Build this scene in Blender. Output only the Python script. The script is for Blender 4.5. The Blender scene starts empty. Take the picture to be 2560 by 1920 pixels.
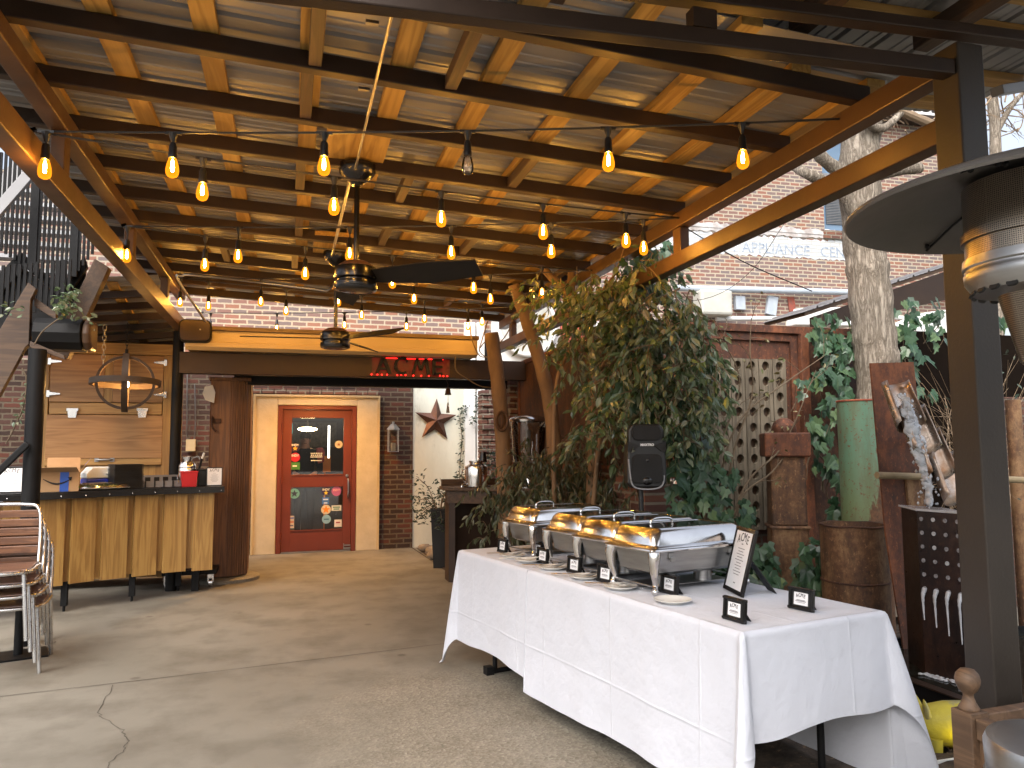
import bpy, math, random
from mathutils import Vector, Matrix, Euler
random.seed(7)
SC = bpy.context.scene
COL = SC.collection
PI = math.pi
rad = math.radians
# ------------------------------------------------------------------ camera model
F = 1880.0; CAMH = 1.45; YAW = rad(16.45); PIT = math.atan(162/1880.); ROLL = 0.0058
_R0 = Vector((math.cos(YAW), -math.sin(YAW), 0)); FW = Vector((math.sin(YAW)*math.cos(PIT), math.cos(YAW)*math.cos(PIT), math.sin(PIT)))
_U0 = _R0.cross(FW); RT = math.cos(ROLL)*_R0 - math.sin(ROLL)*_U0; UP = math.sin(ROLL)*_R0 + math.cos(ROLL)*_U0
EYE = Vector((0, 0, CAMH))
def ray(px, py): return FW + RT*((px-1280)/F) + UP*((960-py)/F)
def at(px, py, x=None, y=None, z=None, d=None):
    "point of the place that the photograph shows at (px, py), on a known plane"
    r = ray(px, py)
    t = (x-EYE.x)/r.x if x is not None else (y-EYE.y)/r.y if y is not None else (z-EYE.z)/r.z if z is not None else d
    return EYE + r*t
cam = bpy.data.cameras.new('camera'); co = bpy.data.objects.new('camera', cam); COL.objects.link(co)
cam.sensor_width = 36; cam.lens = F*36/2560; cam.clip_end = 500; cam.clip_start = .05
m = Matrix((RT, UP, -FW)).transposed().to_4x4(); m.translation = EYE; co.matrix_world = m
SC.camera = co
# ------------------------------------------------------------------ materials
class NT:
    def __init__(s, name):
        s.m = bpy.data.materials.new(name); s.m.use_nodes = True; s.t = s.m.node_tree; s.p = s.t.nodes['Principled BSDF']; s.out = s.t.nodes['Material Output']
    def n(s, typ, ins=None, **kw):
        nd = s.t.nodes.new('ShaderNode'+typ)
        for k, v in kw.items(): setattr(nd, k, v)
        for k, v in (ins or {}).items():
            if isinstance(v, bpy.types.NodeSocket): s.t.links.new(v, nd.inputs[k])
            else: nd.inputs[k].default_value = v
        return nd
    def l(s, a, b): s.t.links.new(a, b)
    def math(s, op, a, b=None, c=None, clamp=False):
        nd = s.t.nodes.new('ShaderNodeMath'); nd.operation = op; nd.use_clamp = clamp
        for i, v in enumerate((a, b, c)):
            if v is None: continue
            if isinstance(v, bpy.types.NodeSocket): s.t.links.new(v, nd.inputs[i])
            else: nd.inputs[i].default_value = v
        return nd.outputs[0]
    def mix(s, fac, a, b, blend='MIX'):
        nd = s.t.nodes.new('ShaderNodeMix'); nd.data_type = 'RGBA'; nd.blend_type = blend
        for i, v in ((0, fac), (6, a), (7, b)):
            if isinstance(v, bpy.types.NodeSocket): s.t.links.new(v, nd.inputs[i])
            elif i == 0: nd.inputs[0].default_value = v
            else: nd.inputs[i].default_value = (*v[:3], 1)
        return nd.outputs[2]
    def ramp(s, fac, stops, interp='LINEAR'):
        nd = s.t.nodes.new('ShaderNodeValToRGB'); cr = nd.color_ramp; cr.interpolation = interp
        while len(cr.elements) < len(stops): cr.elements.new(.5)
        for e, (p, c) in zip(cr.elements, stops):
            e.position = p; e.color = (*c, 1) if not isinstance(c, (int, float)) else (c, c, c, 1)
        s.l(fac, nd.inputs[0]); return nd.outputs[0]
    def coord(s, stretch=(1, 1, 1), rnd=True):
        tc = s.n('TexCoord'); v = tc.outputs['Object']
        if rnd:
            oi = s.n('ObjectInfo'); k = s.n('VectorMath', operation='SCALE'); s.l(oi.outputs['Random'], k.inputs['Scale']); k.inputs[0].default_value = (37, 53, 71)
            a = s.n('VectorMath', {0: v, 1: k.outputs[0]}, operation='ADD'); v = a.outputs[0]
        mp = s.n('Mapping', {'Vector': v}); mp.inputs['Scale'].default_value = stretch
        return mp.outputs[0]
    def noise(s, vec, scale, detail=4, rough=.55, dist=0):
        return s.n('TexNoise', {'Vector': vec, 'Scale': scale, 'Detail': detail, 'Roughness': rough, 'Distortion': dist}).outputs['Fac']
    def bump(s, h, strength=.3, dist=.01):
        b = s.n('Bump', {'Height': h, 'Strength': strength, 'Distance': dist}); s.l(b.outputs[0], s.p.inputs['Normal'])
    def set(s, **kw):
        al = dict(col='Base Color', rough='Roughness', metal='Metallic', spec='Specular IOR Level', alpha='Alpha', trans='Transmission Weight', ior='IOR', coat='Coat Weight', em='Emission Color', ems='Emission Strength', sheen='Sheen Weight', sss='Subsurface Weight')
        for k, v in kw.items():
            i = s.p.inputs[al[k]]
            if isinstance(v, bpy.types.NodeSocket): s.l(v, i)
            elif isinstance(v, (tuple, list)): i.default_value = (*v[:3], 1)
            else: i.default_value = v
        return s.m
def pm(name, c1, c2=None, scale=6, rough=.6, metal=0, bump=0, bscale=60, stretch=(1, 1, 1), spec=.5, spots=None, **kw):
    "plain surface: two tones mixed by noise, uneven gloss, fine bump, optional spots (colour, scale, threshold)"
    t = NT(name); v = t.coord(stretch); c2 = c2 or tuple(a*.75 for a in c1)
    f = t.noise(v, scale, 5, .6); fr = t.ramp(f, [(.32, 0.), (.68, 1.)])
    col = t.mix(fr, c1, c2)
    if spots:
        s = t.noise(v, spots[1], 6, .7); k = t.ramp(s, [(spots[2], 0.), (spots[2]+.06, 1.)]); col = t.mix(k, col, spots[0])
    r = t.math('MULTIPLY_ADD', f, .25, rough-.12)
    t.set(col=col, rough=r, metal=metal, spec=spec, **kw)
    if bump: t.bump(t.noise(v, bscale, 4, .6), bump)
    return t.m
def wood(name, c1, c2, axis=0, scale=1.0, rough=.5, ring=26, bump=.15, knots=True, coat=0):
    "grain running along one object axis"
    t = NT(name); st = [16*scale]*3; st[axis] = 1.1*scale; v = t.coord(tuple(st))
    n1 = t.noise(v, 1.0, 3, .5, .8); w = t.math('SINE', t.math('MULTIPLY', n1, ring)); w = t.math('MULTIPLY_ADD', w, .5, .5)
    st2 = [90*scale]*3; st2[axis] = 2.5*scale; n2 = t.noise(t.coord(tuple(st2)), 1.0, 4, .6)
    big = t.noise(t.coord((1.3, 1.3, 1.3)), 1.6, 2)
    f = t.math('ADD', t.math('MULTIPLY', w, .45), t.math('MULTIPLY', n2, .55))
    col = t.ramp(f, [(.2, c2), (.55, tuple((a+b)/2 for a, b in zip(c1, c2))), (.85, c1)])
    col = t.mix(t.math('MULTIPLY', big, .35), col, tuple(a*.6 for a in c2))
    t.set(col=col, rough=t.math('MULTIPLY_ADD', n2, .25, rough-.1), coat=coat); t.bump(n2, bump, .004)
    return t.m
def brickmat(name, cols, mortar, plane='xz', bw=.205, rh=.072, mo=.012, rough=.85, dirt=.25, bump=.6, spread=1.0):
    t = NT(name); tc = t.n('TexCoord'); sx = t.n('SeparateXYZ', {0: tc.outputs['Object']})
    o = sx.outputs; cb = t.n('CombineXYZ', {0: o['X' if plane[0] == 'x' else 'Y'], 1: o['Z']}); v = cb.outputs[0]
    wob = t.n('TexNoise', {'Vector': v, 'Scale': 9, 'Detail': 3}); vv = t.n('VectorMath', {0: wob.outputs['Color'], 1: (.5, .5, .5)}, operation='SUBTRACT'); vs = t.n('VectorMath', {0: vv.outputs[0]}, operation='SCALE'); vs.inputs['Scale'].default_value = .016
    va = t.n('VectorMath', {0: v, 1: vs.outputs[0]}, operation='ADD').outputs[0]
    wb2 = t.n('TexNoise', {'Vector': v, 'Scale': 55, 'Detail': 2}); w2_ = t.n('VectorMath', {0: wb2.outputs['Color'], 1: (.5, .5, .5)}, operation='SUBTRACT'); w3_ = t.n('VectorMath', {0: w2_.outputs[0]}, operation='SCALE'); w3_.inputs['Scale'].default_value = .009; va = t.n('VectorMath', {0: va, 1: w3_.outputs[0]}, operation='ADD').outputs[0]
    b = t.n('TexBrick', {'Vector': va, 'Color1': (0, 0, 0, 1), 'Color2': (1, 1, 1, 1), 'Mortar': (.5, .5, .5, 1), 'Scale': 1.0, 'Mortar Size': mo, 'Mortar Smooth': .25, 'Bias': 0, 'Brick Width': bw, 'Row Height': rh}, offset=.5)
    k = len(cols); c = t.ramp(b.outputs['Color'], [(i/k, x) for i, x in enumerate(cols)], 'CONSTANT')
    fine = t.noise(v, 60, 5, .65); c = t.mix(t.math('MULTIPLY', fine, .45), c, tuple(a*.55 for a in cols[0]))
    mcol = t.mix(t.noise(v, 30, 4), mortar, tuple(a*.7 for a in mortar)); c = t.mix(b.outputs['Fac'], c, mcol)
    big = t.ramp(t.noise(v, 1.1, 5, .6), [(.4, 0.), (.75, 1.)]); c = t.mix(t.math('MULTIPLY', big, dirt), c, (.05, .045, .04))
    h = t.math('SUBTRACT', t.math('MULTIPLY', fine, .25), b.outputs['Fac'])
    t.set(col=c, rough=rough, spec=.25); t.bump(h, bump, .012); return t.m
def rustmat(name, base=(.13, .045, .022), hi=(.24, .085, .035), lo=(.05, .022, .014), scale=3, rough=.75, metal=.15, streak=True):
    t = NT(name); v = t.coord((1, 1, .25) if streak else (1, 1, 1)); a = t.noise(v, scale, 6, .65, .4); b = t.noise(t.coord(), 22, 5, .7)
    f = t.math('ADD', t.math('MULTIPLY', a, .65), t.math('MULTIPLY', b, .35)); c = t.ramp(f, [(.4, lo), (.5, base), (.6, hi), (.66, base)]); s2 = t.noise(t.coord((1.2, 1.2, .45)), 4, 6, .75); c = t.mix(t.math('MULTIPLY', t.ramp(s2, [(.48, 0.), (.6, 1.)]), .6), c, lo); s3 = t.noise(t.coord((1, 1, .6)), 45, 4, .7); c = t.mix(t.math('MULTIPLY', t.ramp(s3, [(.58, 0.), (.66, 1.)]), .6), c, tuple(min(1, x*1.3) for x in hi))
    t.set(col=c, rough=t.math('MULTIPLY_ADD', b, .35, rough-.2), metal=metal); t.bump(b, .2, .004); return t.m
def leafmat(name, stops, rough=.38, spec=.5, tl=.22):
    t = NT(name); g = t.n('NewGeometry'); c = t.ramp(g.outputs['Random Per Island'], stops)
    f = t.noise(t.coord(rnd=False), 45, 2); c = t.mix(t.math('MULTIPLY', f, .5), c, tuple(x*.6 for x in stops[0][1]))
    t.set(col=c, rough=rough, spec=spec)
    tr = t.n('BsdfTranslucent', {'Color': c}); mx = t.n('MixShader', {0: tl, 1: t.p.outputs[0], 2: tr.outputs[0]}); t.l(mx.outputs[0], t.out.inputs[0]); return t.m
def glassmat(name, tint=(1, 1, 1), refl=.12, rough=.02):
    "thin pane: mostly clear with a mirror coat"
    t = NT(name); tr = t.n('BsdfTransparent', {'Color': (*tint, 1)}); gl = t.n('BsdfGlossy', {'Color': (1, 1, 1, 1), 'Roughness': rough}); fr = t.n('Fresnel', {'IOR': 1.5})
    k = t.math('ADD', fr.outputs[0], refl, clamp=True); mx = t.n('MixShader', {0: k, 1: tr.outputs[0], 2: gl.outputs[0]}); t.l(mx.outputs[0], t.out.inputs[0]); return t.m
def emit(name, col, st, edge=None):
    t = NT(name); c = (*col, 1); e = t.n('Emission', {'Color': c, 'Strength': st})
    if edge:
        lw = t.n('LayerWeight', {'Blend': .42}); cc = t.mix(t.ramp(lw.outputs['Facing'], [(.25, 0.), (.75, 1.)]), col, edge[0]); t.l(cc, e.inputs['Color'])
        t.l(t.math('MULTIPLY_ADD', lw.outputs['Facing'], edge[1]-st, st), e.inputs['Strength'])
    t.l(e.outputs[0], t.out.inputs[0]); return t.m
# ------------------------------------------------------------------ mesh building
def rootm(o):
    M_ = Matrix()
    while o: M_ = Matrix.Translation(o.location) @ o.rotation_euler.to_matrix().to_4x4() @ M_; o = o.parent
    return M_
class MB:
    def __init__(s): s.v = []; s.f = []; s.m = []; s.cur = 0
    def add(s, vs, fs):
        o = len(s.v); s.v += [Vector(p) for p in vs]
        for f in fs: s.f.append(tuple(o+i for i in f)); s.m.append(s.cur)
        return s
    def mat(s, i): s.cur = i; return s
    def box(s, c, sz, rz=0, mtx=None):
        x, y, z = (k/2 for k in sz); vs = [Vector((a*x, b*y, d*z)) for d in (-1, 1) for b in (-1, 1) for a in (-1, 1)]
        M_ = mtx or (Matrix.Translation(Vector(c)) @ Matrix.Rotation(rz, 4, 'Z'))
        return s.add([M_ @ p for p in vs], [(0, 2, 3, 1), (4, 5, 7, 6), (0, 1, 5, 4), (1, 3, 7, 5), (3, 2, 6, 7), (2, 0, 4, 6)])
    def bb(s, lo, hi): return s.box([(a+b)/2 for a, b in zip(lo, hi)], [abs(b-a) for a, b in zip(lo, hi)])
    def bar(s, p, q, w, h, up=(0, 0, 1)):
        p, q = Vector(p), Vector(q); d = q-p; L = d.length; d.normalize(); sd = d.cross(Vector(up))
        if sd.length < 1e-4: sd = d.cross(Vector((0, 1, 0)))
        sd.normalize(); u = sd.cross(d); M_ = Matrix((d, sd, u)).transposed().to_4x4(); M_.translation = (p+q)/2
        return s.box(None, (L, w, h), mtx=M_)
    def tube(s, pts, r, n=8, cap=True, closed=False):
        pts = [Vector(p) for p in pts]; rs = r if isinstance(r, (list, tuple)) else [r]*len(pts); k = len(pts); rings = []; pu = None
        for i, p in enumerate(pts):
            a = pts[(i-1) % k] if (i or closed) else p; b = pts[(i+1) % k] if (i < k-1 or closed) else p
            d = (b-a).normalized() if (b-a).length > 1e-9 else Vector((0, 0, 1))
            if pu is None: pu = Vector((0, 0, 1)) if abs(d.z) < .9 else Vector((1, 0, 0))
            u = (pu-d*pu.dot(d)); u = u.normalized() if u.length > 1e-6 else d.orthogonal().normalized(); w = d.cross(u); pu = u
            rings.append([p+(u*math.cos(2*PI*j/n)+w*math.sin(2*PI*j/n))*rs[i] for j in range(n)])
        vs = [q for rg in rings for q in rg]; fs = []
        for i in range(k if closed else k-1):
            for j in range(n): a, b = i*n, ((i+1) % k)*n; fs.append((a+j, a+(j+1) % n, b+(j+1) % n, b+j))
        if cap and not closed: fs += [tuple(range(n-1, -1, -1)), tuple((k-1)*n+j for j in range(n))]
        return s.add(vs, fs)
    def lathe(s, prof, c=(0, 0, 0), n=24, mtx=None):
        M_ = mtx or Matrix.Translation(Vector(c)); vs = []; fs = []
        for r, z in prof: vs += [M_ @ Vector((max(r, 1e-5)*math.cos(2*PI*j/n), max(r, 1e-5)*math.sin(2*PI*j/n), z)) for j in range(n)]
        for i in range(len(prof)-1):
            for j in range(n): fs.append((i*n+j, i*n+(j+1) % n, (i+1)*n+(j+1) % n, (i+1)*n+j))
        return s.add(vs, fs)
    def ball(s, c, r, n=12, sc=(1, 1, 1)):
        m_ = Matrix.Translation(Vector(c)) @ Matrix.Diagonal((*sc, 1)); k = n//2
        return s.lathe([(r*math.sin(PI*i/k), -r*math.cos(PI*i/k)) for i in range(k+1)], n=n, mtx=m_)
    def prism(s, poly, t, mtx=None):
        "2-D outline in local xy, thickness t along local z"
        M_ = mtx or Matrix(); n = len(poly); vs = [M_ @ Vector((x, y, 0)) for x, y in poly]+[M_ @ Vector((x, y, t)) for x, y in poly]
        return s.add(vs, [tuple(range(n-1, -1, -1)), tuple(range(n, 2*n))]+[(i, (i+1) % n, n+(i+1) % n, n+i) for i in range(n)])
    def slab(s, pts, n_off):
        "polygon of 3-D points given thickness by an offset vector"
        o = Vector(n_off); n = len(pts); vs = [Vector(p) for p in pts]+[Vector(p)+o for p in pts]
        return s.add(vs, [tuple(range(n-1, -1, -1)), tuple(range(n, 2*n))]+[(i, (i+1) % n, n+(i+1) % n, n+i) for i in range(n)])
    def quad(s, *p): return s.add(p, [tuple(range(len(p)))])
    def build(s, name, mats, parent=None, smooth=0, bev=0, bseg=2, recalc=True, w=0, **props):
        if w and parent: iv = rootm(parent).inverted(); s.v = [iv @ p for p in s.v]
        me = bpy.data.meshes.new(name); me.from_pydata(s.v, [], s.f)
        mats = mats if isinstance(mats, (list, tuple)) else [mats]
        for a in mats: me.materials.append(a)
        if len(mats) > 1: me.polygons.foreach_set('material_index', s.m)
        if smooth:
            me.polygons.foreach_set('use_smooth', [True]*len(me.polygons)); me.set_sharp_from_angle(angle=rad(smooth))
        me.update(); o = bpy.data.objects.new(name, me); COL.objects.link(o)
        if recalc:
            import bmesh
            b = bmesh.new(); b.from_mesh(me); bmesh.ops.recalc_face_normals(b, faces=b.faces); b.to_mesh(me); b.free()
        if bev:
            md = o.modifiers.new('bevel', 'BEVEL'); md.width = bev; md.segments = bseg; md.limit_method = 'ANGLE'; md.angle_limit = rad(40)
        if parent: o.parent = parent
        for k_, v_ in props.items(): o[k_] = v_
        return o
def thing(name, label, cat, loc=(0, 0, 0), rz=0, group=None):
    o = bpy.data.objects.new(name, None); COL.objects.link(o); o.location = loc; o.rotation_euler = (0, 0, rz); o.empty_display_size = .1
    o['label'] = label; o['category'] = cat
    if group: o['group'] = group
    return o
def tag(o, label, cat, group=None):
    o['label'] = label; o['category'] = cat
    if group: o['group'] = group
    return o
def kind(o, k): o['kind'] = k; return o
def dup(root, loc, rz=None, label=None):
    r = root.copy(); COL.objects.link(r); r.location = loc
    if rz is not None: r.rotation_euler = (0, 0, rz)
    if label: r['label'] = label
    for ch in list(root.children):
        c = ch.copy(); COL.objects.link(c); c.parent = r
        for g in list(ch.children): d = g.copy(); COL.objects.link(d); d.parent = c
    return r
def text(name, s, size, mtx, mat, parent=None, ext=.0015, align='CENTER', offset=0, space=1.0):
    cu = bpy.data.curves.new(name, 'FONT'); cu.body = s; cu.size = size; cu.extrude = ext; cu.align_x = align; cu.align_y = 'CENTER'; cu.offset = offset; cu.space_character = space; cu.resolution_u = 3
    t_ = bpy.data.objects.new(name, cu); COL.objects.link(t_); me = bpy.data.meshes.new_from_object(t_); bpy.data.objects.remove(t_); bpy.data.curves.remove(cu)
    me.materials.clear(); me.materials.append(mat); me.transform(mtx); o = bpy.data.objects.new(name, me); COL.objects.link(o)
    if parent: o.parent = parent
    return o
def frame_mtx(o, xdir, up=(0, 0, 1)):
    "local x along xdir, local y along up, z out of the face"
    x = Vector(xdir).normalized(); u = Vector(up); u = (u-x*u.dot(x)).normalized(); z = x.cross(u); m_ = Matrix((x, u, z)).transposed().to_4x4(); m_.translation = Vector(o); return m_
def rnd(a, b): return random.uniform(a, b)
def jit(p, k): return Vector(p)+Vector((rnd(-k, k), rnd(-k, k), rnd(-k, k)))
def curve(pts, n=6):
    "Catmull-Rom through points"
    P = [Vector(p) for p in pts]; P = [P[0]*2-P[1]]+P+[P[-1]*2-P[-2]]; out = []
    for i in range(1, len(P)-2):
        a, b, c, d = P[i-1:i+3]
        for j in range(n):
            t = j/n; out.append(.5*((2*b)+(c-a)*t+(2*a-5*b+4*c-d)*t*t+(3*b-a-3*c+d)*t**3))
    out.append(P[-2]); return out
LEAF = ([(0, 0, 0), (.2, .22, .05), (.24, .5, .07), (.12, .8, .03), (0, 1, -.06), (-.12, .8, .03), (-.24, .5, .07), (-.2, .22, .05), (0, .5, 0)], [(0, 1, 2, 8), (8, 2, 3, 4), (0, 8, 6, 7), (8, 4, 5, 6)])
IVY = ([(0, .1, 0), (.22, -.06, .0), (.5, .2, .05), (.3, .42, .03), (.34, .72, .05), (.14, .7, .02), (0, 1.05, -.06), (-.14, .7, .02), (-.34, .72, .05), (-.3, .42, .03), (-.5, .2, .05), (-.22, -.06, 0)], [(0, 1, 2, 3), (0, 3, 4, 5), (0, 5, 6, 7), (0, 7, 8, 9), (0, 9, 10, 11)])
def leaf(mb, p, d, size, kindl=LEAF, width=1.0, nrm=None):
    "one leaf at p pointing along d"
    d = Vector(d).normalized(); nrm = Vector(nrm) if nrm is not None else Vector((rnd(-1, 1), rnd(-1, 1), rnd(.1, 1.2)))
    x = d.cross(nrm); x = x.normalized() if x.length > 1e-4 else d.orthogonal().normalized(); z = x.cross(d)
    mb.add([Vector(p)+(x*a*width+d*b+z*c)*size for a, b, c in kindl[0]], kindl[1])
# ------------------------------------------------------------------ palette
X_ = dict(
 steel=pm('dark_brown_steel', (.026, .0145, .009), (.038, .021, .0125), 5, .5, .3, .08, 90),
 steelw=pm('brown_painted_steel', (.085, .043, .018), (.06, .03, .014), 4, .45, .2, .08, 90),
 black=pm('black_paint', (.004, .004, .0045), (.007, .007, .0075), 6, .55, 0, .05, spec=.2),
 post=pm('grey_brown_post_paint', (.027, .021, .016), (.038, .029, .022), 3, .5, .2, .12, 70),
 galv=pm('galvanised_sheet', (.29, .285, .29), (.2, .2, .205), 1.4, .45, .35, .0, 30, (.4, 3, 1)),
 galvd=pm('dull_roof_sheet', (.36, .37, .38), (.25, .25, .26), 2, .5, .5, .05, 30),
 chrome=pm('polished_steel', (.72, .7, .68), (.62, .6, .58), 9, .16, 1.0, .0),
 inox=pm('brushed_steel', (.42, .42, .42), (.33, .33, .33), 4, .34, 1.0, .04, 200, (1, 1, 8)),
 alu=pm('aluminium_tube', (.66, .66, .66), (.55, .55, .55), 9, .25, 1.0),
 white=pm('white_paint', (.72, .73, .72), (.62, .63, .62), 3, .6, 0, .1),
 paper=pm('white_paper', (.78, .78, .79), (.74, .74, .76), 3, .7),
 ink=pm('black_ink', (.006, .006, .006), None, 3, .7),
 inkg=pm('grey_print', (.2, .2, .21), None, 3, .7),
 fascia=pm('tan_painted_board', (.55, .42, .24), (.46, .35, .19), 3, .6, 0, .1, 40, (.3, 1, 1)),
 capw=wood('weathered_cap_board', (.2, .13, .06), (.1, .06, .03), 0),
 cream=pm('cream_stucco', (.56, .48, .345), (.47, .4, .28), 5, .8, 0, .5, 35),
 stucco=pm('pale_stucco_panel', (.66, .66, .57), (.52, .52, .44), 2.2, .8, 0, .25, 40, (1, 1, .35), spots=((.42, .42, .35), 1.6, .6)),
 red=pm('red_door_paint', (.16, .027, .011), (.125, .021, .009), 3, .42, 0, .06, 50),
 bat=wood('yellow_pine', (.5, .31, .085), (.28, .155, .035), 1, .8, .6, 22),
 batx=wood('yellow_pine_cross', (.5, .31, .1), (.3, .16, .045), 0, .8, .6, 22),
 dkwood=wood('dark_brown_timber', (.1, .055, .027), (.045, .024, .013), 1, 1, .6),
 dkwoodx=wood('dark_brown_timber_cross', (.1, .055, .027), (.045, .024, .013), 0, 1, .6),
 dkwoodz=wood('dark_brown_timber_upright', (.15, .075, .034), (.06, .03, .015), 2, 1, .6),
 colwood=wood('stained_column_boards', (.23, .1, .035), (.1, .042, .017), 2, 1, .5),
 oak=wood('oak_boards', (.44, .265, .075), (.26, .135, .034), 2, .9, .45),
 oakx=wood('oak_rails', (.47, .28, .085), (.29, .15, .04), 0, .9, .45),
 ply=wood('oak_plywood', (.42, .225, .08), (.25, .12, .037), 0, .55, .45, 30),
 ctop=pm('dark_metal_counter_edge', (.018, .018, .019), (.03, .03, .03), 6, .4, .6, .05),
 teak=wood('varnished_slats', (.19, .08, .034), (.085, .034, .016), 0, 1, .35, coat=.3),
 teakw=wood('worn_planter_wood', (.17, .1, .055), (.08, .046, .026), 1, 1, .6),
 bronze=pm('copper_star_patina', (.14, .07, .048), (.085, .045, .034), 5, .42, .7, .1, 50),
 rust=rustmat('rusted_sheet'), rustd=rustmat('dark_rust', (.07, .03, .017), (.13, .055, .025), (.025, .013, .01), 2.5),
 rusto=rustmat('orange_rust', (.125, .06, .028), (.24, .14, .068), (.05, .027, .017), 5),
 bark=None,
 barks=pm('smooth_brown_bark', (.25, .15, .075), (.14, .085, .045), 7, .75, 0, .4, 40, (1, 1, .3), spots=((.4, .3, .2), 14, .66)),
 twig=pm('dry_twig', (.3, .22, .14), (.16, .11, .07), 6, .8),
 vine=pm('vine_stem', (.14, .1, .06), None, 6, .8),
 soil=pm('soil_and_litter', (.09, .065, .045), (.03, .022, .016), 14, .95, 0, 1.0, 30, spots=((.2, .13, .075), 26, .6)),
 leafA=leafmat('broad_evergreen_leaves', [(0, (.05, .09, .04)), (.2, (.1, .165, .07)), (.5, (.18, .25, .125)), (.8, (.3, .36, .24)), (.96, (.33, .3, .2)), (1, (.3, .36, .07))], .24, .8, .35),
 leafB=leafmat('drooping_leaves', [(0, (.04, .055, .027)), (.5, (.08, .1, .05)), (.9, (.14, .155, .09)), (1, (.2, .19, .12))], .32),
 ivy=leafmat('ivy_leaves', [(0, (.024, .062, .03)), (.4, (.045, .105, .052)), (.8, (.09, .165, .085)), (1, (.15, .22, .08))], .32),
 nand=leafmat('fine_shrub_leaves', [(0, (.02, .04, .025)), (.6, (.045, .075, .05)), (1, (.1, .13, .09))]),
 cloth=None,
 china=pm('glazed_china', (.74, .72, .66), (.7, .68, .62), 3, .22),
 blackp=pm('black_plastic', (.006, .006, .0065), (.01, .01, .0105), 8, .42, 0, .1, 200),
 blackg=pm('black_gloss', (.005, .0045, .0045), None, 8, .22),
 fanb=pm('espresso_fan_blade', (.009, .007, .0055), (.014, .011, .008), 5, .6, spec=.25),
 glass=glassmat('clear_pane', (1, 1, 1), .015), bulbg=glassmat('clear_bulb_glass', (1, .97, .92), .06),
 card=pm('corrugated_cardboard', (.42, .26, .13), (.36, .22, .11), 4, .85),
 tape=pm('blue_tape', (.03, .11, .5), None, 4, .5), blue=pm('blue_plastic', (.015, .04, .45), None, 4, .4),
 redp=pm('red_plastic', (.55, .014, .018), None, 4, .4), greyp=pm('grey_tray_plastic', (.2, .2, .21), (.16, .16, .17), 4, .5),
 film=pm('plastic_film_over_food', (.6, .6, .58), (.42, .42, .4), 12, .25, 0, .5, 30), green=pm('salad_green', (.05, .14, .03), (.1, .2, .05), 30, .5, 0, .6, 60),
 tarp=pm('white_tarp', (.66, .68, .7), (.58, .6, .62), 3, .5, 0, .3, 8),
 skin=pm('skin', (.5, .27, .17), (.44, .22, .14), 6, .5), hair=pm('dark_hair', (.016, .011, .008), None, 9, .6), shirt=pm('black_shirt', (.012, .012, .014), None, 5, .8),
 pig=pm('yellow_painted_statue', (.52, .43, .03), (.36, .31, .05), 5, .6, 0, .5, 26, spots=((.3, .27, .12), 6, .52)),
 bulbE=None, fila=emit('lit_filament', (1.0, .53, .12), 520),
 orbE=emit('orb_lamp_bulb', (1.0, .5, .13), 240), hoop=pm('dark_iron_hoop', (.045, .028, .018), (.07, .045, .03), 6, .6, .2, .1), lampE=emit('warm_tube_lamp', (1, .72, .34), 22), redE=emit('red_led', (1, .012, .008), 5),
 strapin=pm('gilded_strap', (.5, .27, .09), (.42, .22, .07), 5, .5),
 teal=None,
 stone=pm('field_stone', (.28, .23, .17), (.16, .13, .1), 9, .9, 0, .8, 20),
)
def barkmat():
    t = NT('furrowed_grey_bark'); v = t.coord((17, 17, 2.6)); a = t.noise(v, 1.0, 6, .68, .9); v2 = t.coord((38, 38, 7)); c = t.noise(v2, 1.0, 4, .6, .5); f = t.math('ADD', t.math('MULTIPLY', a, .7), t.math('MULTIPLY', c, .3)); r = t.math('ABSOLUTE', t.math('SUBTRACT', f, .5)); big = t.noise(t.coord((1, 1, .5)), 2.2, 3)
    col = t.ramp(r, [(0, (.14, .115, .09)), (.03, (.27, .23, .185)), (.08, (.45, .39, .32)), (.2, (.54, .48, .4))]); col = t.mix(t.math('MULTIPLY', big, .45), col, (.17, .14, .1)); t.set(col=col, rough=.9, spec=.2); t.bump(r, 1.0, .09); return t.m
X_['bark'] = barkmat()
def greenpipe():
    t = NT('flaking_green_paint'); v = t.coord(rnd=False); z = t.n('SeparateXYZ', {0: v}).outputs; n1 = t.noise(t.coord((1, 1, .35)), 5, 6, .7); n2 = t.noise(t.coord(), 30, 5, .75); zz = t.math('MULTIPLY_ADD', z[2], .9, -.45)
    paint = t.ramp(t.math('ADD', zz, t.math('MULTIPLY', n1, .25)), [(.2, (.15, .165, .065)), (.6, (.15, .21, .105)), (1., (.115, .24, .165))]); st_ = t.ramp(t.noise(t.coord((1, 1, .22)), 9, 5, .7), [(.45, 0.), (.62, 1.)]); paint = t.mix(t.math('MULTIPLY', st_, .55), paint, (.12, .11, .055))
    side = t.math('MULTIPLY_ADD', z[0], 2.2, .2); m = t.math('ADD', t.math('ADD', n1, t.math('MULTIPLY', side, 1.0)), t.math('MULTIPLY_ADD', zz, -.22, .1)); k = t.ramp(m, [(.55, 0.), (.6, 1.)]); sp = t.ramp(n2, [(.58, 0.), (.62, 1.)]); top = t.ramp(z[2], [(.985, 0.), (1., 0.)])
    rust = t.ramp(n2, [(.3, (.05, .025, .015)), (.7, (.17, .08, .035))]); col = t.mix(t.math('MAXIMUM', k, sp), paint, rust); t.set(col=col, rough=t.math('MULTIPLY_ADD', k, .3, .45)); t.bump(t.math('SUBTRACT', n2, t.math('MULTIPLY', k, .6)), .3, .004); return t.m
X_['teal'] = greenpipe()
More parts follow.
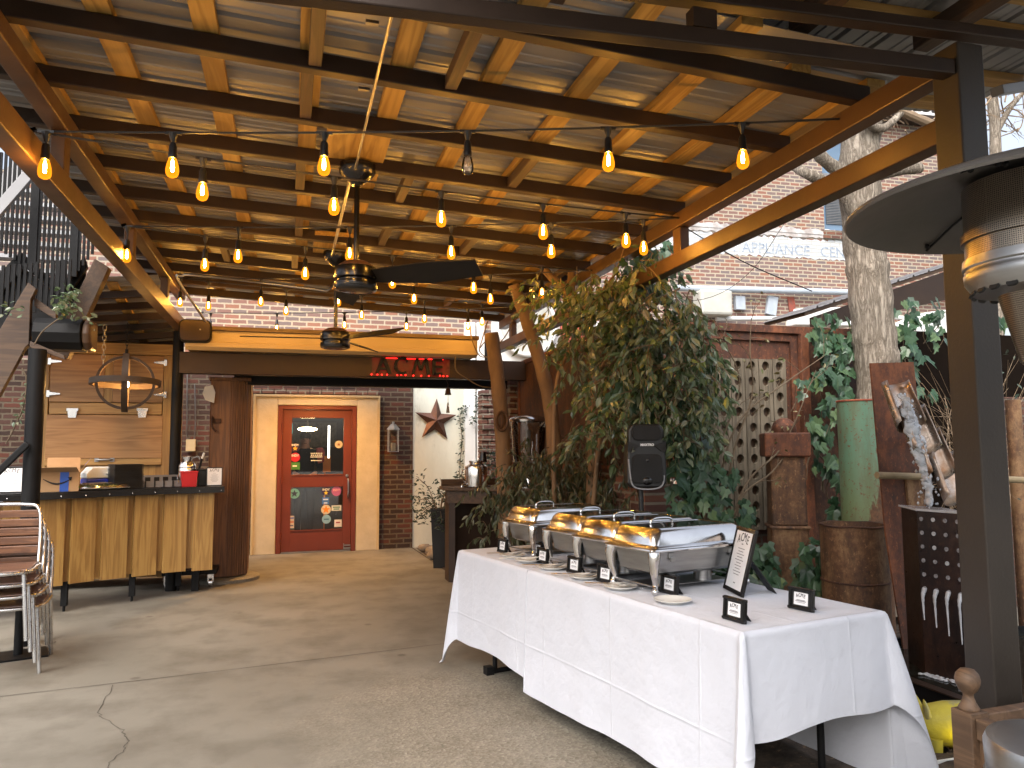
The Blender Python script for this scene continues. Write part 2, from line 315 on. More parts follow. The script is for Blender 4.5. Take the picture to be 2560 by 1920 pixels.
def bulbglass():
    t = NT('amber_lit_bulb'); lw = t.n('LayerWeight', {'Blend': .5}); tr = t.n('BsdfTransparent', {'Color': (1, .85, .5, 1)}); e = t.n('Emission', {'Color': (1, .26, .008, 1), 'Strength': .85}); mx = t.n('MixShader', {0: t.math('MULTIPLY_ADD', lw.outputs['Facing'], .5, .42), 1: tr.outputs[0], 2: e.outputs[0]}); t.l(mx.outputs[0], t.out.inputs[0]); return t.m
X_['bulbE'] = bulbglass()
def water_mat():
    t = NT('pond_water'); t.set(col=(.012, .014, .012), rough=.04, spec=.6); t.bump(t.noise(t.coord(), 14, 3), .25, .01); return t.m
X_['pond'] = water_mat()
t = NT('falling_water'); t.set(col=(.86, .9, .95), rough=.05, trans=.75, ior=1.33); t.bump(t.noise(t.coord((1, 1, .3)), 30, 3), .7, .02); X_['water'] = t.m
X_['hole'] = pm('painted_hole_glint', (.3, .3, .32), (.12, .12, .13), 40, .2)  # pale grey paints the water glint onto the hole discs
t = NT('foam_water'); t.set(col=(.82, .86, .93), rough=.1, trans=.5, ior=1.33); t.bump(t.noise(t.coord((1, 1, .3)), 40, 3), .4, .01); X_['foam'] = t.m
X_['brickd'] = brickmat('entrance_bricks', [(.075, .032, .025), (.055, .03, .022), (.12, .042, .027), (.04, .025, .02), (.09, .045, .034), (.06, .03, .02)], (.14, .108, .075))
X_['brickdy'] = brickmat('pier_bricks_side', [(.16, .07, .05), (.12, .06, .05), (.2, .09, .06)], (.26, .22, .17), 'yz')
X_['brickp'] = brickmat('pier_bricks', [(.16, .07, .05), (.12, .06, .05), (.2, .09, .06)], (.26, .22, .17), bump=1.0)
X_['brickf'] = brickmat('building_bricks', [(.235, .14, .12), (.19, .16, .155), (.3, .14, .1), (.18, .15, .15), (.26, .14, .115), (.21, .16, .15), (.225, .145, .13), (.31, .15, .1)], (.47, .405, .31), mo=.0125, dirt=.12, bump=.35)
def concrete():
    t = NT('patio_concrete'); v = t.coord(rnd=False); xyz = t.n('SeparateXYZ', {0: v}).outputs
    a = t.ramp(t.noise(v, .55, 4, .55), [(.3, 0.), (.7, 1.)]); b = t.noise(v, 2.3, 6, .6); g = t.noise(v, 160, 3, .7)
    col = t.mix(a, (.15, .14, .115), (.235, .222, .188)); st = t.ramp(b, [(.46, 0.), (.66, 1.)]); col = t.mix(t.math('MULTIPLY', st, .55), col, (.09, .078, .06))
    wn = t.math('MULTIPLY', t.math('SUBTRACT', t.noise(v, .9, 4), .5), 1.6)
    mx = t.ramp(t.math('ADD', t.math('MULTIPLY_ADD', xyz[0], .9, .28), wn), [(.3, 0.), (.75, 1.)]); my = t.ramp(t.math('ADD', t.math('MULTIPLY_ADD', xyz[1], -.9, 5.0), wn), [(.3, 0.), (.75, 1.)])
    k = t.math('MULTIPLY', mx, my)
    vo = t.n('TexVoronoi', {'Vector': v, 'Scale': 75}); ag = t.ramp(vo.outputs['Color'], [(0, (.11, .09, .06)), (.4, (.25, .215, .16)), (.8, (.4, .35, .27)), (1, (.55, .5, .42))]); pit = t.ramp(t.noise(v, 13, 6, .8), [(.62, 0.), (.7, 1.)])
    ag = t.mix(pit, ag, (.06, .05, .038)); ag = t.mix(.5, ag, col); col = t.mix(t.math('MULTIPLY', k, .8), col, ag)
    col = t.mix(t.math('MULTIPLY', g, .3), col, (.08, .07, .053))
    spot = t.ramp(t.n('TexVoronoi', {'Vector': v, 'Scale': 1.7}).outputs['Distance'], [(.035, 1.), (.065, 0.)]); col = t.mix(t.math('MULTIPLY', spot, .6), col, (.06, .05, .04))
    t.set(col=col, rough=t.math('MULTIPLY_ADD', b, .3, .5), spec=.35)
    h = t.math('ADD', t.math('MULTIPLY', g, .5), t.math('MULTIPLY', t.math('MULTIPLY', k, t.math('SUBTRACT', vo.outputs['Distance'], pit)), 1.1)); t.bump(h, .45, .006); return t.m
X_['conc'] = concrete()
def clothmat():
    t = NT('white_table_linen'); uv = t.n('UVMap'); s = t.n('SeparateXYZ', {0: uv.outputs[0]}).outputs; h = None
    for ax, per in ((0, .31), (1, .21)):
        d = t.math('PINGPONG', s[ax], per); k = t.ramp(d, [(0., 1.), (.009, 0.)]); h = k if h is None else t.math('ADD', h, k)
    w = t.noise(uv.outputs[0], 5.5, 3, .5); weave = t.noise(uv.outputs[0], 900, 2)
    w2 = t.noise(uv.outputs[0], 17, 4, .6, .5); t.set(col=t.mix(w, (.58, .6, .66), (.54, .56, .62)), rough=.85, spec=.2, sheen=.15)
    t.bump(t.math('ADD', t.math('ADD', t.math('MULTIPLY', t.math('MULTIPLY', h, t.ramp(t.noise(uv.outputs[0], 2.3, 2), [(.35, .25), (.65, 1.)])), .3), t.math('ADD', t.math('MULTIPLY', w, 1.2), t.math('MULTIPLY', w2, .3))), t.math('MULTIPLY', weave, .05)), .6, .02); return t.m
X_['cloth'] = clothmat()
# ------------------------------------------------------------------ ground
g = MB(); N = 1
g.quad((-60, -30, 0), (60, -30, 0), (60, 90, 0), (-60, 90, 0)); fl = kind(g.build('patio_floor', X_['conc']), 'structure')
def ground_strip(name, px, wid, mat):
    b = MB(); P = [at(*p, z=.003) for p in px]
    if name == 'crack':
        random.seed(12); Q = [P[0]]
        for a, c in zip(P, P[1:]): Q += [a.lerp(c, t)+Vector((rnd(-.012, .012), rnd(-.008, .008), 0)) for t in (.33, .66)]+[c]
        P = Q
    for a, c in zip(P, P[1:]):
        d = (c-a).normalized(); s_ = Vector((-d.y, d.x, 0))*wid/2; w2 = rnd(.5, 1.2); b.quad(a-s_, c-s_*w2, c+s_*w2, a+s_)
    return b.build(name, mat, fl)
dark = pm('joint_dirt', (.022, .018, .014), (.035, .028, .02), 10, .95)
ground_strip('control_joint', [(-60, 1748), (0, 1741), (200, 1718), (380, 1697), (600, 1671), (850, 1641), (1150, 1604)], .007, dark)
ground_strip('control_joint', [(1030, 1369), (1090, 1409), (1145, 1448), (1250, 1520)], .02, dark)
ground_strip('crack', [(282, 1712), (274, 1735), (259, 1752), (245, 1779), (255, 1787), (252, 1792), (276, 1803), (300, 1822), (314, 1835), (317, 1846), (324, 1852), (312, 1862), (309, 1875), (288, 1893), (273, 1910), (268, 1935)], .0034, dark)
ground_strip('crack', [(115, 1622), (122, 1612), (132, 1608), (140, 1603)], .007, dark)
def bed(name, pts, z=.03, seed=1):
    "uneven soil with scattered leaf litter"
    random.seed(seed); b = MB(); x0, y0, x1, y1 = pts; n = int((x1-x0)/.12)+1; k = int((y1-y0)/.12)+1
    vs = [(x0+(x1-x0)*i/n, y0+(y1-y0)*j/k, .004 if i in (0, n) or j in (0, k) else z+rnd(-.015, .03)) for j in range(k+1) for i in range(n+1)]
    b.add(vs, [(j*(n+1)+i, j*(n+1)+i+1, (j+1)*(n+1)+i+1, (j+1)*(n+1)+i) for j in range(k) for i in range(n)])
    return kind(b.build(name, X_['soil'], smooth=60), 'structure')
bed('planting_bed', (1.82, 7.2, 2.72, 11.2), .03, 2); bed('planting_bed', (2.05, 2.6, 5.6, 7.19), .03, 3)
lit = MB(); random.seed(5)
for i in range(900):
    p = (rnd(1.85, 2.7), rnd(7.3, 11.1), .05) if i < 420 else (rnd(2.1, 5.2), rnd(3.2, 5.4), .055)
    leaf(lit, p, (rnd(-1, 1), rnd(-1, 1), rnd(-.1, .3)), rnd(.03, .075))
litm = leafmat('dead_leaves', [(0, (.1, .06, .035)), (.5, (.2, .125, .07)), (1, (.32, .24, .16))], .8, .2, .1)
o = kind(lit.build('leaf_litter', litm, recalc=False), 'stuff'); o['label'] = 'dry brown leaf litter on the planting bed'
for i, (x, y, r) in enumerate([(1.86, 10.7, .09), (1.9, 10.35, .11), (1.87, 9.95, .1), (1.93, 9.62, .13), (2.05, 10.1, .09), (2.0, 9.4, .08)]):
    b = MB(); b.ball((0, 0, r*.45), r, 10, (1.25, .95, .6)); b.v = [p*rnd(.86, 1.12) for p in b.v]
    o = b.build('stone', X_['stone'], smooth=70); o.location = (x, y, .02); o.rotation_euler.z = i*1.3
    tag(o, 'rough stone edging the planting bed right of the red door', 'stone', 'stones edging the bed')
# ------------------------------------------------------------------ entrance wall with its door opening
WY = 11.25
b = MB(); zt = 5.2
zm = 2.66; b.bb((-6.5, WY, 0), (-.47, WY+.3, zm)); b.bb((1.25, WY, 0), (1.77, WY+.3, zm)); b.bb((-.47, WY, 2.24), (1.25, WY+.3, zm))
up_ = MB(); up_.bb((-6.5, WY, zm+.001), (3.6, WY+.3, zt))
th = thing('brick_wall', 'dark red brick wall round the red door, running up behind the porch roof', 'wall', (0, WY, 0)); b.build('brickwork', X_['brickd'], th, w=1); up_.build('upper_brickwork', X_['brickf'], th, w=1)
b = MB()
for i in range(11): b.bb((-.55+i*.165, WY-.012, 2.26), (-.4+i*.165, WY-.001, 2.33))
b.build('soldier_course', X_['brickp'], th, w=1, bev=.004)
sr = thing('door_surround', 'cream stucco surround framing the red door', 'door surround', (.39, WY, 0))
b = MB(); b.bb((-.47, WY-.07, 0), (-.17, WY+.3, 2.21)); b.bb((.94, WY-.07, 0), (1.25, WY+.3, 2.21)); b.bb((-.17, WY-.07, 2.09), (.94, WY+.3, 2.21)); b.build('stucco', X_['cream'], sr, w=1, bev=.008)
b = MB()
for x0, x1 in ((-.5, -.465), (1.235, 1.27)): b.bb((x0, WY-.09, 0), (x1, WY-.003, 2.24))
b.bb((-.465, WY-.09, 2.205), (1.235, WY-.003, 2.24)); b.build('trim', X_['fascia'], sr, w=1, bev=.005)
# --- door
DY = WY-.03
dr = thing('entrance_door', 'red two-pane entrance door covered in round stickers', 'door', (.39, DY, 0))
b = MB(); x0, x1 = -.165, .935
b.bb((x0, DY-.03, 0), (x0+.065, DY+.08, 2.085)); b.bb((x1-.065, DY-.03, 0), (x1, DY+.08, 2.085)); b.bb((x0+.065, DY-.03, 2.03), (x1-.065, DY+.08, 2.085)); b.build('frame', X_['red'], dr, w=1, bev=.004)
lx0, lx1 = x0+.068, x1-.068; gx0, gx1 = lx0+.125, lx1-.115
b = MB(); b.bb((lx0, DY, .02), (gx0, DY+.045, 2.027)); b.bb((gx1, DY, .02), (lx1, DY+.045, 2.027))
for z0, z1 in ((.02, .315), (.92, 1.095), (1.91, 2.027)): b.bb((gx0, DY, z0), (gx1, DY+.045, z1))
lf = b.build('leaf', X_['red'], dr, w=1, bev=.003)
for z0, z1 in ((.315, .92), (1.095, 1.91)):
    b = MB(); b.bb((gx0+.002, DY+.02, z0+.002), (gx1-.002, DY+.026, z1-.002)); b.build('glass_pane', X_['glass'], dr, w=1)
    b = MB(); b.bb((gx0, DY-.012, z0-.012), (gx1, DY-.001, z0+.006)); b.build('pane_sill', X_['red'], dr, w=1, bev=.003)
b = MB(); b.tube(curve([(lx1-.045, DY-.002, 1.03), (lx1-.045, DY-.05, 1.01), (lx1-.042, DY-.055, .9), (lx1-.045, DY-.05, .79), (lx1-.045, DY-.002, .77)], 5), .011, 8); b.build('pull_handle', X_['inox'], dr, w=1, smooth=60)
b = MB(); b.lathe([(.0, .018), (.018, .016), (.024, .008), (.026, 0)], n=16, mtx=Matrix.Translation((lx1-.06, DY, 1.075)) @ Matrix.Rotation(PI/2, 4, 'X')); b.build('lock', X_['inox'], dr, w=1, smooth=40)
b = MB(); b.bb((lx1-.1, DY-.02, .03), (lx1-.0, DY-.001, .05)); b.bb((lx1-.1, DY-.02, .075), (lx1, DY-.001, .09)); b.bb((lx1-.1, DY-.02, .05), (lx1-.09, DY-.001, .11)); b.build('door_stop', X_['inox'], dr, w=1)
for z in (.25, 1.02, 1.78): b = MB(); b.tube([(x0+.066, DY-.04, z-.055), (x0+.066, DY-.04, z+.055)], .012, 8); b.build('hinge', X_['red'], dr, w=1)
b = MB(); b.bb((lx0+.01, DY-.035, .006), (lx1-.01, DY+.02, .019)); b.build('threshold', X_['inox'], dr, w=1)
def sticker(px, py, wpx, shape, col, extra=None):
    p = at(px, py, y=DY+.016); r = wpx/2/1880*10.75; mt = pm('sticker', col, tuple(c*.85 for c in col), 20, .45); M_ = frame_mtx(p, (1, 0, 0)); b = MB()
    if shape == 'o': b.prism([(r*math.cos(2*PI*i/24), r*math.sin(2*PI*i/24)) for i in range(24)], .002, M_)
    else: b.prism([(-r, -r*shape), (r, -r*shape), (r, r*shape), (-r, r*shape)], .002, M_)
    o = b.build('sticker', mt, dr, w=1)
    for kd, s, dy, sz, c in extra or []:
        mm = pm('sticker_print', c, c, 5, .5)
        if kd == 't':
            q = text('lettering', s, sz, Matrix.Translation(rootm(dr).inverted() @ (p+Vector((0, -.0035, dy)))) @ Matrix.Rotation(PI/2, 4, 'X'), mm, o, .0005, offset=.0012)
        elif kd == 'b': b = MB(); b.box(p+Vector((0, -.003, dy)), (sz, .002, .018)); b.build('print', mm, o, w=1)
        else:
            pts = [(sz*(1 if i % 2 == 0 else .42)*math.sin(PI*i/5), sz*(1 if i % 2 == 0 else .42)*math.cos(PI*i/5)) for i in range(10)]
            b = MB(); b.prism(pts, .002, frame_mtx(p+Vector((0, -.003, dy)), (1, 0, 0))); b.build('star', mm, o, w=1)
Wt = (.75, .75, .75)
sticker(738, 1118, 23, 'o', (.02, .012, .05), [('t', 'INDY', .03, .042, Wt), ('s', '', -.02, .036, (.8, .4, .03))])
sticker(738, 1143, 23, 'o', (.5, .01, .03), [('t', 'INDY', .022, .042, Wt)])
sticker(737, 1165, 24, .75, (.06, .22, .04), [('b', '', 0, .06, Wt)])
sticker(728, 1071, 7, 3.6, (.05, .35, .8)); sticker(847, 1111, 19, 'o', (.55, .47, .33), [('s', '', 0, .03, (.25, .1, .04))])
sticker(736, 1234, 25, 'o', (.16, .42, .42), [('s', '', 0, .055, (.03, .04, .09))]); sticker(815, 1228, 23, 'o', (.03, .015, .07), [('t', 'INDY', .022, .042, Wt), ('s', '', -.025, .034, (.8, .6, .05))])
sticker(841, 1228, 24, 'o', (.45, .12, .3), [('t', 'INDY', .015, .04, (.75, .4, .4))]); sticker(814, 1252, 17, 1.0, (.04, .16, .5), [('b', '', .02, .07, (.6, .7, .8)), ('b', '', -.03, .05, (.6, .7, .8))])
sticker(815, 1274, 24, 'o', (.7, .62, .45), [('s', '', 0, .062, (.75, .25, .02))]); sticker(841, 1270, 24, .56, (.72, .74, .7), [('b', '', .012, .1, (.1, .25, .2)), ('b', '', -.015, .08, (.1, .25, .2))])
sticker(816, 1298, 22, 'o', (.25, .45, .6), [('b', '', 0, .07, (.05, .15, .25))]); sticker(845, 1308, 18, 1.0, (.72, .7, .68), [('b', '', 0.01, .06, (.3, .03, .05))])
sticker(729, 1305, 12, 2.5, (.62, .55, .47), [('b', '', .055, .06, (.05, .1, .4)), ('b', '', 0, .06, (.5, .1, .03)), ('b', '', -.05, .05, (.1, .1, .2))])
p = at(791, 1142, y=DY+.012); b = MB(); random.seed(3)
for i, (n, wd) in enumerate(((7, .17), (6, .16), (9, .17), (0, 0), (8, .15))):
    for j in range(n): b.box(p+Vector((-wd/2+wd*(j+.5)/n, 0, .05-i*.026)), (wd/n*rnd(.55, .85), .002, .013))
b.build('window_print', pm('white_lettering', Wt, Wt, 5, .5), dr, w=1)
# --- room behind the door
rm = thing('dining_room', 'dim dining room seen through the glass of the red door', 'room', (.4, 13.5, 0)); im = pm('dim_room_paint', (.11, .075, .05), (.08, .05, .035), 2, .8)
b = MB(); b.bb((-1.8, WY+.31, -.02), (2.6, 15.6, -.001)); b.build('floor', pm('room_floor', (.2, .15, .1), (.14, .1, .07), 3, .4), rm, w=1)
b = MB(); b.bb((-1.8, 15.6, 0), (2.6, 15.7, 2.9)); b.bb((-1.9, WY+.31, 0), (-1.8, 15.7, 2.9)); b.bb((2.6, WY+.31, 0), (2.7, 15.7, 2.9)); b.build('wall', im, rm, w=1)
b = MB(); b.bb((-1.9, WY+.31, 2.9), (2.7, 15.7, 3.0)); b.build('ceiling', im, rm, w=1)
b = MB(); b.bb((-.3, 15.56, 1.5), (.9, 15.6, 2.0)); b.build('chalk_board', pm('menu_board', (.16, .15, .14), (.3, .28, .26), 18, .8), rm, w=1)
st = thing('host_stand', 'black host stand behind the door glass', 'counter', (.45, 13.3, 0)); b = MB(); b.bb((.2, 13.1, 0), (.95, 13.5, 1.0)); b.bb((.17, 13.07, 1.0), (.98, 13.53, 1.04)); b.build('stand', X_['blackp'], st, w=1, bev=.01)
lp = thing('ceiling_lamp', 'glowing oval lamp inside the doorway', 'lamp', (.22, 13.3, 2.1)); p = at(769, 1073, y=13.3)
b = MB(); b.ball(p, .16, 16, (1, .7, .22)); b.build('diffuser', X_['lampE'], lp, w=1, smooth=60); b = MB(); b.tube([p+Vector((0, 0, .02)), Vector((p.x, p.y, 2.9))], .012); b.build('stem', X_['black'], lp, w=1)
p = at(817, 1160, y=12.6); b = MB(); b.bb(p-Vector((.06, .03, .13)), p+Vector((.06, .03, .13))); b.bb(p+Vector((-.04, -.02, -1.05)), p+Vector((-.02, .02, -.12))); tag(b.build('orange_sign', pm('orange_card', (.7, .22, .02), None, 4, .6)), 'orange card on a stand inside the door glass', 'sign')
p = at(822, 1110, y=12.3); b = MB(); b.bb((p.x-.014, p.y-.02, at(822, 1145, y=12.3).z), (p.x+.014, p.y+.02, at(822, 1064, y=12.3).z)); tag(b.build('light_strip', emit('cool_lamp_tube', (1, .93, .8), 2.5)), 'slim upright white light strip seen through the door glass', 'lamp')
# ------------------------------------------------------------------ porch: header, column, fascia, lettering
ph = thing('porch_canopy', 'tan boarded porch canopy on dark header beams in front of the door', 'canopy', (.8, 8.7, 0))
b = MB(); b.bb((-1.14, 8.6, 2.27), (2.72, 8.74, 2.5)); b.build('header_beam', X_['steel'], ph, w=1, bev=.006)
b = MB(); b.bb((-.62, 9.05, 2.2), (2.9, 9.2, 2.335)); b.build('rear_beam', X_['black'], ph, w=1, bev=.006)
b = MB()
P = [(8.43, 2.5), (8.36, 2.53), (8.36, 2.575), (8.375, 2.58), (8.375, 2.7), (8.43, 2.7)]
b.slab([(-1.06, y, z) for y, z in P], (3.12, 0, 0)); b.build('fascia', X_['fascia'], ph, w=1)
b = MB(); b.bb((-1.1, 8.33, 2.702), (2.07, 8.45, 2.745)); b.build('cap_board', X_['capw'], ph, w=1, bev=.004)
b = MB(); b.bb((-1.06, 8.435, 2.52), (2.06, 9.35, 2.56)); b.bb((-1.06, 9.351, 2.56), (1.6, 10.9, 2.6)); b.build('soffit', X_['fascia'], ph, w=1)
b = MB(); b.bb((-1.08, 8.46, 2.69), (2.04, 9.4, 2.72)); b.build('roof', X_['galvd'], ph, w=1)
b = MB(); b.lathe([(.066, -.022), (.066, .01), (.072, .01), (.072, -.022), (.066, -.022)], (.35, 10.15, 2.549), 24); b.build('light_can', X_['black'], ph, w=1)
b = MB(); b.lathe([(0, 0), (.06, 0), (.062, .004), (0, .006)], (.35, 10.15, 2.549), 20); b.build('downlight', emit('warm_downlight', (1, .5, .14), 1100), ph, w=1)
cl = thing('porch_column', 'brown fluted timber column between the bar and the red door', 'column', (-.66, 9.15, 0))
b = MB(); n = 13; cx, cy = -.665, 9.2
outline = [(-.86, 9.3), (-.86, 9.02), (-.845, 8.99), (-.66, 8.99)]
for i in range(7): a = -PI/2+PI/2*i/6; outline.append((cx+.015+.2*math.cos(a), 9.19+.2*math.sin(a)))
outline += [(-.45, 9.55), (-.86, 9.55)]
b.slab([(x, y, .06) for x, y in outline], (0, 0, 2.21)); b.build('core', X_['colwood'], cl, w=1, bev=.006)
b = MB()
for i in range(9): x = -.655+.011*i; y = 8.985+.004*i*i*.35; b.bb((x+i*.0125, y-.006, .07), (x+i*.0125+.017, y+.02, 2.26))
for i in range(8): y = 9.14+i*.05; b.bb((-.452, y, .07), (-.436, y+.036, 2.26))
b.build('flutes', X_['colwood'], cl, w=1, bev=.004)
b = MB(); b.bb((-.875, 8.97, 2.232), (-.43, 9.1, 2.268)); b.build('capital', X_['colwood'], cl, w=1, bev=.006)
b = MB(); b.lathe([(.36, 0), (.36, .035), (.33, .05), (0, .055)], (-.66, 9.22, 0), 32); b.build('concrete_foot', X_['conc'], cl, w=1, smooth=50)
b = MB(); b.box((-.79, 8.975, 1.78), (.1, .02, .05)); b.tube(curve([(-.83, 8.97, 1.82), (-.83, 8.92, 1.78), (-.82, 8.91, 1.7), (-.78, 8.93, 1.66)], 4), .012, 6); b.build('bracket', X_['rustd'], cl, w=1)
# lettering
L = thing('neon_lettering', 'black letters back lit red on the porch header', 'sign', (1.24, 8.585, 2.3))
def letter(name, polys):
    b = MB()
    for q in polys: b.prism(q, .02, frame_mtx((0, 8.562, 0), (1, 0, 0)))
    o = b.build('letter', X_['ink'], L, w=1, bev=.003); return o
def bar2(p, q, w):
    dx, dy = q[0]-p[0], q[1]-p[1]; l_ = math.hypot(dx, dy); nx, ny = -dy/l_*w/2, dx/l_*w/2; return [(p[0]-nx, p[1]-ny), (q[0]-nx, q[1]-ny), (q[0]+nx, q[1]+ny), (p[0]+nx, p[1]+ny)]
z0 = 2.305; h = .185; tk = .034
ax = .93; letter('A', [bar2((ax, z0), (ax+.07, z0+h), tk), bar2((ax+.15, z0), (ax+.075, z0+h), tk+.01), bar2((ax+.035, z0+.06), (ax+.115, z0+.06), .028)])
ax = 1.14; arc = [(ax+.08+.08*math.cos(a), z0+.1+.09*math.sin(a)) for a in [rad(55+25.*i) for i in range(11)]]; letter('C', [bar2(arc[i], arc[i+1], tk) for i in range(10)]+[bar2(arc[0], (arc[0][0]+.012, arc[0][1]-.035), .02)])
ax = 1.34; letter('M', [bar2((ax, z0), (ax+.05, z0+h), tk), bar2((ax+.05, z0+h), (ax+.09, z0+.05), tk), bar2((ax+.09, z0+.05), (ax+.15, z0+h), tk), bar2((ax+.15, z0+h), (ax+.185, z0), tk+.008)])
ax = 1.585; letter('E', [bar2((ax, z0), (ax, z0+h), tk+.008)]+[bar2((ax, z0+z), (ax+.1, z0+z), .03) for z in (.015, .095, .17)])
b = MB()
for x in (.875, .94, .99, 1.05, 1.165, 1.21, 1.26, 1.35, 1.44, 1.53, 1.66, 1.70, 1.745): b = MB(); b.ball((x, 8.572, 2.294+rnd(0, .006)), .0075, 8); b.build('led', X_['redE'], L, w=1)
t = NT('painted_led_glow'); nn = t.noise(t.coord((1, 1, 1)), 7, 3); t.set(col=(.05, .012, .01), rough=.5, em=(1, .008, .006), ems=t.math('MULTIPLY', t.ramp(nn, [(.35, 0.), (.65, 1.)]), .035))  # red LED glow on the header, put into the emission of an added plate
b = MB(); b.bb((.88, 8.5955, 2.285), (1.78, 8.5995, 2.495)); b.build('led_glow_plate', t.m, L, w=1)
b = MB(); b.bb((1.0, 8.582, 2.488), (1.7, 8.59, 2.493)); b.build('led_strip', emit('red_led_strip', (1, .008, .006), 4), L, w=1)
b = MB(); b.bb((.84, 8.575, 2.274), (1.84, 8.599, 2.283)); b.build('rail', X_['ink'], L, w=1)
sp = at(489, 828, y=8.28); ws = thing('wall_speaker', 'brown rounded wall speaker at the left end of the porch canopy', 'speaker', (sp.x, 8.28, sp.z))
def rrect(w, h, r, n=5): return [((w/2-r)*sx+r*math.cos(a), (h/2-r)*sy+r*math.sin(a)) for sx, sy, a0 in ((1, 1, 0), (-1, 1, 90), (-1, -1, 180), (1, -1, 270)) for a in [rad(a0+90*i/n) for i in range(n+1)]]
b = MB(); b.prism(rrect(.31, .235, .06), .1, frame_mtx((0, .05, 0), (1, 0, 0))); b.build('cabinet', X_['black'], ws, bev=.012); b = MB(); b.prism(rrect(.28, .205, .05), .012, frame_mtx((0, -.05, 0), (1, 0, 0))); b.build('grille', X_['steel'], ws); b = MB(); b.ball((.05, -.062, .01), .008, 8); b.build('badge', X_['inox'], ws)
# ------------------------------------------------------------------ pergola
pg = thing('pergola', 'long pergola of dark steel joists and yellow pine battens under a corrugated roof', 'pergola', (.6, 5.6, 0))
XL, XR = -1.1, 2.42
def pz(x): return 3.155-.15*(x-XL)/(XR-XL)      # underside of the joists, falling to the right
JY = [2.72, 3.29]+[3.84+.55*i for i in range(10)]
for nm, x, z0, z1, y0, y1 in (('lower_chord', XL, 2.72, 2.845, .9, 8.62), ('upper_chord', XL, 3.06, 3.15, .9, 8.62), ('lower_chord', XR, 2.635, 2.735, 2.2, 8.95), ('upper_chord', XR, 2.9, 2.998, 2.2, 8.75)):
    s_ = -1 if x < 0 else 1; b = MB(); b.bb((x, y0, z0), (x+s_*.09, y1, z1)); b.build(nm, X_['steelw'], pg, w=1, bev=.006)
for x, ys, z0, z1 in ((XL, (1.6, 4.2, 5.95, 7.55), 2.845, 3.06), (XR, (4.37, 6.5, 8.3), 2.735, 2.9)):
    for y in ys: s_ = -1 if x < 0 else 1; b = MB(); b.bb((x+s_*.012, y-.05, z0), (x+s_*.078, y+.05, z1)); b.build('truss_web', X_['steelw'], pg, w=1, bev=.004)
for y in JY:
    b = MB(); b.slab([(-1.5, y-.03, pz(-1.5)), (2.5, y-.03, pz(2.5)), (2.5, y-.03, pz(2.5)+.08), (-1.5, y-.03, pz(-1.5)+.08)], (0, .06, 0)); b.build('joist', X_['steel'], pg, w=1, bev=.005)
BX = [-1.66+.415*i for i in range(11)]; random.seed(11)
for i, x in enumerate(BX):
    y0 = 2.69 if i > 8 else 2.46; xx = x+.055+rnd(-.015, .015); b = MB(); dx = .02*rnd(-1, 1)
    b.slab([(xx-.05, y0, pz(xx)+.082), (xx+.05, y0, pz(xx)+.082), (xx+.046+dx, 9.0, pz(xx)+.082), (xx-.046+dx, 9.0, pz(xx)+.082)], (0, 0, .04)); b.build('batten', X_['bat'], pg, w=1, bev=.003)
for y, w2 in ((4.42, .17), (6.5, .17)):  # pairs of battens carrying the fans
    x = .33; b = MB(); b.bb((x-w2, y-.5, pz(x)+.045), (x+w2, y+.12, pz(x)+.081)); b.build('fan_board', X_['bat'], pg, w=1, bev=.003)
def sheet(name, x0, x1, y0, y1, zf, parent, mat, axis='x', per=.23, hgt=.022):
    "ribbed metal sheet, ribs along one axis, zf(x, y) gives its height"
    b = MB(); prof = [(0, 0), (.3, 0), (.33, .25), (.37, .25), (.4, 0), (.6, 0), (.63, .25), (.67, .25), (.7, 0), (.82, 0), (.86, 1), (.94, 1), (.98, 0)]
    a0, a1 = (y0, y1) if axis == 'x' else (x0, x1); pts = []; k = 0
    while a0+k*per < a1:
        for f, hh in prof:
            a = a0+(k+f)*per
            if a < a1: pts.append((a, hh*hgt))
        k += 1
    vs = []
    for a, hh in pts:
        for c in ((x0, x1) if axis == 'x' else (y0, y1)):
            x, y = (c, a) if axis == 'x' else (a, c); vs.append((x, y, zf(x, y)+hh))
    b.add(vs, [(2*i, 2*i+1, 2*i+3, 2*i+2) for i in range(len(pts)-1)]); o = b.build(name, mat, parent, w=1, recalc=False)
    md = o.modifiers.new('gauge', 'SOLIDIFY'); md.thickness = .003; md.offset = 1; return o
sheet('roof_sheet', -1.72, 2.62, 2.5, 9.05, lambda x, y: pz(x)+.124, pg, X_['galv'])
# blocking tubes between joists
for px, py, j in ((795, 60, 0), (1155, 150, 0), (765, 265, 1), (1350, 365, 2), (1035, 415, 3), (750, 465, 3), (1230, 535, 5), (975, 560, 5), (748, 560, 5), (1440, 640, 6), (1090, 640, 7), (738, 625, 7), (905, 650, 7), (1180, 690, 9), (560, 640, 7)):
    if j+1 < len(JY): p = at(px, py, z=3.11); b = MB(); b.bb((p.x-.028, JY[j]+.032, pz(p.x)+.01), (p.x+.028, JY[j+1]-.032, pz(p.x)+.07)); b.build('blocking', X_['dkwood'], pg, w=1, bev=.004)
# right post, black left post
b = MB(); b.bb((2.4, 2.14, 0), (2.525, 2.262, 2.985)); b.build('post', X_['post'], pg, w=1, bev=.006)
b = MB(); b.tube([(-1.16, 8.66, 0), (-1.16, 8.66, 2.72)], .055, 16); b.build('post', X_['black'], pg, w=1, smooth=40)
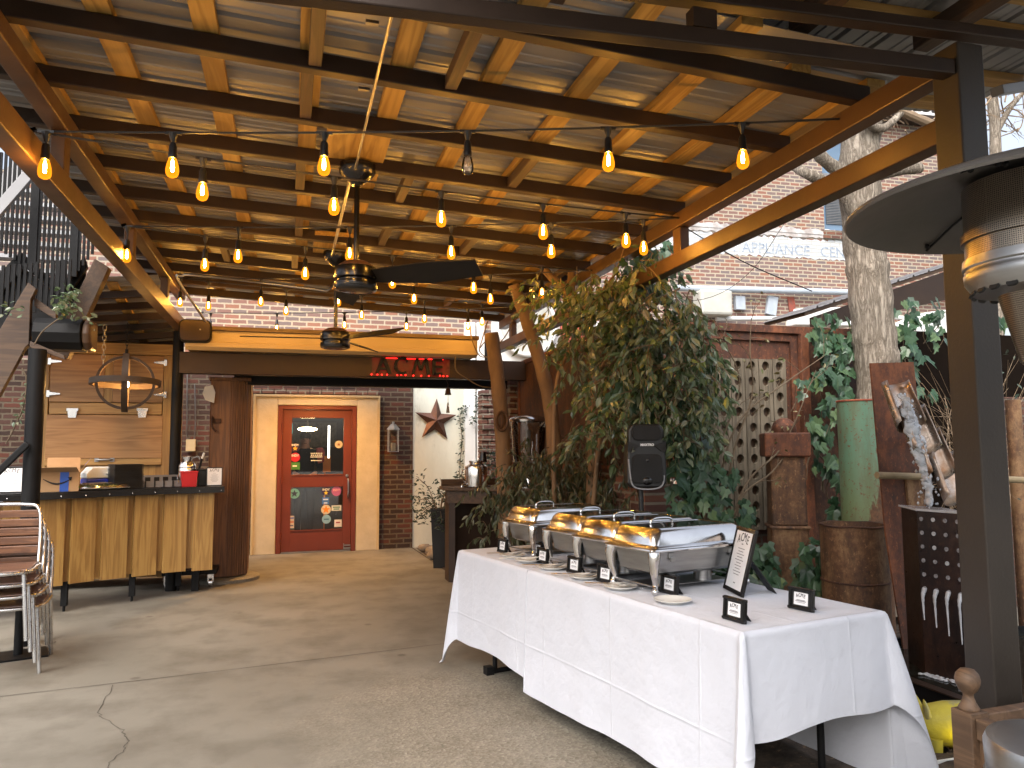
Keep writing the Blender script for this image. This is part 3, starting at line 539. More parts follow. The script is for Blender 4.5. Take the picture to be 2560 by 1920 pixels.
# ------------------------------------------------------------------ nearer, upper roof
ur = thing('upper_roof', 'higher dark roof over the near end of the patio on a steel truss', 'roof', (1.6, 2.2, 0))
def cb(name, x0, z0, x1, z1, h, y0, y1, mat): b = MB(); b.slab([(x0, y0, z0), (x1, y0, z1), (x1, y0, z1+h), (x0, y0, z0+h)], (0, y1-y0, 0)); return b.build(name, mat, ur, w=1, bev=.005)
cb('lower_chord', -.9, 2.715, 2.398, 2.858, .06, 2.15, 2.21, X_['steel']); cb('upper_chord', -.9, 2.845, 3.75, 3.097, .045, 2.15, 2.21, X_['steel'])
for x in (.2, 1.33): z = 2.715+.0434*(x+.9); b = MB(); b.bb((x-.045, 2.155, z+.064), (x+.045, 2.205, z+.132)); b.build('truss_web', X_['steel'], ur, w=1)
def uz(x, y): return 3.09+.04*(x-1.2)+.0*(y-2.2)
for x in (.35, .95, 1.5, 2.06, 2.72, 3.4):
    b = MB(); b.slab([(x-.04, -.9, uz(x, 0)+.09), (x+.04, -.9, uz(x, 0)+.09), (x+.04, 2.62, uz(x, 0)+.09), (x-.04, 2.62, uz(x, 0)+.09)], (0, 0, .09)); b.build('rafter', X_['dkwood'], ur, w=1, bev=.004)
for y in (-.6, .1, .8, 1.45, 1.78, 2.3, 2.56, 2.95, 3.25):
    xa = .2 if y < 2.4 else 1.7; b = MB(); b.slab([(xa, y-.045, uz(xa, y)+.182), (3.7, y-.045, uz(3.7, y)+.182), (3.7, y-.045, uz(3.7, y)+.222), (xa, y-.045, uz(xa, y)+.222)], (0, .09, 0)); b.build('batten', X_['batx'], ur, w=1, bev=.003)
sheet('roof_sheet', .15, 3.75, -1, 3.4, lambda x, y: uz(x, y)+.225, ur, X_['galvd'], 'y')
b = MB(); b.bb((2.56, 2.28, 2.74), (2.66, 2.36, 2.93)); b.build('beam_end', X_['dkwood'], ur, w=1, bev=.004)
b = MB(); b.bar(at(2492, 228, y=2.75), at(2680, 196, y=3.0), .06, .045); b.build('gutter', X_['greyp'], ur, w=1, bev=.004)
# ------------------------------------------------------------------ festoon strings
bulb_prof = [(0, -.052), (.012, -.051), (.022, -.046), (.0285, -.036), (.0305, -.024), (.029, -.008), (.024, .012), (.018, .028), (.0145, .04), (.0135, .046)]
bulb_prof = [(r*.92, z*1.05) for r, z in bulb_prof]
def festoon(A, B, bulbs, label, sag=.03, dark=()):
    s_ = thing('string_light', label, 'string lights', A, 0, 'festoon strings zigzagging under the pergola roof'); n = B-A; pts = []
    def cordz(t): return A.z+n.z*t-sag*4*t*(1-t)
    for i in range(33): t = i/32; pts.append(Vector((A.x+n.x*t, A.y+n.y*t, cordz(t))))
    b = MB(); b.tube(pts, .0055, 5)
    b.tube([A+Vector((-.02, 0, 0)), A+Vector((.01, 0, .01))], .012, 6); b.build('cord', X_['blackp'], s_, w=1)
    for i, (px, py) in enumerate(bulbs):
        r = ray(px, py); det = r.x*n.y-r.y*n.x; q = A-EYE; k = (q.x*n.y-q.y*n.x)/det; P = EYE+r*k; t = (P.xy-A.xy).dot(n.xy)/n.xy.length_squared; zc = cordz(t)
        d = zc-P.z; 
        if d < .09 or d > .34: d = .2; P.z = zc-d
        top = Vector((P.x, P.y, zc)); b = MB(); sx = n.xy.normalized(); sx = Vector((sx.x, sx.y, 0))
        b.box(None, (.07, .014, .012), mtx=Matrix.Translation(top+Vector((0, 0, -.003))) @ Matrix.Rotation(math.atan2(n.y, n.x), 4, 'Z'))
        b.lathe([(.004, -.05), (.008, -.045), (.017, -.018), (.02, -.004)], top, 8); b.tube([top, P+Vector((0, 0, .085))], .0045, 6)
        b.lathe([(.0, .1), (.012, .098), (.0165, .085), (.0175, .05), (.0195, .045), (.0185, .028), (.0, .026)], P+Vector((0, 0, .004)), 10)
        pl = b.build('bulb', X_['blackp'], s_, w=1, smooth=40)
        b = MB(); b.lathe(bulb_prof, P, 12); lit_ = i not in dark; b.build('bulb_glass', X_['bulbE'] if lit_ else X_['bulbg'], pl, w=1, smooth=80)
        if lit_: b = MB(); b.lathe([(0, -.03), (.006, -.026), (.0075, -.01), (.0065, .01), (.004, .024), (0, .026)], P, 8); b.build('filament', X_['fila'], pl, w=1, smooth=80)
        else: b = MB(); b.tube([P+Vector((0, 0, .03)), P+Vector((.006, 0, -.02)), P+Vector((-.004, 0, -.02)), P+Vector((0, 0, .03))], .0012, 4); b.build('filament', X_['inox'], pl, w=1)
hl = lambda px, py: at(px, py, x=XL); hr = lambda px, py: at(px, py, x=XR-.005)
a1, a3, a5, a7 = hl(84, 328), hl(312, 565), hl(445, 695), hl(507, 782); b1, b2, b4, b6 = hr(2098, 297), hr(1697, 545), hr(1480, 676), hr(1322, 765)
festoon(a1, b1, [(112, 417), (431, 414), (810, 409), (1169, 407), (1521, 399), (1857, 393)], 'nearest festoon string, straight across, with one unlit bulb', .03, (3,))
festoon(a1, b2, [(506, 474), (835, 512), (1103, 543), (1358, 576), (1565, 598)], 'festoon string slanting down right from the nearest left hook')
festoon(a3, b2, [(317, 636), (595, 637), (874, 632), (1128, 628), (1378, 625), (1609, 617)], 'second straight festoon string, crossing in front of the near fan rod')
festoon(a3, b4, [(512, 659), (763, 681), (981, 703), (1184, 717), (1355, 731)], 'festoon string slanting away from the second left hook behind the near fan blade')
festoon(a5, b4, [(450, 754), (652, 752), (845, 751), (1035, 745), (1226, 745)], 'third straight festoon string, below the near fan motor')
festoon(a5, b6, [(521, 763), (715, 775), (904, 786), (1061, 795), (1205, 802)], 'festoon string slanting away from the third left hook')
festoon(a7, b6, [(526, 822), (692, 820), (861, 811), (1016, 815), (1170, 813)], 'farthest festoon string, just above the porch canopy')
# ------------------------------------------------------------------ ceiling fans
def fan(px, y, zm, blades, label, Rb):
    p = at(px[0], px[1], y=y); f_ = thing('ceiling_fan', label, 'ceiling fan', (p.x, p.y, pz(p.x)+.03), 0, 'dark ceiling fans under the pergola'); D = zm-(pz(p.x)+.03)
    b = MB(); b.lathe([(0, -.12), (.03, -.12), (.05, -.1), (.085, -.075), (.105, -.045), (.11, -.02), (.11, 0), (0, .02)], n=28); b.build('canopy', X_['blackg'], f_, smooth=40)
    b = MB(); b.tube([(0, 0, -.1), (0, 0, D+.06)], .016, 12); b.build('rod', X_['blackg'], f_, smooth=40)
    b = MB(); b.lathe([(.02, .085), (.07, .08), (.1, .06), (.105, .045)], (0, 0, D), 28); b.build('cap', X_['rustd'], f_, smooth=40)
    b = MB(); b.lathe([(.03, .05), (.118, .045), (.125, .02), (.125, -.02), (.11, -.03), (.11, -.038), (.122, -.042), (.126, -.06), (.12, -.085), (.1, -.092), (.095, -.089), (.06, -.096), (0, -.098)], (0, 0, D), 32); b.build('motor', X_['blackg'], f_, smooth=35)
    for az, pitch in blades:
        b = MB(); out = [(.1, -.05), (.2, -.06), (.45, -.08), (Rb, -.072), (Rb+.02, .05), (.45, .082), (.2, .06), (.1, .05)]
        b.prism(out, .009, Matrix.Translation((0, 0, D-.01)) @ Matrix.Rotation(rad(az), 4, 'Z') @ Matrix.Rotation(rad(pitch), 4, 'X')); b.build('blade', X_['fanb'], f_, bev=.003)
    return f_
fan((893, 440), 4.4, at(897, 690, y=4.4).z, ((-30, -34), (92, 24)), 'nearer ceiling fan with its long blade pointing right', .74)
fan((841, 668), 6.45, at(842, 845, y=6.45).z, ((176, -9), (-52, 26), (60, 22)), 'farther ceiling fan in front of the porch canopy', .74)
# conduit along the roof
cd = thing('conduit', 'thin silver conduit running along the joists to the fans', 'conduit', (.4, 4, 3.1)); b = MB()
c0 = at(980, 32, z=3.1); b.tube([c0, (.335, 4.38, 3.07)], .007, 8); b.tube([(.32, 4.46, 3.07), (.31, 6.4, 3.07)], .011, 8); b.tube(curve([at(838, 705, y=6.7), at(820, 725, y=6.75), at(780, 722, y=6.8), at(500, 688, y=6.9), at(455, 690, y=6.95), at(445, 700, y=7), at(515, 805, y=7.9)], 4), .012, 6); b.build('pipe', X_['inox'], cd, w=1, smooth=60)
for q in (at(950, 66, z=3.1), at(927, 230, z=3.08)): b = MB(); b.box(q+Vector((-.03, 0, .01)), (.05, .02, .012)); b.build('clip', X_['inox'], cd, w=1)
# ------------------------------------------------------------------ bar counter
path = curve([(-3.6, 7.2, 0), (-3.0, 7.32, 0), (-2.4, 7.5, 0), (-2.0, 7.68, 0), (-1.6, 7.93, 0), (-1.1, 8.17, 0), (-.63, 8.27, 0)], 14)
al = [0.]
for p, q in zip(path, path[1:]): al.append(al[-1]+(q-p).length)
def onpath(s, off=0, z=0):
    s = min(max(s, 0), al[-1]-1e-6)
    for i in range(len(al)-1):
        if al[i+1] >= s: break
    t = (s-al[i])/(al[i+1]-al[i]); p = path[i].lerp(path[i+1], t); d = (path[i+1]-path[i]).normalized(); return Vector((p.x-d.y*off, p.y+d.x*off, z)), d
def ribbon(b, s0, s1, o0, o1, z0, z1, k=8):
    vs = []
    for i in range(k+1):
        s = s0+(s1-s0)*i/k; p0, _ = onpath(s, o0); p1, _ = onpath(s, o1); vs += [(p0.x, p0.y, z0), (p1.x, p1.y, z0), (p1.x, p1.y, z1), (p0.x, p0.y, z1)]
    fs = [(0, 1, 2, 3), (4*k+3, 4*k+2, 4*k+1, 4*k)]
    for i in range(k): a, c = 4*i, 4*i+4; fs += [(a+j, c+j, c+(j+1) % 4, a+(j+1) % 4) for j in range(4)]
    b.add(vs, fs)
CT = 1.085; bc = thing('bar_counter', 'curved bar counter faced with pale oak boards under a dark metal top', 'bar counter', (-1.8, 7.9, 0))
b = MB(); ribbon(b, 0, al[-1], 0, .5, CT-.012, CT, 40); ribbon(b, 0, al[-1], -.004, .008, CT-.062, CT-.0125, 40); b.build('countertop', X_['ctop'], bc, w=1)
b = MB(); s = .08
while s < al[-1]-.03: p, d = onpath(s, -.005, CT-.04); b.ball(p, .0075, 6); s += .205
b.build('rivet', X_['alu'], bc, w=1, smooth=60)
b = MB(); ribbon(b, 0, al[-1]-.09, .1, .12, .27, CT-.07, 40); b.build('backing_board', X_['oak'], bc, w=1)
s = .02; random.seed(4)
while s+.2 < al[-1]-.08:
    w = rnd(.185, .225); b = MB(); ribbon(b, s, min(s+w, al[-1]-.09), .055+rnd(0, .012), .098, .245+rnd(-.004, .004), CT-.064, 4); b.build('board', X_['oak'], bc, w=1, bev=.003); s += w+.055
for px, py in ((323, 1509), (441, 1482), (150, 1535)):
    p = at(px, py, z=0); b = MB(); b.bb((p.x-.026, p.y+.09, .05), (p.x+.026, p.y+.14, .27)); b.tube([(p.x, p.y+.115, 0), (p.x, p.y+.115, .06)], .012, 8); b.build('leg', X_['black'], bc, w=1)
b = MB(); b.bb((-.95, 8.55, .0), (-.88, 8.62, .24)); b.build('leg', X_['black'], bc, w=1)
# under the counter: black dolly, blue bin
dl = thing('dolly', 'black platform dolly on casters under the right end of the bar counter', 'dolly', (-1.0, 8.9, 0)); b = MB(); b.bb((-1.25, 8.65, .15), (-.72, 9.3, .2)); b.build('deck', X_['black'], dl, w=1)
for x, y in ((-1.2, 8.7), (-.78, 8.75), (-1.2, 9.25), (-.78, 9.25)): b = MB(); b.tube([(x-.018, y, .05), (x+.018, y, .05)], .05, 14); b.bb((x-.03, y-.02, .06), (x+.03, y+.02, .15)); b.build('caster', X_['alu'] if y < 9 else X_['black'], dl, w=1, smooth=40)
b = MB(); b.bb((-1.75, 8.7, .2), (-1.3, 9.1, .38)); b.bb((-1.77, 8.68, .36), (-1.28, 9.12, .4)); tag(b.build('storage_bin', X_['blue'], bev=.02), 'blue plastic bin tucked under the bar counter', 'bin')
# ------------------------------------------------------------------ oak cabinet behind the bar
CY = 9.0; q0, q1 = at(105, 858, y=CY).x, at(443, 858, y=CY).x
oc = thing('oak_cabinet', 'tall oak cabinet with plywood doors and steel strap hinges behind the bar', 'cabinet', ((q0+q1)/2, CY, 0))
Z = lambda py, px=280: at(px, py, y=CY).z
b = MB(); b.bb((q0, CY+.02, .1), (q1, CY+.6, Z(862))); b.build('carcass', X_['oak'], oc, w=1)
b = MB(); b.bb((q0-.02, CY-.035, Z(886)), (q1+.02, CY+.019, Z(858))); b.bb((q0+.1, CY-.02, Z(1036)), (q1-.13, CY+.019, Z(1008))); b.bb((q0+.1, CY-.03, Z(1222)), (q1-.13, CY+.019, Z(1190))); b.bb((q0+.1, CY-.03, Z(1162)), (q1-.13, CY+.019, Z(1148))); b.build('rail', X_['oakx'], oc, w=1, bev=.003)
b = MB(); b.bb((q0, CY-.03, .1), (q0+.09, CY+.019, Z(887))); b.bb((q1-.12, CY-.03, .1), (q1, CY+.019, Z(887))); b.build('stile', X_['oak'], oc, w=1, bev=.003)
xm0, xm1 = at(262, 950, y=CY).x, at(284, 950, y=CY).x
for a, c in ((q0+.095, xm0), (xm1, q1-.125)): b = MB(); b.bb((a, CY-.025, Z(1006)), (c, CY+.019, Z(888))); b.build('door', X_['ply'], oc, w=1, bev=.003)
b = MB(); b.bb((xm0+.004, CY-.018, Z(1006)), (xm1-.004, CY+.019, Z(888))); b.build('stile', X_['oak'], oc, w=1)
b = MB(); b.bb((q0+.085, CY-.035, Z(1146)), (q1-.115, CY+.019, Z(1038))); b.build('flap', X_['ply'], oc, w=1, bev=.003)
b = MB(); b.bb((q0+.085, CY-.04, Z(1163)), (q1-.115, CY-.001, Z(1147))); b.build('flap_edge', X_['oakx'], oc, w=1, bev=.003)
for px, py, s_ in ((124, 903, 1), (120, 984, 1), (414, 907, -1), (413, 987, -1)):
    p = at(px, py, y=CY-.045); b = MB(); b.bb((p.x-.014, p.y-.006, p.z-.034), (p.x+.014, p.y+.014, p.z+.034)); b.prism([(0, -.02), (s_*.115, -.006), (s_*.115, .006), (0, .02)], .008, frame_mtx(p, (1, 0, 0))); b.build('strap_hinge', X_['alu'], oc, w=1)
for px, py in ((181, 1030), (356, 1030)):
    p = at(px, py, y=CY-.045); b = MB(); b.bb((p.x-.055, p.y-.008, p.z+.012), (p.x+.055, p.y+.012, p.z+.04)); b.prism([(-.045, .012), (-.036, -.06), (.036, -.06), (.045, .012)], .008, frame_mtx(p, (1, 0, 0))); b.build('flap_hinge', X_['alu'], oc, w=1)
p = at(261, 1152, y=CY-.045); b = MB(); b.tube(curve([p+Vector((-.075, 0, .012)), p+Vector((-.06, -.03, .012)), p+Vector((.06, -.03, .012)), p+Vector((.075, 0, .012))], 4), .01, 8); b.box(p+Vector((-.075, .0, .01)), (.04, .01, .04)); b.box(p+Vector((.075, .0, .01)), (.04, .01, .04)); b.build('handle', X_['inox'], oc, w=1, smooth=50)
# wall conduits + box
eb = thing('outlet_box', 'small outlet box with two thin conduits on the dark bricks behind the bar', 'electrical box', (-1.1, 11.2, 1.4)); p = at(477, 1113, y=11.2); b = MB(); b.box(p, (.12, .05, .16)); b.build('box', X_['fascia'], eb, w=1)
for px in (466, 487): a = at(px, 1100, y=11.2); c = at(px+2-(px > 470)*2, 930 if px < 470 else 960, y=11.2); b = MB(); b.tube(curve([(p.x+(px-477)*.004, 11.2, p.z+.08), (a.x, 11.2, a.z+.1), (a.x, 11.2, a.z+.3), (c.x, 11.2, c.z)], 5), .01, 6); b.build('conduit', X_['inox'], eb, w=1)
b = MB(); b.prism([(-.05, .08), (.03, .1), (.06, .02), (.05, -.1), (-.04, -.07), (-.07, .0)], .02, frame_mtx(at(524, 985, y=8.96), (1, 0, 0))); tag(b.build('hanging_rag', X_['white'], smooth=60), 'pale rag hanging from the column beside the bar', 'rag')
# ------------------------------------------------------------------ things on the counter
def spot(px, off, z=CT+.001):
    "point on the counter top seen in column px, off metres behind its front edge"
    best = None
    for i in range(400):
        s = al[-1]*i/399; p, d = onpath(s, off, z); v = p-EYE; u = 1280+F*v.dot(RT)/v.dot(FW)
        if best is None or abs(u-px) < best[0]: best = (abs(u-px), p, d)
    return best[1], math.atan2(best[2].y, best[2].x)
p, a = spot(140, .22); cb_ = thing('cardboard_box', 'open cardboard box with a blue tape strip and a curved black arrow on the bar', 'box', p, a*.4)
w_, d_, h_ = .36, .26, .175; b = MB()
for lo, hi in (((-w_/2, -d_/2, 0), (w_/2, -d_/2+.006, h_)), ((-w_/2, d_/2-.006, 0), (w_/2, d_/2, h_)), ((-w_/2, -d_/2+.006, 0), (-w_/2+.006, d_/2-.006, h_)), ((w_/2-.006, -d_/2+.006, 0), (w_/2, d_/2-.006, h_)), ((-w_/2+.006, -d_/2+.006, 0), (w_/2-.006, d_/2-.006, .006))): b.bb(lo, hi)
b.build('carton', X_['card'], cb_)
for pts, off in (([(-w_/2, -d_/2, h_), (w_/2, -d_/2, h_), (w_/2-.02, -d_/2-.1, h_+.045), (-w_/2-.01, -d_/2-.1, h_+.045)], (0, 0, .005)), ([(-w_/2+.09, d_/2, h_), (w_/2, d_/2, h_), (w_/2, d_/2+.04, h_+.13), (-w_/2+.09, d_/2+.04, h_+.13)], (0, .005, 0)), ([(w_/2, -d_/2, h_), (w_/2, d_/2, h_), (w_/2+.085, d_/2, h_+.12), (w_/2+.085, -d_/2+.02, h_+.12)], (.005, 0, 0))): b = MB(); b.slab(pts, off); b.build('flap', X_['card'], cb_)
b = MB(); b.bb((.03, -d_/2-.003, 0), (.1, -d_/2-.0005, h_)); b.slab([(w_/2+.04, d_/2-.12, h_+.06), (w_/2+.04, d_/2-.03, h_+.06), (w_/2+.088, d_/2-.03, h_+.121), (w_/2+.088, d_/2-.12, h_+.121)], (-.003, 0, 0)); b.build('tape', X_['tape'], cb_)
b = MB(); pts = [(-.1+.22*t, -.045*math.sin(PI*t)) for t in [i/12 for i in range(13)]]
for i in range(12): b.prism(bar2(pts[i], pts[i+1], .005+.01*math.sin(PI*(i+.5)/12)), .002, frame_mtx((0, -d_/2-.0035, .115), (1, 0, 0)))
b.prism([(.125, .018), (.09, .012), (.118, -.022)], .002, frame_mtx((0, -d_/2-.0035, .115), (1, 0, 0))); b.build('printed_arrow', X_['ink'], cb_)
p, a = spot(248, .38); k = thing('cooler', 'small white lunch cooler with a blue body behind the black tray stack', 'cooler', p, a); b = MB(); b.box((0, 0, .05), (.3, .2, .1)); b.build('body', X_['blue'], k, bev=.015)
b = MB(); b.prism([(-.15, 0), (.15, 0), (.15, .06), (.09, .11), (-.1, .11), (-.15, .05)], .2, Matrix.Translation((0, .1, .102)) @ Matrix.Rotation(PI/2, 4, 'X')); b.build('lid', X_['white'], k, bev=.012); b = MB(); b.tube([(.02, -.105, .15), (.14, -.112, .13)], .01, 6); b.build('handle', X_['white'], k)
p, a = spot(255, .14); k = thing('salad_platter', 'film wrapped salad platter on the bar beside the black tray stack', 'platter', p, a); b = MB(); b.lathe([(0, .004), (.12, .004), (.2, .02), (.205, .018), (.13, 0), (0, 0)], n=28); b.v = [Vector((q.x*1.4, q.y*.7, q.z)) for q in b.v]; b.build('dish', X_['china'], k, smooth=50)
random.seed(8); b = MB()
for i in range(60): q = Vector((rnd(-.24, .12), rnd(-.1, .1), .03)); leaf(b, q, (rnd(-1, 1), rnd(-1, 1), rnd(0, .6)), rnd(.03, .055))
b.build('salad', X_['green'], k, recalc=False); b = MB(); b.lathe([(.2, .018), (.185, .045), (.12, .062), (0, .066)], n=28); b.v = [Vector((q.x*1.42, q.y*.71, q.z+rnd(-.006, .006))) for q in b.v]; b.build('film', glassmat('cling_film', (1, 1, 1), .25, .2), k, smooth=40)
p, a = spot(313, .16); b = MB(); b.box((0, 0, .006), (.265, .2, .0075)); b.box((0, 0, .0025), (.245, .18, .005)); t0 = b.build('serving_tray', X_['blackp'], bev=.002); t0.location = p; t0.rotation_euler.z = a; tag(t0, 'black serving tray in the tall stack on the bar', 'tray', 'stacked black trays on the bar')
for i in range(1, 22): c = t0.copy(); COL.objects.link(c); c.location = p+Vector((rnd(-.003, .003), rnd(-.003, .003), i*.0108)); c.rotation_euler.z = a+rnd(-.012, .012)
p, a = spot(400, .27); k = thing('crate', 'flat grey plastic crate lying tilted on the bar left of the red bucket', 'crate', p+Vector((0, 0, .0)), a); b = MB()
b.box((0, 0, .008), (.42, .3, .012)); b.box((0, -.15, .035), (.42, .012, .06)); b.box((0, .15, .06), (.42, .012, .11)); b.box((-.21, 0, .045), (.012, .3, .08)); b.box((.21, 0, .035), (.012, .3, .06)); b.build('tray', X_['greyp'], k)
b = MB()
for i in range(5): b.box((-.17+i*.085, -.158, .035), (.012, .01, .06)); b.box((-.17+i*.085, .142, .065), (.05, .004, .06))
b.build('rib', X_['ctop'], k)
def tub(name, r0, r1, h, n=28, mat=None, parent=None, z=0, sq=None):
    b = MB(); b.lathe([(0, z), (r0, z), (r1, z+h), (r1+.006, z+h+.002), (r1+.006, z+h-.012), (r1-.004, z+h-.004), (r0-.003, z+.006), (0, z+.006)], n=n)
    return b
p, a = spot(471, .13); k = thing('bucket', 'bright red plastic bucket on the right end of the bar', 'bucket', p, a); b = tub('', .085, .1, .155, 4); b.v = [Matrix.Rotation(PI/4, 3, 'Z') @ Vector((q.x*1.1, q.y*1.1, q.z)) for q in b.v]; b.build('pail', X_['redp'], k, bev=.012); b = MB(); b.tube(curve([(-.09, 0, .15), (-.11, -.05, .1), (-.1, -.08, .04)], 4), .004, 6); b.build('handle', X_['alu'], k)
p, a = spot(467, .36); k = thing('beverage_urn', 'steel insulated urn standing behind the red bucket on the bar', 'urn', p, a)
urn = [(0, 0), (.09, 0), (.092, .17), (.088, .185), (.092, .19), (.092, .205), (.07, .25), (.045, .262), (.045, .275), (.055, .28), (.055, .3), (.03, .31), (0, .31)]
b = MB(); b.lathe(urn, n=28); b.build('body', X_['chrome'], k, smooth=35); b = MB(); b.tube(curve([(.05, -.02, .29), (.1, -.02, .3), (.11, -.02, .27)], 4), .008, 6); b.build('handle', X_['chrome'], k)
p, a = spot(496, .3); k = thing('tongs', 'black handled tongs with white ends leaning beside the urn on the bar', 'tongs', p); b = MB(); b.tube([(-.02, 0, 0.08), (.03, 0, .28)], .012, 6); b.build('handle', X_['black'], k); b = MB(); b.tube([(.03, 0, .28), (.05, 0, .34)], .011, 6); b.tube([(-.03, 0, .0), (-.022, 0, .08)], .011, 6); b.build('tip', X_['white'], k)
p, a = spot(515, .28); b = MB(); b.bb((-.08, -.07, 0), (.08, .09, .16)); b.bb((-.1, -.08, .16), (.1, .1, .175)); o = b.build('napkin_box', X_['ctop'], bev=.004); o.location = p; o.rotation_euler.z = a; tag(o, 'dark box behind the small menu frame on the bar', 'box')
def menu_frame(name, p, rz, w, h, lean, label, lines, bordr=.016, small=False, cat='sign frame', grp=None):
    "picture frame leaning back on a strut, printed card inside"
    k = thing(name, label, cat, p, rz, grp); T = Matrix.Rotation(-lean, 4, 'X')   # local: x right, z up, faces -y
    def bx(b, c, s_): b.box(None, s_, mtx=T @ Matrix.Translation(Vector(c)))
    b = MB()
    for c, s_ in (((0, 0, bordr/2), (w, .016, bordr)), ((0, 0, h-bordr/2), (w, .016, bordr)), ((-w/2+bordr/2, 0, h/2), (bordr, .016, h-2*bordr)), ((w/2-bordr/2, 0, h/2), (bordr, .016, h-2*bordr))): bx(b, c, s_)
    if small:
        for z in (bordr*.5, h-bordr*.5): bx(b, (0, -.009, z), (w*1.05, .006, bordr*.7))
        for x in (-w/2+bordr*.5, w/2-bordr*.5): bx(b, (x, -.009, h/2), (bordr*.7, .006, h*1.0))
    b.build('moulding', X_['blackg'], k, bev=.002)
    cw, ch = w-2*bordr, h-2*bordr; b = MB()
    if small: bx(b, (0, .0, h/2), (cw, .006, ch)); b.build('mat_board', X_['ink'], k); cw *= .74; ch *= .8; b = MB()
    bx(b, (0, -.003, h/2), (cw, .005, ch)); card = b.build('card', X_['paper'], k)
    sz = cw*.3
    for i, (c, dz, an) in enumerate(zip('ACME', (-.1, .05, .08, -.08), (.18, .06, -.06, -.2))):
        M_ = T @ Matrix.Translation((cw*(-.27+.18*i), -.0062, h/2+ch*(.26 if small else .38)+dz*sz)) @ Matrix.Rotation(PI/2, 4, 'X') @ Matrix.Rotation(an, 4, 'Z') @ Matrix.Scale(.8, 4, (1, 0, 0)) @ Matrix.Scale(1.05 if small else 1.0, 4, (0, 1, 0))
        text('lettering', c, sz, M_, X_['ink'], card, .0004, offset=0)
    b = MB()
    for z, ww, hh in lines: bx(b, (0, -.0062, h/2+ch*z), (cw*ww, .0008, ch*hh))
    b.build('print', X_['inkg'], card)
    b = MB(); q = T @ Vector((0, .008, h*.62)); b.slab([(-w*.16, q.y, q.z), (w*.16, q.y, q.z), (w*.2, q.y+h*.42, 0.001), (-w*.2, q.y+h*.42, .001)] if not small else [(-.03, q.y-.002, q.z), (.03, q.y-.002, q.z), (.034, q.y+h*.4, .001), (-.034, q.y+h*.4, .001)], (0, .005, .0)); b.build('easel_strut', X_['ink'], k)
    return k
LINES = [(.2, .2, .012)]+[(.1-.065*i, (.5, .35, .6, .45, .55)[i % 5], .014) for i in range(7)]
p, a = spot(26, .12); menu_frame('menu_frame', p, .1, .2, .235, .12, 'black framed menu card on the bar left of the black post', LINES, .014)
p, a = spot(536, .14); menu_frame('menu_frame', p, .1, .155, .19, .1, 'small framed menu card on the right end of the bar by the column', LINES, .009)
# ------------------------------------------------------------------ white covered thing behind the bar
p = at(45, 1230, y=9.6); b = MB(); random.seed(3); b.lathe([(.24, -.6), (.24, .2), (.235, .4), (.2, .54), (.12, .62), (0, .64)], n=20); b.v = [Vector((q.x*1.0+rnd(-.008, .008), q.y, q.z)) for q in b.v]; o = b.build('covered_stand', X_['tarp'], smooth=60); o.location = (p.x, p.y, .6); tag(o, 'white tarp covered stand behind the bar at the far left', 'cover')
# ------------------------------------------------------------------ orb pendant and chains
p = at(314, 957, y=7.6); R_ = .235; ob = thing('orb_pendant', 'orb pendant lamp of three dark bands hanging over the bar', 'pendant lamp', p)
for nm, mtx in (('band', Matrix.Rotation(rad(9), 4, 'Z') @ Matrix.Rotation(PI/2, 4, 'X')), ('band', Matrix.Rotation(rad(9), 4, 'Z') @ Matrix.Rotation(PI/2, 4, 'Y')), ('band', Matrix.Rotation(rad(-3), 4, 'X'))):
    b = MB(); n = 48; vs = []
    for i in range(n):
        a = 2*PI*i/n
        for r, z in ((R_-.012, -.026), (R_-.012, .026), (R_+.012, .026), (R_+.012, -.026)): vs.append(mtx @ Vector((r*math.cos(a), r*math.sin(a), z)))
    b.add(vs, [(4*i+j, 4*i+(j+1) % 4, 4*((i+1) % n)+(j+1) % 4, 4*((i+1) % n)+j) for i in range(n) for j in range(4)]); b.build(nm, X_['hoop'], ob, smooth=40); R_ += .025
b = MB(); b.tube([(0, 0, .27), (0, 0, .06)], .012, 8); b.lathe([(.0, .07), (.024, .065), (.024, .02), (0, .015)], n=12); b.build('socket', X_['blackg'], ob); b = MB(); b.ball((0, 0, -.012), .03, 12, (1, 1, 1.25)); b.build('bulb', X_['orbE'], ob, smooth=80)
def chain(b, p0, z1, r=.012, L_=.045):
    z = p0.z; i = 0
    while z < z1:
        b.tube([(p0.x+(r*math.cos(t) if i % 2 else 0), p0.y+(0 if i % 2 else r*math.cos(t)), z+L_/2+L_*.62*math.sin(t)) for t in [2*PI*j/8 for j in range(8)]], .003, 4, closed=True); z += L_*.85; i += 1
b = MB(); b.tube([(p.x, p.y, p.z+.27), (p.x, p.y, p.z+.31)], .014, 8); chain(b, p+Vector((0, 0, .31)), 2.62, .01, .04); b.v = [v-p for v in b.v]; b.build('chain', X_['black'], ob)
b = MB(); q = at(258, 912, y=7.9); chain(b, q, 2.63, .016, .055); tag(b.build('loose_chain', X_['inox']), 'loose steel chain hanging left of the orb pendant', 'chain')
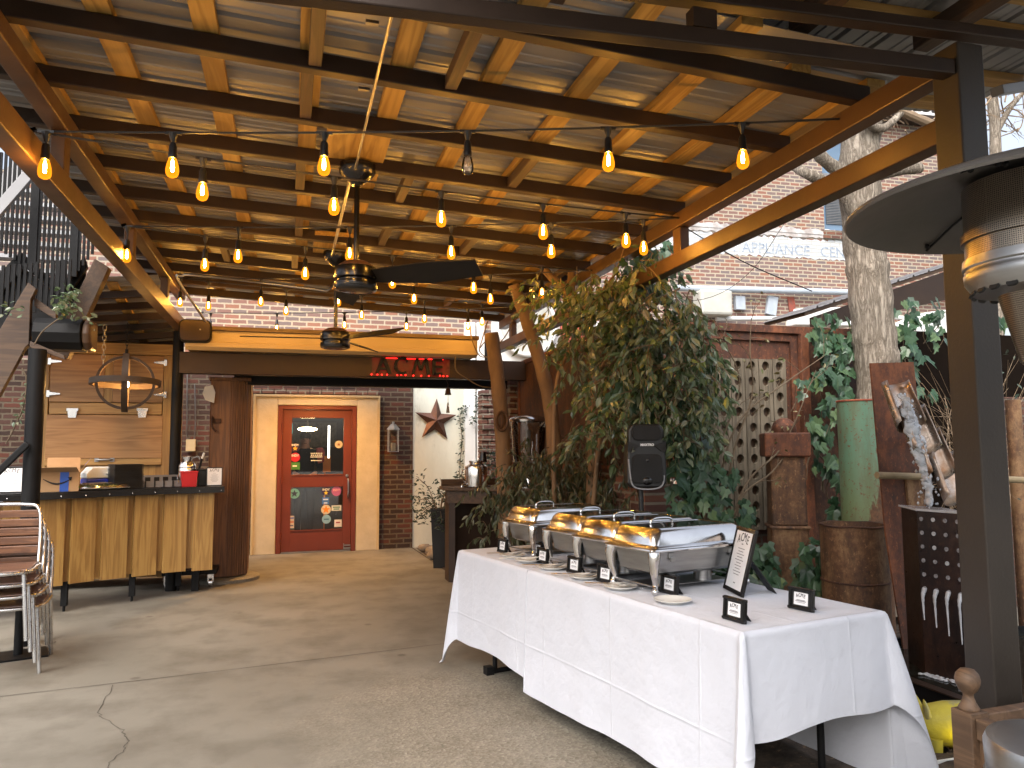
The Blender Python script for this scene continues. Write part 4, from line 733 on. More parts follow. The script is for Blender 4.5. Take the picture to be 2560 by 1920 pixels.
# ------------------------------------------------------------------ low roof over the bar
br = thing('bar_roof', 'low dark lean-to roof over the bar falling to the left', 'roof', (-2, 7.6, 0)); zb = lambda x, y: 3.02+.1*(x+1.2)-.185*(y-7.6)
for y in (7.75, 8.05, 8.35, 8.65, 8.95, 9.25): b = MB(); b.slab([(-3.4, y-.03, zb(-3.4, y)-.07), (-1.22, y-.03, zb(-1.22, y)-.07), (-1.22, y-.03, zb(-1.22, y)-.006), (-3.4, y-.03, zb(-3.4, y)-.006)], (0, .06, 0)); b.build('joist', X_['steel'], br, w=1)
for x in (-3.1, -2.6, -2.1, -1.6): b = MB(); b.slab([(x-.045, 7.6, zb(x, 7.6)), (x+.045, 7.6, zb(x, 7.6)), (x+.045, 9.4, zb(x, 9.4)), (x-.045, 9.4, zb(x, 9.4))], (0, 0, .03)); b.build('batten', X_['bat'], br, w=1)
sheet('roof_sheet', -3.5, -1.2, 7.5, 9.5, lambda x, y: zb(x, y)+.035, br, X_['galvd'])
# ------------------------------------------------------------------ staircase at the left
SY = 6.9; stc = thing('staircase', 'dark steel and timber staircase with slim balusters at the left edge', 'staircase', (-2.3, SY, 0)); A = lambda px, py, y=6.8: at(px, py, y=y)
b = MB(); b.tube([(-1.89, 6.6, 0), (-1.89, 6.6, 2.24)], .062, 18); b.build('post', X_['black'], stc, w=1, smooth=40)
def plank(name, px, y, th, mat, par=stc): b = MB(); b.slab([at(*q, y=y) for q in px], (0, th, 0)); return b.build(name, mat, par, w=1, bev=.004)
plank('stringer', [(-160, 1080), (0, 822), (70, 706), (90, 722), (76, 750), (72, 860), (62, 870), (0, 985), (-160, 1240)], 6.75, .06, X_['dkwoodx'])
plank('landing_beam', [(85, 742), (140, 782), (140, 800), (85, 765)], 6.82, .06, X_['dkwoodx'])
plank('stringer', [(-60, 745), (50, 628), (64, 640), (150, 716), (210, 640), (218, 668), (170, 738), (150, 745), (62, 668), (-60, 800)], 7.35, .05, X_['black'])
plank('skirt_panel', [(-60, 800), (55, 665), (150, 745), (215, 668), (200, 790), (-60, 830)], 7.42, .04, X_['black'])
plank('brace', [(236, 646), (272, 668), (168, 897), (125, 876)], 7.15, .12, X_['dkwood']); plank('brace', [(74, 852), (160, 888), (164, 900), (74, 868)], 6.66, .04, X_['dkwoodx'])
for i in range(23):
    x = -20+i*11.4; y0 = 648+abs(((x-50)/100)-1)*-70+62 if x < 150 else 716-(x-150)*1.25; b = MB(); p0, p1 = at(x, y0+20, y=7.3), at(x, 380, y=7.3); wd = .02 if i % 9 else .045; b.bar(p0, (p0.x, 7.3, p1.z), wd, wd); b.build('baluster', X_['black'], stc, w=1)
for i in range(13):
    x = 2+i*14; b = MB(); p0 = at(x, 790-i*1.5, y=7.0); b.bb((p0.x-.011, 6.99, p0.z), (p0.x+.011, 7.01, p0.z+.42)); b.build('baluster', X_['black'], stc, w=1)
for i in range(11): y = 8.3+i*.0; z = at(100, 478+i*33, y=8.6).z; b = MB(); b.bb((-4.6, 8.6, z-.02), (-2.15, 8.78, z+.02)); b.build('tread', X_['galvd'], stc, w=1)
b = MB(); b.bar(at(-60, 590, y=7.05), at(79, 430, y=7.05), .05, .085); b.build('handrail', X_['galv'], stc, w=1, bev=.004); b = MB(); b.bar(at(-40, 528, y=8.0), at(58, 408, y=8.0), .05, .14); b.build('stringer', X_['galv'], stc, w=1)
b = MB(); b.bar(at(-40, 1215, y=6.5), at(70, 1108, y=6.5), .03, .05); b.build('handrail', X_['black'], stc, w=1, bev=.01)
p0, p1 = A(92, 838), A(212, 836); k = thing('stair_speaker', 'black horn box with a rounded brown end mounted under the stair', 'speaker', (p0+p1)/2); hh = .125; prof = [(-.13, -hh), (.05, -hh), (.12, -hh*.6), (.14, 0), (.12, hh*.6), (.05, hh), (-.13, hh)]
b = MB(); L_ = (p1-p0).x; b.prism(prof, L_, frame_mtx((-L_/2, 0, 0), (0, -1, 0), (0, 0, 1)) if 0 else Matrix.Translation((-L_/2, 0, 0)) @ Matrix(((0, 0, 1, 0), (-1, 0, 0, 0), (0, 1, 0, 0), (0, 0, 0, 1)))); b.build('housing', X_['black'], k, bev=.01)
b = MB(); b.prism([(x*.98, y*.98) for x, y in prof], .07, Matrix.Translation((L_/2+.001, 0, 0)) @ Matrix(((0, 0, 1, 0), (-1, 0, 0, 0), (0, 1, 0, 0), (0, 0, 0, 1)))); b.build('end_cap', X_['steelw'], k, bev=.03, bseg=3)
# ------------------------------------------------------------------ stacked chairs at the left edge
def make_chair(p, rz, label):
    k = thing('stacking_chair', label, 'chair', p, rz, 'stacked aluminium chairs with wooden slats'); w = .255
    b = MB(); b.tube(curve([(-w, .2, .43), (-w, -.12, .43), (-w*.75, -.22, .43), (0, -.25, .43), (w*.75, -.22, .43), (w, -.12, .43), (w, .2, .43)], 5), .0125, 8); b.build('seat_rim', X_['alu'], k, smooth=60)
    b = MB()
    for i in range(8):
        y = -.2+i*.054; ww = w*.98*(.84 if i == 0 else .95 if i == 1 else 1.0); b.bb((-ww, y-.022, .432), (ww, y+.022, .448))
    b.build('seat', X_['teak'], k, bev=.006)
    b = MB(); b.tube(curve([(-w, .17, .45), (-w*.98, .235, .62), (-w*.9, .28, .8), (-w*.55, .3, .835), (w*.55, .3, .835), (w*.9, .28, .8), (w*.98, .235, .62), (w, .17, .45)], 5), .0125, 8); b.build('back_frame', X_['alu'], k, smooth=60)
    b = MB()
    for i in range(5):
        z = .53+i*.06; y = .2+(z-.45)*.245; n = 6
        vs = []
        for j in range(n+1): x = -w*.97+2*w*.97*j/n; yy = y+.025*(1-(x/w)**2); vs += [(x, yy-.006, z-.025), (x, yy-.006, z+.025), (x, yy+.006, z+.027), (x, yy+.006, z-.023)]
        b.add(vs, [(0, 1, 2, 3), (4*n+3, 4*n+2, 4*n+1, 4*n)]+[(4*j+i2, 4*j+4+i2, 4*j+4+(i2+1) % 4, 4*j+(i2+1) % 4) for j in range(n) for i2 in range(4)])
    b.build('backrest', X_['teak'], k, bev=.003)
    for s_ in (-1, 1):
        b = MB(); b.tube([(s_*w*.86, -.17, .43), (s_*w*1.0, -.2, 0)], [.014, .014], 10); b.build('leg', X_['alu'], k, smooth=60)
        b = MB(); b.tube([(s_*w*.98, .19, .45), (s_*w*1.02, .3, 0)], [.014, .014], 10); b.build('leg', X_['alu'], k, smooth=60)
    return k
cp = Vector((-1.83, 5.92, 0)); cz = rad(8)
ch0 = make_chair(cp, cz, 'lowest chair of the aluminium and wood stack')
for i, lb in enumerate(('second chair from the bottom of the aluminium and wood stack', 'third chair from the bottom of the aluminium and wood stack', 'topmost chair of the aluminium and wood stack, its slatted back fully visible')): dup(ch0, cp+Vector((-.014*(i+1), -.05*(i+1), .082*(i+1))), cz, lb)
k = thing('pedestal_base', 'dark steel pedestal with a flat plate foot under the stacked chairs', 'pedestal', at(45, 1640, z=0)); b = MB(); b.box((0, 0, .007), (.36, .3, .012), .3); b.build('foot_plate', X_['black'], k); b = MB(); b.tube([(0, 0, .013), (0, 0, .4)], .03, 12); b.build('pole', X_['black'], k, smooth=40)
# ------------------------------------------------------------------ buffet table and linen
TA = rad(10.8); T0 = Vector((1.63, 2.51, 0)); TZ = .765
def tw(x, y, z=TZ): return Vector((T0.x+math.cos(TA)*x-math.sin(TA)*y, T0.y+math.sin(TA)*x+math.cos(TA)*y, z))
tb = thing('folding_table', 'long folding table with black legs under the white cloths', 'table', T0, TA)
b = MB(); b.bb((.005, .01, TZ-.05), (.755, 2.6, TZ-.006)); b.build('tabletop', X_['white'], tb, bev=.008)
for y in (.22, 2.36):
    for x in (.12, .64): b = MB(); b.tube([(x, y, TZ-.055), (x, y, .03)], .016, 10); b.build('leg', X_['black'], tb, smooth=50)
    b = MB(); b.tube([(.09, y, .016), (.67, y, .016)], .016, 8); b.bb((.05, y-.03, 0), (.1, y+.03, .05)); b.bb((.66, y-.03, 0), (.71, y+.03, .05)); b.build('foot_bar', X_['black'], tb)
def cloth(name, label, y0, y1, near, far, dl, dr_, dn, df, seed, lift=0.0):
    random.seed(seed); W = .765; per = []   # perimeter samples: base, outward dir, drop, flare, u
    def wave(s): return .009*math.sin(s*4.3+seed)+.004*math.sin(s*11+2*seed)+.002*math.sin(s*23)
    u = 0; st = .02
    def side(p, q, nrm, D):
        nonlocal u
        n = max(2, int((Vector(q)-Vector(p)).length/st)); L_ = (Vector(q)-Vector(p)).length
        for i in range(n+1): t = i/n; per.append((Vector(p).lerp(Vector(q), t), Vector(nrm), D(t) if callable(D) else D, 0.0, u+L_*t))
        u += L_
    def corner(c, a0, Da, Db, amp, pk=45):
        nonlocal u
        for i in range(1, 24):
            a = 90*i/24; D = min(Da/max(math.cos(rad(a)), 1e-3), Db/max(math.sin(rad(a)), 1e-3)); fl = amp*max(0, 1-abs(a-pk)/(pk if a < pk else 90-pk))**1.25
            an = a0+rad(a); per.append((Vector(c), Vector((math.cos(an), math.sin(an))), D, fl, u+i*.02))
        u += .48
    # going round: right side up, far, left side down, near
    side((W, y0 if near else y0), (W, y1), (1, 0), lambda t: dr_)
    if far: corner((W, y1), 0, dr_, df, .12); side((W, y1), (0, y1), (0, 1), df); corner((0, y1), PI/2, df, dl, .11, 50)
    nfar = len(per)
    if not far: side((0, y1), (0, y1-.001), (-1, 0), dl)
    side((0, y1), (0, y0), (-1, 0), lambda t: dl+.012*math.sin(t*4+seed)+.005*math.sin(t*9))
    if near: corner((0, y0), PI, dl, dn, .2, 34); side((0, y0), (W, y0), (0, -1), lambda t: dn+.03*(1-t)+.008*math.sin(t*9)); corner((W, y0), 1.5*PI, dn, dr_, .2, 60)
    R_ = 44; me_v = []; uvs = []
    for bs, nr, D, fl, uu in per:
        for j in range(R_+1):
            t = j/R_; d = D*t; r = .018
            if d < r*PI/2: off, dz = r*math.sin(d/r), r*(1-math.cos(d/r))
            else: off, dz = r, r+(d-r*PI/2)
            k = (d/max(D, .01)); off += fl*k**.9+(wave(uu)*k*1.1)+.012*k+lift
            z = TZ+lift-dz
            if z < .012: off += (.012-z)*.5; z = .012+.006*random.random()*0+.004*math.sin(uu*40)
            me_v.append((bs.x+nr.x*off, bs.y+nr.y*off, z)); uvs.append((uu, d))
    n = len(per); fs = []; closed = near and far
    for i in range(n-1):
        for j in range(R_): a = i*(R_+1)+j; fs.append((a, a+1, a+R_+2, a+R_+1))
    if near:   # close between last sample and the first
        for j in range(R_): a = (n-1)*(R_+1)+j; fs.append((a, a+1, j+1, j))
    # flat top
    o0 = len(me_v); nx, ny = 26, int((y1-y0)/.03)+1
    for j in range(ny+1):
        for i in range(nx+1):
            x, y = W*i/nx, y0+(y1-y0)*j/ny; me_v.append((x, y, TZ+lift+.0008*math.sin(x*21+seed)*math.sin(y*13))); uvs.append((y+.1, x+.13))
    for j in range(ny):
        for i in range(nx): a = o0+j*(nx+1)+i; fs.append((a, a+1, a+nx+2, a+nx+1))
    me = bpy.data.meshes.new(name); me.from_pydata(me_v, [], fs); me.materials.append(X_['cloth']); ul = me.uv_layers.new(name='UVMap')
    ul.data.foreach_set('uv', [c for l in me.loops for c in uvs[l.vertex_index]]); me.polygons.foreach_set('use_smooth', [True]*len(me.polygons)); me.update()
    o = bpy.data.objects.new(name, me); COL.objects.link(o); o.location = T0; o.rotation_euler.z = TA; tag(o, label, 'tablecloth', 'white cloths over the buffet table')
    return o
cloth('tablecloth', 'white cloth over the far end of the buffet table, by the console', 1.5, 2.63, False, True, .6, .6, .4, .56, 3)
cloth('tablecloth', 'white cloth over the near end of the buffet table, its hem lifted at the corner', 0, 1.655, True, False, .665, .715, .38, 0, 1, .003)
CZ = TZ+.0045
# ------------------------------------------------------------------ chafing dishes
def chafer(x, y, rz, label):
    k = thing('chafing_dish', label, 'chafing dish', tw(x, y, CZ), TA+rz, 'chafing dishes in a row on the buffet table'); Lx, Ly, H = .575, .325, .2
    for cx_, cy_ in ((0, 0), (Lx, 0), (0, Ly), (Lx, Ly)):
        sx, sy = (1 if cx_ else -1), (1 if cy_ else -1); b = MB(); pts = curve([(cx_, cy_, H), (cx_+sx*.008, cy_+sy*.008, .165), (cx_+sx*.004, cy_+sy*.004, .1), (cx_-sx*.008, cy_-sy*.006, .05), (cx_, cy_, .03)], 4); rr = [.03, .031, .03, .029, .028, .026, .024, .022, .02, .018, .016, .014, .013, .0125, .012, .012, .012]
        b.tube(pts, rr[:len(pts)], 10); b.ball((cx_, cy_, .0175), .0175, 12); b.build('leg', X_['chrome'], k, smooth=60)
    def ring(b, w, h, z, r=.03, c=(Lx/2, Ly/2)): return [Vector((c[0]+x_, c[1]+y_, z)) for x_, y_ in rrect(w, h, r, 4)]
    def loft(b, rings, top=True, bot=True):
        n = len(rings[0]); b.add([p for r_ in rings for p in r_], [(i*n+j, i*n+(j+1) % n, (i+1)*n+(j+1) % n, (i+1)*n+j) for i in range(len(rings)-1) for j in range(n)]+([tuple(range(n-1, -1, -1))] if bot else [])+([tuple((len(rings)-1)*n+j for j in range(n))] if top else []))
    b = MB(); loft(b, [ring(b, .5, .25, .085, .04), ring(b, .55, .3, .1, .04), ring(b, .575, .325, .195, .03)]); b.build('water_pan', X_['inox'], k, smooth=30)
    b = MB(); loft(b, [ring(b, .6, .35, .196, .02), ring(b, .645, .385, .2, .02), ring(b, .65, .39, .206, .02), ring(b, .645, .385, .212, .02), ring(b, .6, .345, .214, .02)]); b.build('rim', X_['chrome'], k, smooth=30)
    b = MB(); loft(b, [ring(b, .62, .365, .2145, .03), ring(b, .615, .36, .222, .035), ring(b, .595, .34, .228, .035), ring(b, .585, .332, .25, .04), ring(b, .56, .31, .285, .045), ring(b, .53, .285, .3, .045), ring(b, .5, .26, .305, .04), ring(b, .48, .24, .302, .03), ring(b, .475, .235, .299, .03)], False, True); ld = b.build('lid', X_['chrome'], k, smooth=40)
    b = MB(); loft(b, [ring(b, .476, .236, .2985, .03), ring(b, .476, .236, .3005, .03)]); b.build('lid_window', X_['lidg'], ld)
    b = MB(); hx, hy = Lx/2-.05, Ly/2+.07; b.tube(curve([(hx-.07, hy, .303), (hx-.064, hy, .318), (hx-.035, hy, .327), (hx+.035, hy, .327), (hx+.064, hy, .318), (hx+.07, hy, .303)], 4), .0065, 8); b.build('handle', X_['chrome'], ld, smooth=60)
    b = MB()
    for y_ in (.1, Ly-.1): b.tube([(0, y_, .022), (Lx, y_, .022)], .004, 6)
    b.bb((.05, .07, .024), (Lx-.05, Ly-.07, .028)); b.tube([(0, .0, .04), (0, Ly, .04)], .004, 6); b.tube([(Lx, 0, .04), (Lx, Ly, .04)], .004, 6); b.build('burner_shelf', X_['inox'], k)
    for fx in (.17, .4):
        b = MB(); b.lathe([(0, .028), (.045, .028), (.045, .075), (.04, .08), (.036, .074), (.036, .06), (0, .058)], (fx, Ly/2-.04, 0), 20); f_ = b.build('fuel_can', X_['inox'], k, smooth=40); b = MB(); b.lathe([(0, .059), (.013, .059), (.013, .1), (0, .1)], (fx, Ly/2-.04, 0), 10); b.build('wick_cap', X_['redp'], f_)
    for fx in (.1, Lx-.1): b = MB(); b.bb((fx-.018, -.006, .165), (fx+.018, .004, .19)); b.bb((fx-.012, -.016, .15), (fx+.012, -.002, .172)); b.build('latch', X_['inox'], k, bev=.002)
    return k
t = NT('lid_window_glass'); t.set(col=(.03, .035, .035), rough=.03, spec=.9); X_['lidg'] = t.m
c0 = chafer(.13, .686, rad(1), 'nearest steel chafing dish, in front of the tall menu frame')
for (x, y, a), lb in zip(((.165, 1.055, 1), (.195, 1.43, 2), (.225, 2.02, 3)), ('second nearest steel chafing dish, its lid half hidden by the nearest', 'third steel chafing dish from the near end of the table', 'farthest steel chafing dish, standing apart from the others')): dup(c0, tw(x, y, CZ), TA+rad(a), lb)
# ------------------------------------------------------------------ plates and spoons
b = MB(); b.lathe([(0, .004), (.045, .004), (.05, 0), (.054, .002), (.062, .008), (.082, .015), (.083, .018), (.062, .0115), (.05, .007), (0, .007)], n=36); pl = b.build('saucer', X_['china'], smooth=50)
PL = [(.135, 2.13, 'farthest saucer with a serving spoon, before the farthest small frame'), (.125, 1.9, 'second farthest saucer, holding a pale spoon'), (.11, 1.585, 'saucer with a spoon, third from the far end of the table'), (.1, 1.235, 'saucer with a spoon between the middle small frames'), (.095, .91, 'saucer with a flat server beside the nearest dish foot'), (.105, .53, 'nearest saucer, empty, in front of the nearest dish')]
def spoon(x, y, z, az, label, mat, flat=False):
    k = thing('serving_spoon', label, 'spoon', tw(x, y, z), TA+rad(az), 'serving utensils on the saucers'); b = MB()   # bowl at +x, handle runs to -x
    n, mm = 10, 14; vs = []
    for i in range(n+1):
        t = i/n; xx = .09*t-.01; w = .031*math.sin(PI*min(1, max(0, t*.94+.05)))**.6
        for j in range(mm+1): s_ = -1+2*j/mm; vs.append((xx, w*s_, .014+(.002 if flat else -.011*(1-s_*s_)*math.sin(PI*t))+.22*xx))
    b.add(vs, [(i*(mm+1)+j, i*(mm+1)+j+1, (i+1)*(mm+1)+j+1, (i+1)*(mm+1)+j) for i in range(n) for j in range(mm)]); o = b.build('bowl', mat, k, smooth=60); md = o.modifiers.new('gauge', 'SOLIDIFY'); md.thickness = .0012
    b = MB(); b.tube(curve([(-.008, 0, .0135), (-.05, 0, .02), (-.12, 0, .012), (-.2, 0, -.004)], 4), [.004, .004, .0042, .0045, .005, .0055, .006, .0065, .007, .0075, .008, .008, .006], 8); b.v = [Vector((v.x, v.y, .4*(v.z-.006)+.006)) for v in b.v]; b.build('handle', mat, k, smooth=60)
for i, (x, y, lb) in enumerate(PL):
    o = pl if i == 0 else pl.copy()
    if i: COL.objects.link(o)
    o.location = tw(x, y, CZ); tag(o, lb, 'saucer', 'white saucers along the buffet table')
for i, (az, lb) in enumerate(((-62, 'spoon on the farthest saucer'), (-55, 'pale spoon on the second farthest saucer'), (-60, 'spoon on the third saucer from the far end'), (-60, 'spoon on the saucer between the middle small frames'), (-65, 'flat server lying on the saucer by the nearest dish foot'))): x, y, _ = PL[i]; spoon(x, y, CZ+.008, az, lb+' of the buffet', X_['inox'] if i != 1 else X_['china'], i == 4)
# ------------------------------------------------------------------ framed signs on the table
SL = [(-.1, .6, .05), (-.18, .75, .05), (-.29, .6, .025)]
FR = [(.165, 2.335, 'farthest small black framed sign, by the farthest saucer'), (.285, 2.08, 'small black framed sign half hidden behind another, by the farthest dish foot'), (.165, 1.8, 'small black framed sign between the second and third farthest saucers'), (.14, 1.405, 'small black framed sign before the gap between the third and second dishes'), (.125, 1.085, 'small black framed sign behind the saucer with the flat server'), (.215, .69, 'small black framed sign behind the empty saucer'), (.085, .13, 'small black framed sign nearest the long front edge of the table'), (.475, .15, 'small black framed sign near the right end of the table')]
fr0 = None
for x, y, lb in FR:
    rz = TA-PI/2+rad(2+rnd(-4, 4))
    if not fr0: fr0 = menu_frame('small_sign_frame', tw(x, y, CZ), rz, .12, .092, .1, lb, SL, .014, True, 'sign frame', 'small framed signs on the buffet table')
    else:
        r = fr0.copy(); COL.objects.link(r); r.location = tw(x, y, CZ); r.rotation_euler = (0, 0, rz); r['label'] = lb
        for ch in list(fr0.children):
            c = ch.copy(); COL.objects.link(c); c.parent = r
            for g in list(ch.children): d = g.copy(); COL.objects.link(d); d.parent = c
menu_frame('menu_frame', tw(.5, .575, CZ), TA+rad(-113), .235, .31, .26, 'tall black framed menu leaning back on the buffet table', [(.28, .1, .02)]+[(.2-.05*i, (.4, .3, .46, .34, .5, .28)[i % 6], .012) for i in range(10)]+[(-.4, .1, .02)], .02)
# ------------------------------------------------------------------ console with drinks, by the porch
k = thing('console_table', 'dark brown timber console beside the porch carrying the drinks urn', 'console', (2.1, 8.0, 0))
b = MB(); b.slab([(1.64, 8.5, 1.0), (1.62, 8.16, 1.0), (2.7, 7.35, 1.0), (2.7, 8.5, 1.0)], (0, 0, .035)); b.build('top', X_['dkwoodx'], k, w=1, bev=.004)
b = MB(); b.slab([(1.67, 8.22, .86), (2.68, 7.46, .86), (2.68, 7.46, .998), (1.67, 8.22, .998)], (.02, .03, 0)); b.build('apron', X_['dkwoodx'], k, w=1)
b = MB(); b.slab([(1.70, 8.25, 0), (1.76, 8.2, 0), (1.76, 8.46, 0), (1.70, 8.46, 0)], (0, 0, .998)); b.build('end_panel', X_['steel'], k, w=1); b = MB(); b.bb((1.77, 8.42, .02), (2.68, 8.46, .998)); b.build('back_panel', X_['steel'], k, w=1)
b = MB(); b.bb((1.66, 8.47, 1.036), (2.68, 8.5, 1.11)); b.build('backsplash', X_['dkwoodx'], k, w=1)
p = at(1205, 1215, z=1.037); p = Vector((1.98, 8.12, 1.036)); k = thing('drinks_urn', 'polished steel drinks urn with a black spout lever on the console', 'urn', p)
b = MB(); b.lathe([(0, .0), (.125, 0), (.128, .015), (.128, .19), (.12, .225), (.075, .25), (.072, .262), (.08, .27), (.08, .285), (0, .29)], n=32); b.build('body', X_['chrome'], k, smooth=35); b = MB(); b.tube([(-.12, -.03, .03), (-.17, -.04, .03), (-.175, -.04, .0)], .009, 8); b.build('tap', X_['chrome'], k, smooth=50); b = MB(); b.tube(curve([(-.12, 0, .2), (-.16, -.01, .17), (-.16, -.01, .08), (-.125, 0, .05)], 4), .006, 6); b.build('handle', X_['chrome'], k, smooth=60); b = MB(); b.lathe([(.0, 0), (.16, 0), (.165, .008), (0, .008)], (0, 0, -.0), 24); b.lathe([(.045, .27), (.03, .38), (0, .38)], (.09, .05, 0), 14); b.build('lever', X_['blackg'], k)
p = at(1322, 1205, y=7.75); p.z = 1.036; k = thing('drinks_dispenser', 'tall clear drinks dispenser with a domed steel lid above the drooping bush', 'dispenser', p); zt = at(1322, 1052, y=7.75).z-p.z
b = MB(); b.lathe([(.14, .18), (.165, .3), (.19, zt-.02), (.195, zt)], n=36); b.build('jar', glassmat('dispenser_jar', (.8, .8, .78), .06), k, smooth=60); b = MB(); b.lathe([(.205, zt-.012), (.21, zt+.012), (.19, zt+.03), (.12, zt+.055), (.03, zt+.065), (0, zt+.066)], n=36); b.build('lid', X_['chrome'], k, smooth=50)
b = MB(); b.lathe([(0, 0), (.15, 0), (.15, .02), (.06, .04), (.05, .12), (.14, .165), (.145, .185), (0, .186)], n=30); b.build('base', X_['chrome'], k, smooth=40); b = MB(); b.lathe([(.03, .2), (.03, zt-.1)], n=10); b.build('ice_core', X_['greyp'], k); b = MB(); b.tube([(0, -.14, .1), (0, -.2, .1), (0, -.2, .06)], .012, 8); b.build('tap', X_['blackp'], k)
b = tub('', .075, .1, .13, 20); o = b.build('red_pot', rustmat('red_clay_pot', (.22, .06, .035), (.3, .09, .05), (.12, .03, .02)), smooth=40); o.location = (2.27, 8.0, 1.036); tag(o, 'small dull red pot beside the pale cut trunk on the console', 'pot')
# ------------------------------------------------------------------ loudspeaker on stand
p = at(1610, 1140, y=4.7); k = thing('loudspeaker', 'black loudspeaker with a pale lower trim on a stand amid the ivy', 'speaker', (p.x, p.y, p.z), rad(-13)); hw, hh = .125, .215
sh = [(-hw*.78, hh), (hw*.78, hh), (hw*.98, hh*.82), (hw*1.0, .08), (hw*1.08, -.05), (hw*1.08, -hh*.84), (hw*.85, -hh), (-hw*.85, -hh), (-hw*1.08, -hh*.84), (-hw*1.08, -.05), (-hw, .08), (-hw*.98, hh*.82)]
b = MB(); b.prism(sh, .1, frame_mtx((0, .02, 0), (1, 0, 0))); b.prism([(x*.8, y*.92) for x, y in sh], .16, frame_mtx((0, .18, 0), (1, 0, 0))); b.build('cabinet', X_['blackp'], k, bev=.015)
b = MB(); b.prism([(x*.8, y*.45-.085) for x, y in sh], .016, frame_mtx((0, -.08, 0), (1, 0, 0))); b.prism(rrect(.2, .1, .04), .02, frame_mtx((0, -.08, .155), (1, 0, 0))); b.build('grille', pm('speaker_mesh', (.004, .004, .004), (.008, .008, .008), 200, .6, .2, .5, 400), k, bev=.006)
b = MB(); b.tube(curve([(-.125, -.083, -.02), (-.115, -.085, -.13), (-.1, -.086, -.195), (-.05, -.088, -.218), (.05, -.088, -.218), (.1, -.086, -.195), (.115, -.085, -.13)], 4), .006, 6); b.build('trim', pm('pale_trim', (.3, .31, .33), None, 4, .4), k, smooth=60)
b = MB(); b.ball((0, -.092, -.165), .035, 14, (1, .3, .8)); b.ball((0, -.094, -.03), .012, 10, (1, .4, 1)); b.build('cone', X_['blackg'], k, smooth=60)
for s_ in (-1, 1): b = MB(); b.prism([(s_*.05, .07), (s_*.13, .1), (s_*.13, .03), (s_*.1, .03)], .012, frame_mtx((0, -.08, 0), (1, 0, 0))); b.build('bass_port', X_['ink'], k)
text('lettering', 'MAXTRO', .022, Matrix.Translation((0, -.0985, .075)) @ Matrix.Rotation(PI/2, 4, 'X'), X_['paper'], k, .001, offset=.001)
k = thing('speaker_stand', 'black pole stand carrying the loudspeaker', 'stand', (p.x+.01, p.y+.08, 0)); b = MB(); b.tube([(0, 0, 0.3), (0, 0, p.z-hh+.01)], .0175, 12); b.build('pole', X_['blackp'], k, smooth=50); b = MB(); b.lathe([(.03, .6), (.03, .72)], n=12); b.build('collar', X_['blackp'], k)
for a in (30, 150, 270): b = MB(); b.tube([(0, 0, .62), (.42*math.cos(rad(a)), .42*math.sin(rad(a)), .02)], .012, 8); b.build('leg', X_['blackp'], k)
# ------------------------------------------------------------------ star wall, piers, bell
k = thing('stucco_panel', 'pale stained stucco wall panel carrying the copper star', 'wall', (2.3, 11.25, 0)); zp = 2.62; b = MB(); b.bb((1.77, 11.27, 0), (2.55, 11.5, zp)); b.build('panel', X_['stucco'], k, w=1); b = MB(); b.bb((2.55, 11.18, 0), (2.72, 11.45, 3.4)); b.bb((2.74, 11.16, 0), (2.86, 11.45, 3.4)); b.build('pilaster', X_['white'], k, w=1, bev=.01); b = MB(); b.bb((2.865, 11.16, 0), (2.9, 11.45, 3.2)); b.build('downpipe', X_['black'], k, w=1)
def pier(px0, px1, y, top, label, stp=.0):
    p0, p1 = at(px0, top, y=y), at(px1, top, y=y); k = thing('brick_pier', label, 'brick pier', ((p0.x+p1.x)/2, y, 0)); b = MB(); z = 0; random.seed(int(px0)); i = 0
    while z < p0.z:
        ww = p1.x-p0.x; n = 2; o_ = (i % 2)*.08
        xs = [p0.x]+[p0.x+ww*(.5+(.12 if i % 2 else -.1))]+[p1.x]
        for a, c in zip(xs, xs[1:]): j = rnd(-.008, .008); b.bb((a+.004, y+j-(.02 if i % 2 else 0), z+.005), (c-.004, y+.22, z+.075)); b.bb((a+.01, y+.012, z-.006), (c-.01, y+.2, z+.006))
        z += .082; i += 1
    b.build('brickwork', X_['brickp'], k, w=1, bev=.008); return k
pier(1203, 1245, 10.4, 985, 'paler stepped brick pier behind the pale cut trunk'); pier(1272, 1314, 8.95, 940, 'darker stepped brick pier between the pale cut trunk and the rusted wall')
p = at(1089, 1051, y=11.235); R5 = .335; b = MB(); pts = [(R5*(1 if i % 2 == 0 else .4)*math.sin(PI*i/5), R5*(1 if i % 2 == 0 else .4)*math.cos(PI*i/5)) for i in range(10)]
M_ = frame_mtx((0, 0, 0), (1, 0, 0)); vs = [M_ @ Vector((x, y, 0)) for x, y in pts]+[M_ @ Vector((0, 0, .085)), M_ @ Vector((0, 0, 0))]; b.add(vs, [(i, (i+1) % 10, 10) for i in range(10)]+[((i+1) % 10, i, 11) for i in range(10)]); o = b.build('barn_star', X_['bronze'], recalc=True); o.location = p; o.rotation_euler.y = rad(3); tag(o, 'copper coloured five pointed barn star on the pale wall', 'star')
p = at(1120, 975, y=9.0); k = thing('wind_bell', 'small bronze wind bell with a hanging clapper in front of the pale wall', 'bell', p); zb_ = at(1120, 985, y=9.0).z-p.z; b = MB(); b.lathe([(.018, .02), (.03, 0), (.035, -.035), (.042, -.06), (.036, -.06), (0, -.01)], n=16); b.build('bell', X_['rustd'], k, smooth=40); b = MB(); b.tube([(0, 0, .02), (0, 0, .07), (-.03, 0, .14), (-.01, .05, .2)], .004, 5); b.build('hook', X_['rustd'], k); b = MB(); b.tube([(0, 0, -.05), (0, 0, -.17)], .0025, 4); b.slab([(-.008, 0, -.15), (.008, 0, -.15), (.022, 0, -.28), (-.022, 0, -.28)], (0, .003, 0)); b.build('clapper', X_['alu'], k)
